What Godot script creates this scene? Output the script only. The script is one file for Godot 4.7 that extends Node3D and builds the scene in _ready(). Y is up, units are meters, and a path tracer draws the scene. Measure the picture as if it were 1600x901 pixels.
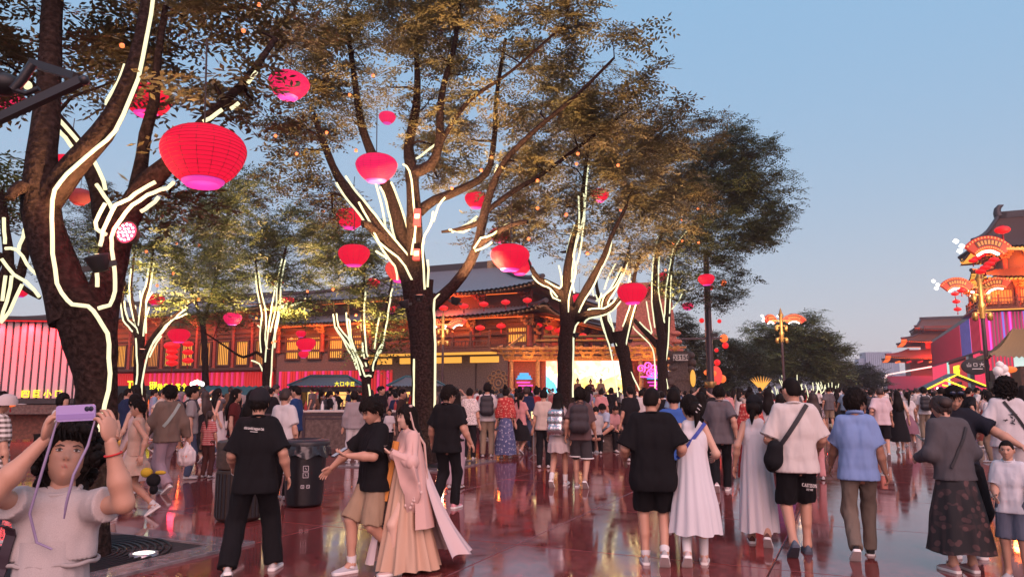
extends Node3D

const FOCAL := 1155.0
const TILT := 0.1359
const EYE := 1.65
const TURN := -0.43633
var rng := RandomNumberGenerator.new()
var wave := FastNoiseLite.new()
var M := {}
var TX := {}

# ---------------------------------------------------------------- mesh collector
class MB:
	var v := PackedVector3Array()
	var n := PackedVector3Array()
	var c := PackedColorArray()
	var uv := PackedVector2Array()
	var i := PackedInt32Array()
	var col := Color(1, 1, 1)

	func vert(p: Vector3, nn: Vector3, t := Vector2()) -> int:
		v.append(p); n.append(nn); c.append(col); uv.append(t)
		return v.size() - 1

	func tri(a: int, b: int, d: int) -> void:
		if (v[b] - v[a]).cross(v[d] - v[a]).dot(n[a] + n[b] + n[d]) > 0.0:
			i.append(a); i.append(d); i.append(b)
		else:
			i.append(a); i.append(b); i.append(d)

	func quad(p0: Vector3, p1: Vector3, p2: Vector3, p3: Vector3, out: Vector3) -> void:
		var nn := (p1 - p0).cross(p2 - p0).normalized()
		if nn.dot(out) < 0.0: nn = -nn
		var a := vert(p0, nn, Vector2(0, 1)); var b := vert(p1, nn, Vector2(1, 1)); var d := vert(p2, nn, Vector2(1, 0)); var e := vert(p3, nn, Vector2(0, 0))
		tri(a, b, d); tri(a, d, e)

	# a box with its eight corners given by centre, half sizes and basis
	func box(ce: Vector3, size: Vector3, bs := Basis()) -> void:
		var x := bs.x * size.x * 0.5; var y := bs.y * size.y * 0.5; var z := bs.z * size.z * 0.5
		quad(ce - x - y + z, ce + x - y + z, ce + x + y + z, ce - x + y + z, z)
		quad(ce + x - y - z, ce - x - y - z, ce - x + y - z, ce + x + y - z, -z)
		quad(ce + x - y + z, ce + x - y - z, ce + x + y - z, ce + x + y + z, x)
		quad(ce - x - y - z, ce - x - y + z, ce - x + y + z, ce - x + y - z, -x)
		quad(ce - x + y + z, ce + x + y + z, ce + x + y - z, ce - x + y - z, y)
		quad(ce - x - y - z, ce + x - y - z, ce + x - y + z, ce - x - y + z, -y)

	func bar(a: Vector3, b: Vector3, w: float, h: float) -> void:
		var d := b - a
		var f := d.normalized()
		var up := Vector3.UP if absf(f.y) < 0.95 else Vector3.RIGHT
		var r := up.cross(f).normalized()
		box((a + b) * 0.5, Vector3(w, h, d.length()), Basis(r, f.cross(r), f))

	# chamfered slab lying flat: top face, slanted rim, sides
	func slab(ce: Vector3, sx: float, sz: float, hh: float, ch: float, tilt := Vector2()) -> void:
		var pt := []; var pr := []; var pb := []
		for k in 4:
			var gx := (-1.0 if k in [0, 3] else 1.0); var gz := (-1.0 if k < 2 else 1.0)
			var dy := gx * tilt.x + gz * tilt.y
			pt.append(ce + Vector3(gx * (sx * 0.5 - ch), dy, gz * (sz * 0.5 - ch)))
			pr.append(ce + Vector3(gx * sx * 0.5, dy - ch, gz * sz * 0.5))
			pb.append(ce + Vector3(gx * sx * 0.5, -hh, gz * sz * 0.5))
		quad(pt[0], pt[1], pt[2], pt[3], Vector3.UP)
		for k in 4:
			var j := (k + 1) % 4
			var o: Vector3 = (pt[k] + pt[j]) * 0.5 - ce
			quad(pt[k], pt[j], pr[j], pr[k], o + Vector3(0, 0.02, 0)); quad(pr[k], pr[j], pb[j], pb[k], o)

	# rows of points, smooth; wrap closes each row; out 1 or -1 turns the normals, 0 finds out
	func grid(rows: Array, wrap: bool, out := 0.0) -> void:
		var nr := rows.size(); var nc: int = rows[0].size()
		var nn := PackedVector3Array(); var ctr := Vector3()
		var base := v.size(); var agree := 0.0
		for r in nr:
			ctr = Vector3()
			for q in nc: ctr += rows[r][q]
			ctr /= nc
			for q in nc:
				var pa: Vector3 = rows[maxi(r - 1, 0)][q]; var pb: Vector3 = rows[mini(r + 1, nr - 1)][q]
				var qa: Vector3 = rows[r][(q - 1 + nc) % nc if wrap else maxi(q - 1, 0)]; var qb: Vector3 = rows[r][(q + 1) % nc if wrap else mini(q + 1, nc - 1)]
				var g := (pb - pa).cross(qb - qa).normalized()
				nn.append(g)
				agree += g.dot((rows[r][q] - ctr).normalized())
		var sg := out if out != 0.0 else (1.0 if agree >= 0.0 else -1.0)
		for r in nr:
			for q in nc: vert(rows[r][q], nn[r * nc + q] * sg, Vector2(float(q) / (nc if wrap else nc - 1), float(r) / (nr - 1)))
		var last := nc if wrap else nc - 1
		for r in nr - 1:
			for q in last:
				var a := base + r * nc + q; var b := base + r * nc + (q + 1) % nc
				tri(a, b, b + nc); tri(a, b + nc, a + nc)

	func fan(row: Array, out: Vector3) -> void:
		var ce := Vector3()
		for p in row: ce += p
		ce /= row.size()
		var o := out.normalized(); var k := vert(ce, o); var s := v.size()
		for p in row: vert(p, o)
		for q in row.size(): tri(k, s + q, s + (q + 1) % row.size())

	func tube(pts: Array, rad: Array, sides := 8, caps := true, rough := 0.0, noise: FastNoiseLite = null) -> void:
		var rows := []
		var f: Vector3 = (pts[1] - pts[0]).normalized()
		var r := (Vector3.UP if absf(f.y) < 0.9 else Vector3.RIGHT).cross(f).normalized()
		for k in pts.size():
			var t: Vector3 = (pts[mini(k + 1, pts.size() - 1)] - pts[maxi(k - 1, 0)]).normalized()
			r = (r - t * r.dot(t)).normalized()
			var u := t.cross(r)
			var row := []
			for s in sides:
				var a := TAU * s / sides
				var d := r * cos(a) + u * sin(a)
				var rr: float = rad[k]
				if rough > 0.0:
					var p: Vector3 = pts[k] + d * rr
					rr *= 1.0 + rough * noise.get_noise_3d(p.x * 60.0, p.y * 14.0, p.z * 60.0) + rough * 1.4 * noise.get_noise_3d(p.x * 14.0, p.y * 9.0, p.z * 14.0)
				row.append(pts[k] + d * rr)
			rows.append(row)
		grid(rows, true)
		if caps:
			fan(rows[0], pts[0] - pts[1]); fan(rows[-1], pts[-1] - pts[-2])

	func lathe(prof: Array, sides: int, at := Vector3(), bs := Basis()) -> void:
		var rows := []
		for p in prof:
			var row := []
			for s in sides:
				var a := TAU * s / sides
				row.append(at + bs * Vector3(cos(a) * p.x, p.y, sin(a) * p.x))
			rows.append(row)
		grid(rows, true)

	func ball(ce: Vector3, r: Vector3, rows_ := 8, cols := 12, bs := Basis()) -> void:
		var prof := []
		for k in rows_ + 1:
			var a := PI * k / rows_
			prof.append(Vector2(maxf(sin(a), 0.001), cos(a)))
		var rows := []
		for p in prof:
			var row := []
			for s in cols: row.append(ce + bs * (Vector3(cos(TAU * s / cols) * p.x, p.y, sin(TAU * s / cols) * p.x) * r))
			rows.append(row)
		grid(rows, true)

	# surface nets over a smooth union of tapered capsules [a, b, ra, rb, cut]
	func field(bones: Array, cell: float, k: float, ymin := -99.0, amp := 0.0, freq := 6.0, noise: FastNoiseLite = null, ymax := 99.0) -> void:
		var lo := Vector3(99, 99, 99); var hi := -lo
		for b in bones:
			var m: float = maxf(b[2], b[3]) + cell * 2.5 + k * 1.5
			for p in [b[0], b[1]]:
				lo = lo.min(p - Vector3(m, m, m)); hi = hi.max(p + Vector3(m, m, m))
		if ymin > -90.0: lo.y = maxf(lo.y, ymin - cell * 2.5)
		if ymax < 90.0: hi.y = minf(hi.y, ymax + cell * 2.5)
		var nx := int((hi.x - lo.x) / cell) + 2; var ny := int((hi.y - lo.y) / cell) + 2; var nz := int((hi.z - lo.z) / cell) + 2
		var total := nx * ny * nz
		var sum := PackedFloat32Array(); sum.resize(total)
		var mark := PackedByteArray(); mark.resize(total)
		var near := PackedInt32Array()
		var ik := 1.0 / k
		var band := 2.0 * cell + 1.3 * k
		for b in bones:
			var a: Vector3 = b[0]; var ba: Vector3 = b[1] - b[0]
			var ra: float = b[2]; var dr: float = b[3] - b[2]
			var cut: int = b[4] if b.size() > 4 else 0
			var l2 := maxf(ba.length_squared(), 1e-8); var ln := sqrt(l2)
			var m := maxf(b[2], b[3]) + 3.5 * k
			var e: Vector3 = b[1]
			var x0 := maxi(0, int((minf(a.x, e.x) - m - lo.x) / cell)); var x1 := mini(nx - 1, int((maxf(a.x, e.x) + m - lo.x) / cell) + 1)
			var y0 := maxi(0, int((minf(a.y, e.y) - m - lo.y) / cell)); var y1 := mini(ny - 1, int((maxf(a.y, e.y) + m - lo.y) / cell) + 1)
			var z0 := maxi(0, int((minf(a.z, e.z) - m - lo.z) / cell)); var z1 := mini(nz - 1, int((maxf(a.z, e.z) + m - lo.z) / cell) + 1)
			var far := 3.5 * k
			for z in range(z0, z1 + 1):
				for y in range(y0, y1 + 1):
					var row := (z * ny + y) * nx
					var p := Vector3(lo.x + x0 * cell, lo.y + y * cell, lo.z + z * cell) - a
					for x in range(x0, x1 + 1):
						var t := p.dot(ba) / l2
						var tc := clampf(t, 0.0, 1.0)
						var d := (p - ba * tc).length() - ra - dr * tc
						if cut:
							if cut & 1: d = maxf(d, (t - 1.0) * ln)
							if cut & 2: d = maxf(d, -t * ln)
						if d < far:
							sum[row + x] += exp(-d * ik)
							if d < band and d > -band and mark[row + x] == 0:
								mark[row + x] = 1
								near.append(row + x)
						p.x += cell
		for yc in [ymin, ymax]:
			if absf(yc) < 90.0:
				var y0 := clampi(int((yc - lo.y) / cell) - 1, 0, ny - 1)
				for y in range(y0, mini(y0 + 4, ny)):
					for z in nz:
						var row := (z * ny + y) * nx
						for x in nx:
							if sum[row + x] > 0.3 and mark[row + x] == 0:
								mark[row + x] = 1
								near.append(row + x)
		var f := PackedFloat32Array(); f.resize(total); f.fill(1.0)
		var id := 0
		for z in nz:
			for y in ny:
				var py := lo.y + y * cell
				for x in nx:
					var s := sum[id]
					if s > 0.0:
						var d := -k * log(s)
						if amp > 0.0 and mark[id]:
							d += amp * noise.get_noise_3d((lo.x + x * cell) * freq, py * freq * 0.3, (lo.z + z * cell) * freq)
						f[id] = maxf(maxf(d, ymin - py), py - ymax)
					id += 1
		var vid := {}
		var off := [0, 1, nx, nx + 1, nx * ny, nx * ny + 1, nx * ny + nx, nx * ny + nx + 1]
		for at in near:
			var x := at % nx; var y := (at / nx) % ny; var z := at / (nx * ny)
			if x >= nx - 1 or y >= ny - 1 or z >= nz - 1: continue
			var f0 := f[at]; var f1 := f[at + 1]; var f2: float = f[at + off[2]]; var f3: float = f[at + off[3]]
			var f4: float = f[at + off[4]]; var f5: float = f[at + off[5]]; var f6: float = f[at + off[6]]; var f7: float = f[at + off[7]]
			var inside := int(f0 < 0) + int(f1 < 0) + int(f2 < 0) + int(f3 < 0) + int(f4 < 0) + int(f5 < 0) + int(f6 < 0) + int(f7 < 0)
			if inside == 0 or inside == 8: continue
			var p := Vector3(); var q := 0
			if (f0 < 0) != (f1 < 0): p += Vector3(f0 / (f0 - f1), 0, 0); q += 1
			if (f2 < 0) != (f3 < 0): p += Vector3(f2 / (f2 - f3), 1, 0); q += 1
			if (f4 < 0) != (f5 < 0): p += Vector3(f4 / (f4 - f5), 0, 1); q += 1
			if (f6 < 0) != (f7 < 0): p += Vector3(f6 / (f6 - f7), 1, 1); q += 1
			if (f0 < 0) != (f2 < 0): p += Vector3(0, f0 / (f0 - f2), 0); q += 1
			if (f1 < 0) != (f3 < 0): p += Vector3(1, f1 / (f1 - f3), 0); q += 1
			if (f4 < 0) != (f6 < 0): p += Vector3(0, f4 / (f4 - f6), 1); q += 1
			if (f5 < 0) != (f7 < 0): p += Vector3(1, f5 / (f5 - f7), 1); q += 1
			if (f0 < 0) != (f4 < 0): p += Vector3(0, 0, f0 / (f0 - f4)); q += 1
			if (f1 < 0) != (f5 < 0): p += Vector3(1, 0, f1 / (f1 - f5)); q += 1
			if (f2 < 0) != (f6 < 0): p += Vector3(0, 1, f2 / (f2 - f6)); q += 1
			if (f3 < 0) != (f7 < 0): p += Vector3(1, 1, f3 / (f3 - f7)); q += 1
			var g := Vector3(f1 + f3 + f5 + f7 - f0 - f2 - f4 - f6, f2 + f3 + f6 + f7 - f0 - f1 - f4 - f5, f4 + f5 + f6 + f7 - f0 - f1 - f2 - f3).normalized()
			vid[at] = vert(lo + (Vector3(x, y, z) + p / q) * cell, g)
		for at in vid:
			var s: bool = f[at] < 0
			if s != (f[at + 1] < 0): face(vid, at, nx, nx * ny)
			if s != (f[at + nx] < 0): face(vid, at, 1, nx * ny)
			if s != (f[at + nx * ny] < 0): face(vid, at, 1, nx)

	func face(vid: Dictionary, at: int, da: int, db: int) -> void:
		if vid.has(at - da) and vid.has(at - db) and vid.has(at - da - db):
			tri(vid[at], vid[at - da], vid[at - da - db]); tri(vid[at], vid[at - da - db], vid[at - db])

	func mesh() -> ArrayMesh:
		var arr := []
		arr.resize(Mesh.ARRAY_MAX)
		arr[Mesh.ARRAY_VERTEX] = v; arr[Mesh.ARRAY_NORMAL] = n; arr[Mesh.ARRAY_COLOR] = c; arr[Mesh.ARRAY_TEX_UV] = uv; arr[Mesh.ARRAY_INDEX] = i
		var m := ArrayMesh.new()
		m.add_surface_from_arrays(Mesh.PRIMITIVE_TRIANGLES, arr)
		return m

# ---------------------------------------------------------------- nodes and tags
func obj(called: String, mb, mat: Material, parent: Node3D = self) -> MeshInstance3D:
	if mb is MB and mb.i.is_empty(): print("EMPTY ", called, " in ", parent.name)
	var o := MeshInstance3D.new()
	o.name = called
	o.mesh = mb.mesh() if mb is MB else mb
	o.material_override = mat
	parent.add_child(o, true)
	return o

func base(called: String, at_ := Vector3(), turn := 0.0, parent: Node3D = self) -> Node3D:
	var o := Node3D.new()
	o.name = called; o.position = at_; o.rotation.y = turn
	parent.add_child(o, true)
	return o

func tag(o: Node, label: String, category := "", group := "", kind := "") -> Node:
	if label: o.set_meta("label", label)
	if category: o.set_meta("category", category)
	if group: o.set_meta("group", group)
	if kind: o.set_meta("kind", kind)
	return o

func lin(r: float, g: float, b: float) -> Color:
	return Color(r, g, b).linear_to_srgb()

# ---------------------------------------------------------------- places
func ray(u: float, v: float) -> Vector3:
	var x := (u - 800.0) / FOCAL; var y := -(v - 450.5) / FOCAL
	return Vector3(x, y * cos(TILT) + sin(TILT), y * sin(TILT) - cos(TILT))

func at(u: float, v: float, d: float) -> Vector3:
	var r := ray(u, v)
	return Vector3(0, EYE, 0) + r * (d / -r.z)

func foot(u: float, v: float) -> Vector3:
	var r := ray(u, v)
	return Vector3(0, EYE, 0) + r * (EYE / -r.y)

func ground(u: float, d: float) -> Vector3:
	return Vector3((u - 800.0) / FOCAL * d * 1.0, 0, -d)

func street(s: float, t: float, y := 0.0) -> Vector3:
	return Vector3(s * 0.42262 + t * 0.90631, y, -s * 0.90631 + t * 0.42262)

# ---------------------------------------------------------------- materials
func noise_tex(freq: float, lo: Color, hi: Color, oct := 4, seed_ := 1, size := 512, kind := FastNoiseLite.TYPE_SIMPLEX_SMOOTH, mid = null) -> NoiseTexture2D:
	var f := FastNoiseLite.new()
	f.noise_type = kind; f.frequency = freq; f.fractal_octaves = oct; f.seed = seed_
	var t := NoiseTexture2D.new()
	t.width = size; t.height = size; t.seamless = true; t.noise = f
	var g := Gradient.new()
	g.set_color(0, lo); g.set_color(1, hi)
	if mid != null: g.add_point(0.5, mid)
	t.color_ramp = g
	return t

func mat(r: float, g: float, b: float, rough := 0.8, metal := 0.0) -> StandardMaterial3D:
	var m := StandardMaterial3D.new()
	m.albedo_color = lin(r, g, b); m.roughness = rough; m.metallic = metal
	return m

func textured(m: StandardMaterial3D, key: String, scale: float, bump := 0.0, world := false) -> StandardMaterial3D:
	m.albedo_texture = TX[key]
	m.uv1_triplanar = true; m.uv1_world_triplanar = world
	m.uv1_scale = Vector3.ONE * scale
	if bump > 0.0:
		m.heightmap_enabled = true; m.heightmap_texture = TX[key]; m.heightmap_scale = bump
	return m

func glow(r: float, g: float, b: float, e: float, base_ := 0.3) -> StandardMaterial3D:
	var m := mat(minf(r * base_, 1.0), minf(g * base_, 1.0), minf(b * base_, 1.0), 0.6)
	m.emission_enabled = true; m.emission = lin(r, g, b); m.emission_energy_multiplier = e * 0.6
	return m

func cloth(r: float, g: float, b: float) -> StandardMaterial3D:
	var key := "cloth%.3f,%.3f,%.3f" % [r, g, b]
	if not M.has(key):
		var m := textured(mat(r, g, b, 0.9), "cloth", 7.0, 0.15)
		m.metallic_specular = 0.22; m.rim_enabled = true; m.rim = 0.06
		M[key] = m
	return M[key]

func make_materials() -> void:
	var W := Color(1, 1, 1)
	TX.cloth = noise_tex(0.09, Color(0.88, 0.88, 0.88), W, 3, 3, 256)
	TX.bark = noise_tex(0.03, Color(0.3, 0.28, 0.26), W, 5, 5)
	TX.stone = noise_tex(0.05, Color(0.62, 0.6, 0.6), W, 5, 7)
	TX.wood = noise_tex(0.02, Color(0.6, 0.55, 0.5), W, 4, 9)
	TX.wet = noise_tex(0.012, Color(0.03, 0.03, 0.03), Color(0.14, 0.14, 0.14), 5, 11)
	TX.ripple = noise_tex(0.018, Color(0, 0, 0), W, 4, 13)
	TX.ripple.as_normal_map = true; TX.ripple.color_ramp = null; TX.ripple.bump_strength = 1.6
	M.bark = textured(mat(0.06, 0.038, 0.034, 0.95), "bark", 0.9, 3.0); M.bark.metallic_specular = 0.2
	M.red_slab = wet(0.27, 0.06, 0.056); M.red_slab2 = wet(0.3, 0.07, 0.064); M.red_slab3 = wet(0.245, 0.054, 0.05)
	M.grey_slab = wet(0.27, 0.235, 0.245); M.pink_slab = wet(0.23, 0.165, 0.175); M.pink_slab2 = wet(0.2, 0.145, 0.155)
	M.joint = mat(0.02, 0.015, 0.015, 0.5)
	M.iron = textured(mat(0.03, 0.028, 0.028, 0.45, 0.6), "stone", 3.0)
	M.dark = mat(0.016, 0.014, 0.017, 0.45); M.black = mat(0.01, 0.01, 0.011, 0.6)
	M.pole = mat(0.05, 0.035, 0.045, 0.4, 0.5); M.gold = textured(mat(0.42, 0.27, 0.09, 0.4, 0.6), "stone", 2.0)
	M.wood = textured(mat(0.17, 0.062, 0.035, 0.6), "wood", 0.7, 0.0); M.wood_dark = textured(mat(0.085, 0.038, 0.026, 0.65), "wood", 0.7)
	M.redwood = textured(mat(0.3, 0.05, 0.03, 0.6), "wood", 0.7)
	M.tile = textured(mat(0.2, 0.22, 0.25, 0.5), "stone", 0.8); M.tile_dark = textured(mat(0.05, 0.042, 0.05, 0.55), "stone", 0.8)
	M.plaster = textured(mat(0.16, 0.115, 0.1, 0.85), "stone", 0.3); M.tan = textured(mat(0.4, 0.25, 0.12, 0.6), "wood", 0.6)
	M.rope = glow(1.0, 0.96, 0.56, 0.9); M.rope_far = glow(0.97, 1.0, 0.62, 0.9)
	M.lantern = glow(0.95, 0.012, 0.055, 0.78, 0.12); M.lantern_pink = glow(0.97, 0.02, 0.13, 0.8, 0.12); M.lantern_pale = glow(0.95, 0.09, 0.07, 0.8, 0.12)
	for k in ["lantern", "lantern_pink", "lantern_pale"]: M[k].metallic_specular = 0.15
	M.lantern_red = glow(0.9, 0.015, 0.02, 0.7)
	M.violet = glow(0.78, 0.06, 0.5, 0.62); M.wire = mat(0.02, 0.01, 0.01, 0.6); M.rib = mat(0.22, 0.004, 0.012, 0.7)
	M.bulb = glow(1.0, 0.2, 0.06, 1.6); M.white_lamp = glow(1.0, 0.95, 0.8, 3.0); M.amber = glow(1.0, 0.46, 0.07, 0.8)
	M.amber_soft = glow(1.0, 0.45, 0.1, 0.32); M.yellow = glow(1.0, 0.85, 0.03, 1.3); M.orange = glow(1.0, 0.16, 0.03, 1.0)
	M.red_led = glow(0.88, 0.03, 0.09, 0.85); M.red_wash = glow(0.8, 0.03, 0.03, 0.5); M.pink_led = glow(0.9, 0.04, 0.22, 0.6); M.blue_led = glow(0.25, 0.2, 0.75, 0.75); M.magenta = glow(0.9, 0.08, 0.65, 1.0)
	M.cyan = glow(0.03, 0.4, 0.95, 0.9); M.salmon = textured(mat(0.62, 0.2, 0.14, 0.8), "stone", 0.2)
	M.pale = mat(0.6, 0.55, 0.5, 0.6); M.white = mat(0.72, 0.7, 0.68, 0.6); M.blue_roof = textured(mat(0.05, 0.2, 0.26, 0.6), "wood", 1.0)
	M.slat = mat(0.3, 0.12, 0.15, 0.5)
	M.metal = mat(0.3, 0.3, 0.32, 0.35, 0.8)
	M.skin = mat(1, 1, 1, 0.55); M.skin.vertex_color_use_as_albedo = true; M.skin.subsurf_scatter_enabled = false
	M.leaf = mat(1, 1, 1, 0.6); M.leaf.vertex_color_use_as_albedo = true; M.leaf.backlight_enabled = true; M.leaf.backlight = Color(0.6, 0.6, 0.6)
	M.leaf.cull_mode = BaseMaterial3D.CULL_DISABLED
	M.hair = textured(mat(0.011, 0.008, 0.007, 0.62), "cloth", 9.0, 0.4); M.hair.metallic_specular = 0.2
	M.hair_brown = null; M.hair_brown = textured(mat(0.03, 0.013, 0.009, 0.62), "cloth", 9.0, 0.4)

func wet(r: float, g: float, b: float) -> StandardMaterial3D:
	var m := textured(mat(r, g, b, 0.62), "stone", 0.31, 0.0, true)
	m.roughness_texture = TX.wet; m.roughness = 1.0
	m.normal_enabled = true; m.normal_texture = TX.ripple; m.normal_scale = 0.008; m.metallic_specular = 0.5
	return m

# ---------------------------------------------------------------- the scene
func _ready() -> void:
	var cam := Camera3D.new()
	cam.name = "camera"; cam.position = Vector3(0, EYE, 0); cam.rotation.x = TILT
	cam.fov = rad_to_deg(2.0 * atan(450.5 / FOCAL)); cam.near = 0.05; cam.far = 3000.0
	add_child(cam)
	var env := Environment.new()
	env.background_mode = Environment.BG_SKY
	var sm := ProceduralSkyMaterial.new()
	sm.sky_top_color = Color(0.515, 0.685, 0.83); sm.sky_horizon_color = Color(0.815, 0.79, 0.765); sm.sky_curve = 0.135; sm.sky_energy_multiplier = 0.785; sm.ground_energy_multiplier = 0.74
	sm.ground_bottom_color = Color(0.2, 0.17, 0.18); sm.ground_horizon_color = Color(0.6, 0.58, 0.6); sm.ground_curve = 0.02
	sm.sun_angle_max = 1.0
	env.sky = Sky.new(); env.sky.sky_material = sm
	env.tonemap_mode = Environment.TONE_MAPPER_LINEAR; env.tonemap_exposure = 2.0
	env.fog_enabled = true; env.fog_density = 0.00045; env.fog_light_color = Color(0.8, 0.79, 0.83)
	env.sdfgi_enabled = true; env.ssao_enabled = true; env.ssil_enabled = true
	var we := WorldEnvironment.new()
	we.name = "environment"; we.environment = env
	add_child(we)
	var sun := DirectionalLight3D.new()      # the afterglow, low behind the photographer
	sun.name = "afterglow"; sun.light_color = Color(1.0, 0.76, 0.73); sun.light_energy = 0.66; sun.light_angular_distance = 60.0
	sun.rotation = Vector3(deg_to_rad(-34), deg_to_rad(14), 0); sun.shadow_enabled = true
	sun.sky_mode = DirectionalLight3D.SKY_MODE_LIGHT_ONLY
	add_child(sun)
	rng.seed = 7
	wave.noise_type = FastNoiseLite.TYPE_SIMPLEX_SMOOTH; wave.frequency = 1.0; wave.fractal_octaves = 2; wave.seed = 4
	make_materials()
	make_sprays()
	for e in LANTERNS: hung.append(at(e[0], e[1], 0.83 * FOCAL / e[2]))
	var t0 := Time.get_ticks_msec()
	build_ground()
	build_left_pavilion()
	build_stage()
	build_left_small()
	build_right_side()
	build_far()
	print("buildings ", Time.get_ticks_msec() - t0); t0 = Time.get_ticks_msec()
	build_trees()
	print("trees ", Time.get_ticks_msec() - t0); t0 = Time.get_ticks_msec()
	build_lamps()
	build_lanterns()
	build_plaza_things()
	print("lamps ", Time.get_ticks_msec() - t0); t0 = Time.get_ticks_msec()
	build_people()
	print("people ", Time.get_ticks_msec() - t0)

func omni(called: String, p: Vector3, c: Color, e: float, size := 0.2, parent: Node3D = self) -> void:
	var l := OmniLight3D.new()
	l.name = called; l.position = p; l.light_color = c; l.light_energy = e; l.light_size = size
	l.omni_range = 60.0; l.omni_attenuation = 2.0; l.shadow_enabled = true
	parent.add_child(l, true)

func spot(called: String, p: Vector3, to: Vector3, c: Color, e: float, ang := 40.0, size := 0.1, parent: Node3D = self) -> void:
	var l := SpotLight3D.new()
	l.name = called; l.light_color = c; l.light_energy = e; l.light_size = size
	l.spot_range = 60.0; l.spot_attenuation = 2.0; l.spot_angle = ang; l.spot_angle_attenuation = 0.6; l.shadow_enabled = true
	var d := (to - p).normalized()
	l.basis = Basis.looking_at(d, Vector3.UP if absf(d.y) < 0.95 else Vector3.RIGHT); l.position = p
	parent.add_child(l, true)

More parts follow.
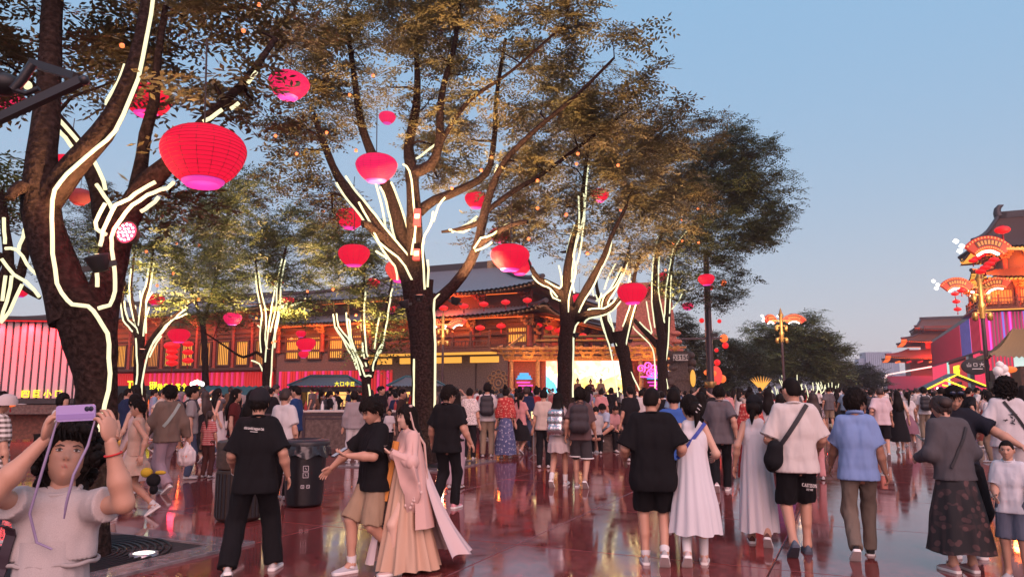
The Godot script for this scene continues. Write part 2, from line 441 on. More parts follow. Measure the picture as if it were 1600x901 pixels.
# ---------------------------------------------------------------- ground
func build_ground() -> void:
	var g := MB.new()
	g.quad(Vector3(-900, -0.06, 200), Vector3(900, -0.06, 200), Vector3(900, -0.06, -1800), Vector3(-900, -0.06, -1800), Vector3.UP)
	tag(obj("ground", g, textured(mat(0.07, 0.05, 0.05, 0.5), "stone", 0.1, 0.0, true)), "", "", "", "structure")
	var bed := MB.new()      # dark joints under the slabs
	bed.box(street(27, -3, -0.028) , Vector3(46, 0.03, 64), Basis(Vector3.UP, TURN))
	tag(obj("pavement_bed", bed, M.joint), "", "", "", "structure")
	var pave := base("plaza_pavement", Vector3(), TURN)
	tag(pave, "", "", "", "structure")
	var lane := base("avenue_pavement", Vector3(), TURN)
	tag(lane, "", "", "", "structure")
	var far_red := MB.new(); var far_pink := MB.new()
	var shades := [M.red_slab, M.red_slab, M.red_slab2, M.red_slab3]
	# in the turned frame x is across the avenue and -z along it
	var sz := 2.6
	for a in range(0, 23):
		for b in range(-10, 1):
			var s := 1.0 + a * sz; var t := 0.35 + b * sz + 0.11
			if hole(s, t): continue
			var p := Vector3(t, 0.0, -s)
			var tl := Vector2(rng.randf_range(-0.0006, 0.0006), rng.randf_range(-0.0006, 0.0006))
			if a < 13 and b > -8:
				var m := MB.new(); m.slab(p, sz - 0.011, sz - 0.011, 0.03, 0.005, tl)
				obj("slab", m, shades[rng.randi() % 4], pave)
			else:
				far_red.slab(p, sz - 0.006, sz - 0.006, 0.03, 0.003, tl)
	# the band of grey border slabs and the paler lane to the right of the drain line
	for a in range(0, 46):
		for b in 9:
			var wd := 1.6
			var p := Vector3(1.86 + wd * 0.5 + b * wd, 0, -(0.6 + a * 1.3))
			var m := MB.new()
			if a < 20 and b < 5:
				m.slab(p, wd - 0.006, 1.294, 0.03, 0.003, Vector2(rng.randf_range(-0.0005, 0.0005), 0))
				obj("slab", m, M.pink_slab if rng.randf() < 0.6 else M.pink_slab2, lane)
			else: far_pink.slab(p, wd - 0.006, 1.294, 0.03, 0.003)
	tag(obj("outer_slabs", far_red, M.red_slab, pave), "", "", "", "stuff")
	tag(obj("outer_slabs", far_pink, M.pink_slab, lane), "", "", "", "stuff")
	for a in 20:
		var m := MB.new(); m.slab(Vector3(1.81, 0, -(0.8 + a * 2.6)), 0.09, 2.594, 0.03, 0.003)
		obj("kerb_stone", m, M.joint if a % 1 == 0 else M.grey_slab, lane)
	# tree pits: grey frame, iron grate of bars, sunk light
	var pits := [[5.05, -7.3], [14.5, -9.05], [23.8, -9.04]]
	for k in pits.size():
		var pit := base("tree_pit_grate", street(pits[k][0], pits[k][1], 0.028), TURN)
		tag(pit, ["iron tree grate in grey granite frame at foot of the near left tree", "iron tree grate in grey frame at foot of the middle tree behind the black-clad man", "iron tree grate at foot of the tree in front of the stage"][k], "tree grate", "tree grates along the row of trees")
		var w := 1.12
		for q in 4:
			var m := MB.new()
			var horiz := q < 2
			var sgn := -1.0 if q % 2 == 0 else 1.0
			m.slab(Vector3(0, 0.003, sgn * w) if horiz else Vector3(sgn * w, 0.003, 0), 2.56 if horiz else 0.32, 0.32 if horiz else 1.92, 0.04, 0.004)
			obj("frame_stone", m, M.grey_slab, pit)
		var bars := MB.new()
		for r in 9:
			var rad := 0.42 + r * 0.07
			var pts := []
			for q in 41: pts.append(Vector3(cos(TAU * q / 40) * rad, -0.012, sin(TAU * q / 40) * rad))
			bars.tube(pts, range(41).map(func(_x): return 0.014), 4, false)
		for q in 24:
			var d := Vector3(cos(TAU * q / 24), 0, sin(TAU * q / 24))
			bars.bar(d * 0.4 + Vector3(0, -0.02, 0), d * (1.0 if q % 6 == 0 else 0.96) + Vector3(0, -0.02, 0), 0.012, 0.014)
		for q in 10:
			var x := -0.93 + q * 0.2
			bars.bar(Vector3(x, -0.026, -0.95), Vector3(x, -0.026, 0.95), 0.014, 0.01)
		tag(obj("grate_bars", bars, M.iron, pit), "", "", "", "stuff")
		var soil := MB.new(); soil.box(Vector3(0, -0.031, 0), Vector3(1.92, 0.02, 1.92))
		obj("soil", soil, textured(mat(0.03, 0.022, 0.02, 0.9), "stone", 1.0), pit)
		var lightspot: Vector3 = [Vector3(0.72, 0, -0.35), Vector3(0.78, 0, 0.1), Vector3(0.75, 0, 0.1)][k]
		var disc := MB.new(); disc.lathe([Vector2(0.001, 0.006), Vector2(0.1, 0.006), Vector2(0.105, -0.03)], 20, lightspot)
		obj("sunk_light", disc, M.white_lamp, pit)
		var ring := MB.new(); ring.lathe([Vector2(0.107, -0.02), Vector2(0.107, 0.01), Vector2(0.135, 0.008), Vector2(0.14, -0.02)], 20, lightspot)
		obj("light_rim", ring, M.metal, pit)
		spot("uplight", lightspot + Vector3(0, 0.03, 0), lightspot + Vector3(-0.4, 2, 0), Color(1, 0.9, 0.7), 0.5, 50, 0.08, pit)

func hole(s: float, t: float) -> bool:
	return false

# ---------------------------------------------------------------- trees
# a limb as [u, v, width in pixels, depth offset] points
func limb_points(pts: Array, d: float) -> Array:
	var ps := []; var rs := []
	for q in pts:
		var dd: float = d + (q[3] if q.size() > 3 else 0.0)
		ps.append(at(q[0], q[1], dd)); rs.append(q[2] / FOCAL * dd * 0.5)
	# smooth by Catmull-Rom
	var op := []; var orr := []
	for k in ps.size() - 1:
		var p0: Vector3 = ps[maxi(k - 1, 0)]; var p1: Vector3 = ps[k]; var p2: Vector3 = ps[k + 1]; var p3: Vector3 = ps[mini(k + 2, ps.size() - 1)]
		var steps := maxi(2, int((p2 - p1).length() / 0.25))
		steps = mini(steps, 8)
		for q in steps:
			var t := float(q) / steps
			op.append(p1.cubic_interpolate(p2, p0, p3, t)); orr.append(lerpf(rs[k], rs[k + 1], t))
	op.append(ps[-1]); orr.append(rs[-1])
	return [op, orr]

var spray: Array = []
var hung: Array = []

func make_sprays() -> void:
	for kind in 3:
		var m := MB.new()
		var r := RandomNumberGenerator.new(); r.seed = 20 + kind
		var stems := 7
		for k in stems:
			var a := TAU * k / stems + r.randf() * 0.7
			var o := Vector3(r.randf_range(-0.05, 0.05), r.randf_range(-0.05, 0.1), r.randf_range(-0.05, 0.05))
			var d := Vector3(cos(a), r.randf_range(-0.5, 0.55), sin(a)).normalized()
			var ln := r.randf_range(0.24, 0.4)
			for j in 9:
				var f := float(j + 1) / 9.0
				var p := o + d * ln * f + Vector3(0, -0.09 * f * f, 0)
				var side := d.cross(Vector3.UP).normalized() * (1.0 if j % 2 == 0 else -1.0)
				if j == 8: side = d
				var ld := (side + d * 0.45 + Vector3(0, r.randf_range(-0.55, 0.15), 0)).normalized()
				var wd := ld.cross(Vector3(r.randf_range(-0.4, 0.4), 1, r.randf_range(-0.4, 0.4))).normalized() * 0.023
				var ll := r.randf_range(0.085, 0.135)
				var nn := ld.cross(wd).normalized()
				if nn.y < 0: nn = -nn
				m.col = Color.WHITE * r.randf_range(0.75, 1.25)
				var a0 := m.vert(p, nn); var a1 := m.vert(p + ld * ll * 0.5 + wd, nn); var a2 := m.vert(p + ld * ll, nn); var a3 := m.vert(p + ld * ll * 0.5 - wd, nn)
				m.tri(a0, a1, a2); m.tri(a0, a2, a3)
		spray.append(m.mesh())

# d: depth; limbs: pixel limbs (the first is the trunk); blobs: crown lumps [u, v, ru, rv, depth offset, sprays]; tint base colour
func tree(called: String, label: String, d: float, limbs: Array, blobs: Array, tint: Color, group: String, ropes: Array = [], rope_label := "", rope_w := 0.0, twig := 1.0, dens := 2.75) -> Node3D:
	var root := base(called, Vector3(at(limbs[0][0][0], limbs[0][0][1], d).x, 0, -d))
	tag(root, label, "tree", group)
	if d > 20.0 and twig == 1.0: twig = 1.4
	var off := -root.position
	var nodes := []      # where twigs may start
	for k in limbs.size():
		var lp := limb_points(limbs[k], d)
		if k == 0:
			lp[0][0].y = minf(lp[0][0].y, -0.05)
		for q in lp[0].size(): lp[0][q] += off
		var m := MB.new()
		m.tube(lp[0], lp[1], 16 if d < 20 else 10, true, 0.09, wave)
		obj("trunk" if k == 0 else "limb", m, M.bark, root)
		if k > 0 or limbs.size() == 1:
			for q in range(lp[0].size() / 3, lp[0].size()): nodes.append([lp[0][q], lp[1][q]])
	var r := RandomNumberGenerator.new(); r.seed = hash(called + label)
	# crown: lump centres, twigs grown from the nearest wood, sprays round them
	var pts := []
	for b in blobs:
		var dd: float = d + b[4]
		var ce := at(b[0], b[1], dd) + off
		var rad := Vector3(b[2] / FOCAL * dd, b[3] / FOCAL * dd, (b[2] * 0.9) / FOCAL * dd)
		var cnt := maxi(2, int(dens * PI * rad.x * rad.y / (0.15 * twig * twig) / 6.0))
		for q in cnt:
			var dir := Vector3(r.randfn(), r.randfn(), r.randfn()).normalized() * pow(r.randf(), 0.45)
			pts.append(ce + dir * rad)
	var start: Vector3 = nodes[0][0]
	pts.sort_custom(func(x, y): return x.distance_squared_to(start) < y.distance_squared_to(start))
	var tw := MB.new()
	var xf := [[], [], []]
	for p in pts:
		var best := 1e9; var bi := 0
		for q in nodes.size():
			var e: float = nodes[q][0].distance_squared_to(p) + maxf(0.0, nodes[q][0].y - p.y) * 2.0
			if e < best: best = e; bi = q
		var a: Vector3 = nodes[bi][0]
		var ra: float = minf(nodes[bi][1] * 0.55, 0.05 * twig)
		var mid: Vector3 = (a + p) * 0.5 + Vector3(r.randfn(), r.randfn() + 0.5, r.randfn()) * 0.1 * a.distance_to(p)
		var thin := maxf(ra * 0.4, 0.006 * twig)
		tw.tube([a, mid, p], [maxf(ra, thin), (ra + thin) * 0.5, thin], 4, false)
		nodes.append([p, thin * 1.5]); nodes.append([mid, (ra + thin) * 0.5])
		for q in 6:
			var f := r.randf()
			var w: Vector3 = (mid.lerp(p, f) if q < 1 else p) + Vector3(r.randfn(), r.randfn() * 0.6, r.randfn()) * 0.27 * twig
			var clear := true
			for ln in hung:
				if ln.distance_squared_to(w + root.position) < 1.0: clear = false; break
			if not clear: continue
			var bs := Basis(Vector3.UP, r.randf() * TAU) * Basis(Vector3.RIGHT, r.randf_range(-0.5, 0.5))
			xf[r.randi() % 3].append(Transform3D(bs.scaled(Vector3.ONE * r.randf_range(0.75, 1.3) * twig), w))
	tag(obj("twigs", tw, M.bark, root), "", "", "", "stuff")
	for k in 3:
		var mm := MultiMesh.new()
		mm.transform_format = MultiMesh.TRANSFORM_3D; mm.use_colors = true; mm.mesh = spray[k]; mm.instance_count = xf[k].size()
		for q in xf[k].size():
			mm.set_instance_transform(q, xf[k][q])
			var w: Vector3 = xf[k][q].origin
			var j := 0.5 + 0.5 * wave.get_noise_3d(w.x * 0.5, w.y * 0.5, w.z * 0.5)
			var cc := tint.lerp(Color(tint.r * 1.4, tint.g * 1.08, tint.b * 0.9), clampf(j * j + r.randf_range(-0.2, 0.2), 0, 1)) * r.randf_range(0.7, 1.3)
			mm.set_instance_color(q, Color(cc.r, cc.g, cc.b, 1))
		var mi := MultiMeshInstance3D.new()
		mi.name = "crown"; mi.multimesh = mm; mi.material_override = M.leaf
		root.add_child(mi, true)
		tag(mi, "", "", "", "stuff")
	if ropes.size() and d > 16.0:
		for k in range(1, limbs.size()):
			if d < 20.0 and k > 2: break
			for e in [-1.0, 1.0]:
				var n: int = limbs[k].size()
				if n < 3: continue
				var seg := []
				for q in range(0, n - 1):
					if d < 20.0 and limbs[k][q + 1][1] < 250: break
					var g: Array = limbs[k][q]; var g2: Array = limbs[k][q + 1]
					var dr := Vector2(g2[0] - g[0], g2[1] - g[1]).normalized()
					var o: float = e * (g[2] * 0.5 + 0.8)
					var zz: float = (g[3] if g.size() > 3 else 0.0) - 0.06
					seg.append([g[0] - dr.y * o, g[1] + dr.x * o, zz])
					if r.randf() < 0.7: seg.append([(g[0] + g2[0]) * 0.5 - dr.y * o, (g[1] + g2[1]) * 0.5 + dr.x * o, zz])
				if r.randf() < 0.75 and seg.size() > 2: ropes.append(seg.slice(1))
	if ropes.size():
		var rl := base("rope_light", root.position)
		tag(rl, rope_label, "rope light", "rope lights wound along the tree limbs")
		for k in ropes.size():
			var lp := []
			var fr: float = ropes[k][0][2] if ropes[k][0].size() > 2 else -0.22
			for q in ropes[k]:
				if q.size() > 2: fr = q[2]
				lp.append([q[0], q[1], rope_w, fr])
			var e := limb_points(lp, d)
			for q in e[0].size(): e[0][q] += off + Vector3(r.randfn(), r.randfn(), r.randfn()) * 0.006
			var m := MB.new(); m.tube(e[0], e[1], 8)
			obj("light_tube", m, M.rope if d < 20 else M.rope_far, rl)
	return root

func build_trees() -> void:

	var olive := Color(0.082, 0.078, 0.026); var brown := Color(0.12, 0.08, 0.034); var green := Color(0.08, 0.115, 0.034); var dark := Color(0.05, 0.075, 0.03)
	var row := "trees of the row along the plaza"
	# --- first tree
	tree("tree", "big near tree at the left with forked dark trunk outlined by rope light", 7.6,
		[[[116, 880, 96], [126, 820, 80], [140, 740, 68], [149, 640, 60], [148, 580, 62], [141, 535, 74], [132, 490, 86], [122, 462, 88]],
		[[116, 500, 74, 0.0], [90, 420, 60], [68, 350, 56], [62, 300, 55], [66, 240, 44], [74, 150, 37, 0.2], [79, 60, 33, 0.4], [82, -40, 30, 0.6], [76, -180, 22, 0.9]],
		[[70, 318, 46, 0], [112, 262, 40, -0.1], [158, 208, 35, -0.2], [190, 155, 30, -0.2], [214, 90, 26, -0.2], [228, 20, 22, -0.1], [236, -60, 19], [240, -200, 12, 0.3]],
		[[146, 510, 62, 0.1], [168, 440, 48, 0.15], [180, 385, 46, 0.2], [200, 335, 40, 0.25], [232, 285, 36, 0.3], [268, 250, 27, 0.3], [318, 190, 18, 0.4], [380, 130, 13, 0.6], [430, 60, 9, 0.9]],
		[[176, 395, 36, 0.3], [158, 330, 30, 0.6], [150, 290, 24, 0.8], [118, 220, 19, 1.0], [86, 180, 15, 1.1], [40, 120, 10, 1.4]],
		[[205, 318, 26, 0.3], [218, 270, 22, 0.5], [226, 210, 19, 0.6], [240, 160, 17, 0.6], [246, 90, 13, 0.7], [258, 10, 9, 0.8]],
		[[60, 300, 30, 0.0], [30, 292, 22, -0.2], [14, 310, 14, -0.3]],
		[[268, 250, 14, 0.3], [330, 262, 8, 0.2], [380, 250, 5, 0.1]]],
		[[20, 60, 110, 90, 1.2, 40], [160, 40, 120, 70, 1.2, 42], [300, 60, 130, 90, 1.5, 60], [330, 170, 70, 60, 0.8, 24], [100, -60, 260, 90, 1.0, 60], [400, 30, 90, 80, 2.0, 36], [300, 290, 60, 40, 0.9, 9], [12, 150, 40, 60, 1.4, 12], [200, 130, 60, 50, 1.4, 10]],
		Color(0.1, 0.086, 0.038), row,
		[[[241, -20, -0.14], [236, 20], [222, 92, -0.26], [205, 148], [180, 205, -0.3], [152, 228, -0.24], [118, 258], [92, 286, -0.22], [82, 312], [81, 370, -0.3], [84, 420, -0.36], [95, 458, -0.42], [112, 474, -0.46], [138, 477, -0.46], [152, 496, -0.42], [167, 520, -0.32], [169, 560, -0.26], [168, 610], [158, 655], [146, 695, -0.28], [135, 725]],
		[[154, 481, -0.3], [170, 476], [178, 455], [179, 425], [176, 400], [173, 380], [178, 358], [196, 332], [218, 312], [240, 298], [262, 292], [272, 284]],
		[[152, 447, -0.22], [152, 420], [150, 396]], [[156, 384, -0.18], [160, 362], [170, 338], [178, 322], [186, 316], [200, 310], [222, 296], [242, 284]],
		[[165, 366, -0.1], [150, 357], [152, 336], [164, 318]], [[152, 288, 0.3], [162, 305], [172, 322], [176, 340]],
		[[82, 175, 0.5], [102, 198], [126, 226]], [[80, 196, 0.5], [100, 216], [118, 236]], [[143, 248, 0.4], [154, 268], [164, 296]],
		[[196, 100, -0.1], [182, 128], [170, 152], [163, 162]], [[318, 190, 0.3], [330, 182], [345, 172]], [[222, 330, 0.1], [234, 322], [247, 306]],
		[[360, 172, 0.4], [372, 160]], [[386, 130, 0.5], [400, 112]]],
		"warm white rope light winding up the near left tree", 6.4)
	# --- tree beyond the left edge, only its lit limbs in view
	tree("tree", "tree at the left edge behind the big one, only its lit limbs in view", 12.0,
		[[[-60, 800, 50], [-55, 640, 42], [-40, 540, 40]], [[-45, 560, 34], [-10, 470, 24], [12, 420, 18], [8, 360, 13], [2, 300, 9]], [[-30, 530, 24], [20, 455, 16], [38, 400, 12], [40, 350, 8]], [[-40, 520, 22, 0.3], [0, 400, 12], [30, 445, 8], [62, 465, 6]]],
		[[0, 280, 60, 60, 0.4, 24], [-40, 300, 70, 80, 1, 24]], green, row,
		[[[2, 405, -0.2], [20, 428], [40, 440], [62, 464]], [[8, 388], [26, 390], [42, 412], [56, 428]], [[5, 340], [7, 362], [6, 380]], [[40, 352], [34, 372], [28, 390]], [[0, 500], [10, 470], [18, 430]], [[0, 504], [14, 486], [34, 444]], [[2, 470], [8, 430]]],
		"rope light on the tree at the left edge of the view", 5.2)
	# --- second tree
	tree("tree", "tall tree in the middle with thick bare trunk and spreading lit limbs", 17.0,
		[[[662, 740, 50], [661, 690, 42], [662, 620, 38], [660, 540, 38], [656, 480, 44], [652, 440, 50]],
		[[646, 455, 32], [628, 408, 26], [600, 372, 21], [570, 330, 17], [545, 300, 17, 0.4], [520, 260, 12, 0.8], [490, 180, 9, 1.2]],
		[[642, 430, 28, 0.2], [628, 370, 21, 0.3], [612, 310, 17, 0.5], [592, 265, 17, 0.6], [566, 200, 13, 0.8], [552, 110, 9, 1.2], [540, 20, 6, 1.5]],
		[[656, 450, 34], [648, 380, 26], [646, 310, 22], [642, 260, 19], [638, 230, 16, 0.2], [648, 180, 15, 0.2], [652, 140, 11, 0.2], [650, 60, 7, 0.5]],
		[[645, 270, 20, 0], [672, 258, 17, -0.1], [686, 225, 14, -0.2], [690, 150, 11, -0.3], [712, 60, 8, -0.3], [720, -40, 5, -0.2]],
		[[668, 480, 24, -0.1], [692, 462, 19, -0.2], [722, 430, 17, -0.3], [744, 390, 15, -0.4], [754, 345, 15, -0.4], [768, 295, 12, -0.4], [790, 250, 10, -0.6], [840, 200, 8, -1.0], [900, 150, 6, -1.4], [960, 90, 4, -1.6]],
		[[744, 385, 13, -0.4], [770, 366, 10, -0.6], [798, 352, 8, -0.8], [824, 346, 6, -1.0]],
		[[654, 330, 18, 0.2], [680, 312, 15, 0.3], [720, 296, 13, 0.4], [760, 270, 11, 0.6], [772, 220, 9, 0.7], [776, 150, 7, 0.8], [790, 60, 5, 0.9]],
		[[760, 330, 10, -0.4], [800, 300, 9, -0.2], [850, 270, 7, 0], [930, 210, 5, 0.2], [1000, 160, 3, 0.4]],
		[[754, 345, 10, -0.4], [738, 352, 8, 0.0], [712, 359, 6, 0.3], [690, 362, 4, 0.4]], [[690, 220, 9, -0.2], [730, 160, 7, -0.4], [800, 110, 5, -0.8], [880, 40, 4, -1]],
		[[600, 375, 15, 0], [576, 352, 13, -0.3], [566, 350, 12, -0.4]]],
		[[520, 60, 110, 80, 1.2, 90], [640, 40, 130, 90, 0.8, 80], [760, 50, 130, 90, 0, 80], [880, 40, 80, 70, -0.8, 44], [560, 150, 100, 60, 1.2, 60], [480, 200, 90, 60, 1.5, 62], [760, 190, 110, 70, 0.4, 60], [880, 180, 100, 60, 0, 60], [960, 170, 70, 60, 0, 34], [500, 290, 70, 45, 1.0, 24], [720, -60, 240, 70, 0.5, 60], [660, 230, 60, 40, 1.0, 12], [820, 270, 70, 40, 0.6, 24], [950, 70, 40, 30, -1.4, 9], [1005, 110, 26, 30, -1.2, 6], [800, 330, 46, 36, 1.2, 9], [770, 290, 50, 30, 1.4, 9], [700, 250, 50, 40, 1.5, 9], [540, 330, 40, 40, 1.6, 9]],
		Color(0.09, 0.086, 0.034), row,
		[[[629, 256, -0.3], [640, 268], [645, 300], [648, 350], [648, 380]], [[585, 282, 0.2], [596, 320], [606, 372], [618, 400]], [[560, 316, -0.25], [580, 350], [592, 378], [622, 402], [640, 430], [654, 462], [657, 474]],
		[[679, 640, -0.3], [680, 560], [679, 500], [678, 474], [684, 462], [706, 446], [722, 422], [738, 392], [747, 365], [757, 330], [768, 295], [777, 257]],
		[[664, 452, -0.32], [662, 420], [660, 385], [664, 368], [674, 348], [676, 330]], [[740, 388, -0.7], [752, 372], [770, 366], [790, 352], [822, 346]], [[742, 392, -0.8], [760, 384], [768, 378]],
		[[702, 358, 0.3], [724, 362], [738, 352], [744, 344]], [[706, 362, 0.3], [730, 350], [746, 338]], [[678, 344, 0.1], [684, 322], [695, 308]], [[643, 398, -0.2], [646, 372]], [[668, 448, -0.3], [669, 420], [668, 405]], [[650, 248, 0], [664, 238], [679, 226]],
		[[646, 650, -0.2], [647, 600], [647, 560]], [[640, 313, -0.1], [642, 340], [645, 370]], [[586, 392, -0.1], [597, 398], [604, 404]]],
		"warm white rope light outlining the limbs of the tall middle tree", 3.5)
	# --- third, fourth, fifth
	tree("tree", "slender-trunked lit tree standing right in front of the stage screen", 25.2,
		[[[883, 690, 30], [884, 620, 27], [884, 560, 26], [888, 510, 28], [890, 480, 32]],
		[[886, 495, 20], [876, 458, 14], [862, 445, 11, -0.4], [842, 436, 9, -0.6], [830, 418, 7, -0.8]], [[888, 485, 20], [886, 430, 14], [894, 380, 11], [906, 340, 9], [912, 290, 7], [920, 220, 5, 0.4]],
		[[897, 495, 20], [912, 460, 14], [928, 430, 11], [944, 400, 9, -0.4], [955, 370, 7, -0.6], [980, 320, 5, -0.8]], [[898, 500, 17], [920, 490, 12, -0.6], [946, 486, 9, -0.8], [962, 474, 7, -1.0], [970, 462, 5, -1.2]]],
		[[880, 240, 110, 80, 0, 90], [960, 260, 110, 90, 0.6, 90], [860, 330, 80, 50, 0.4, 40], [950, 370, 80, 50, 0, 44], [1000, 190, 80, 60, 1, 60], [900, 160, 90, 50, 0.8, 40], [840, 380, 50, 30, 0.8, 9], [795, 335, 50, 40, 1.0, 9], [760, 380, 40, 26, 1.4, 9], [1000, 330, 60, 50, 0.6, 9]], Color(0.09, 0.083, 0.032), row,
		[[[895, 620, -0.25], [896, 560], [897, 520], [905, 502], [925, 490], [948, 486], [962, 474], [968, 464]], [[828, 414, -0.6], [838, 432], [856, 440], [874, 450], [878, 440], [873, 414]], [[880, 430, 0], [882, 455], [890, 470]], [[889, 488, -0.3], [889, 470], [892, 450], [900, 425], [896, 400], [902, 370], [905, 350], [904, 306]],
		[[912, 302, -0.1], [914, 330], [910, 370], [902, 410], [892, 440]], [[904, 488, -0.25], [915, 466], [928, 446], [940, 420], [952, 395], [956, 376]], [[860, 452, -0.3], [864, 464], [876, 470]], [[886, 395, 0], [892, 370], [898, 350]], [[914, 470, 0], [922, 440], [930, 415]]],
		"rope light on the tree in front of the stage screen", 2.6)
	tree("tree", "lit tree with forked trunk beside the right end of the stage screen", 32.5,
		[[[984, 680, 24], [984, 620, 20], [976, 560, 20], [968, 530, 24], [966, 518, 28]],
		[[960, 535, 14], [945, 500, 10], [946, 470, 8], [962, 445, 6], [975, 418, 5], [985, 380, 4]], [[976, 530, 15], [986, 495, 12], [992, 470, 10], [990, 440, 7], [1000, 400, 5]], [[948, 490, 8], [935, 460, 6, 0.5], [930, 430, 5, 0.6]]],
		[[1010, 250, 90, 70, 0.8, 80], [1040, 330, 90, 70, 0.5, 80], [990, 400, 70, 40, 0.2, 34], [1060, 220, 70, 60, 1, 46]], Color(0.09, 0.08, 0.032), row,
		[[[966, 620, -0.2], [957, 560], [943, 510], [936, 478], [940, 458]], [[1000, 610, -0.2], [978, 560], [982, 520], [990, 488], [994, 474]], [[964, 540, -0.2], [955, 500], [950, 484]], [[931, 470, -0.1], [945, 460], [962, 446], [972, 426]], [[944, 452, 0], [952, 430], [962, 412]], [[976, 470, 0], [981, 445], [985, 428]], [[928, 462, 0.2], [926, 440], [934, 420]]],
		"rope light on the forked tree right of the stage screen", 2.2)
	tree("tree", "lit tree with dark forked trunk in front of the salmon tower", 38.6,
		[[[1036, 680, 20], [1036, 620, 17], [1035, 560, 17], [1034, 530, 22]],
		[[1028, 540, 11], [1015, 525, 8], [1002, 512, 7], [990, 498, 5]], [[1036, 530, 16], [1028, 490, 13], [1024, 450, 9], [1026, 400, 7], [1040, 340, 5]], [[1040, 535, 12], [1044, 490, 9], [1047, 440, 7], [1056, 390, 5], [1100, 330, 4]]],
		[[1100, 300, 90, 80, 0, 150], [1150, 250, 75, 65, 0.5, 120], [1190, 310, 52, 60, 0, 90], [1150, 380, 60, 40, 0.3, 60], [1080, 380, 60, 50, 0.2, 60], [1130, 440, 40, 40, 0, 34], [1200, 370, 36, 26, 0, 24], [1060, 440, 46, 34, 0.4, 30]], dark, row,
		[[[1023, 630, -0.2], [1024, 580], [1020, 545], [1008, 530], [992, 514], [984, 500]], [[1044, 610, -0.2], [1040, 575], [1044, 540], [1046, 500], [1048, 460], [1049, 430]], [[1019, 520, -0.3], [1013, 490], [1010, 470]], [[1050, 483, 0], [1060, 470], [1066, 458]]],
		"rope light on the tree in front of the salmon tower", 2.0, 1.0, 5.5)
	# --- back row
	var back := "smaller lit trees of the back row"
	tree("tree", "small lit back-row tree over the tea shop sign", 28.0,
		[[[222, 690, 20], [220, 640, 17], [216, 590, 15], [217, 555, 14], [218, 530, 16]],
		[[216, 545, 10], [210, 515, 7], [196, 500, 6], [190, 470, 5], [196, 440, 3]], [[219, 540, 11], [222, 500, 9], [224, 470, 7], [232, 440, 5], [240, 380, 3]], [[222, 560, 10], [236, 530, 7], [256, 505, 6], [276, 490, 4], [300, 470, 3]], [[219, 520, 8], [208, 480, 6], [204, 450, 4], [210, 390, 3]]],
		[[230, 380, 80, 50, 0, 70], [170, 390, 60, 60, 0.5, 40], [300, 400, 70, 50, 0.5, 60], [300, 450, 80, 36, 0, 46], [250, 330, 60, 40, 1, 36], [340, 330, 50, 40, 1, 26], [190, 450, 40, 30, 0.5, 12], [330, 300, 60, 36, 1.0, 9], [260, 480, 60, 24, 0.3, 9]], green, back,
		[[[208, 620, -0.2], [214, 585], [213, 555], [212, 528]], [[219, 650, -0.25], [221, 600], [226, 570], [236, 540], [254, 518], [268, 500]], [[190, 462, 0], [193, 485], [200, 505], [211, 520]], [[198, 460, 0], [204, 478], [212, 505], [213, 525]], [[210, 477, 0], [212, 492], [216, 494], [221, 487], [230, 468], [237, 456]], [[218, 455, 0], [220, 475], [220, 485]], [[223, 525, -0.1], [226, 500], [232, 480]], [[233, 558, -0.2], [244, 535], [252, 525]], [[272, 498, 0], [282, 494], [292, 490]], [[266, 496, 0], [268, 492]]],
		"rope light on the back-row tree over the tea shop sign", 2.6)
	tree("tree", "small lit back-row tree between the red slat wall and the black cap", 36.0,
		[[[417, 680, 17], [417, 640, 14], [416, 590, 13], [418, 560, 13]],
		[[416, 570, 9], [410, 530, 7], [412, 490, 5], [404, 450, 4], [398, 400, 3]], [[420, 565, 10], [426, 520, 7], [434, 480, 5], [436, 440, 4], [450, 370, 3]], [[430, 490, 5], [450, 476, 4], [478, 468, 3]], [[414, 560, 6], [400, 550, 5], [380, 558, 4], [350, 540, 3], [320, 520, 2]]],
		[[420, 340, 90, 60, 0, 80], [450, 400, 80, 50, 0, 70], [380, 440, 70, 40, 0, 50], [500, 360, 60, 50, 0.5, 40], [340, 490, 70, 26, 0, 20], [440, 480, 60, 26, 0.2, 9], [360, 380, 60, 40, 0.6, 9], [480, 450, 46, 30, 0.3, 24], [400, 290, 50, 30, 1, 26]], green, back,
		[[[422, 610, -0.2], [424, 570], [427, 530], [434, 490], [436, 478]], [[414, 566, -0.2], [417, 530], [424, 480], [428, 460], [430, 440]], [[402, 458, 0], [410, 475], [414, 498]], [[437, 478, 0], [452, 476], [468, 472], [478, 466]], [[392, 563, 0], [405, 568], [410, 580]], [[414, 550, 0], [412, 520], [408, 505]], [[402, 508, 0.2], [412, 516]], [[437, 474, 0], [438, 452]]],
		"rope light on the back-row tree beside the red slat wall", 2.3)
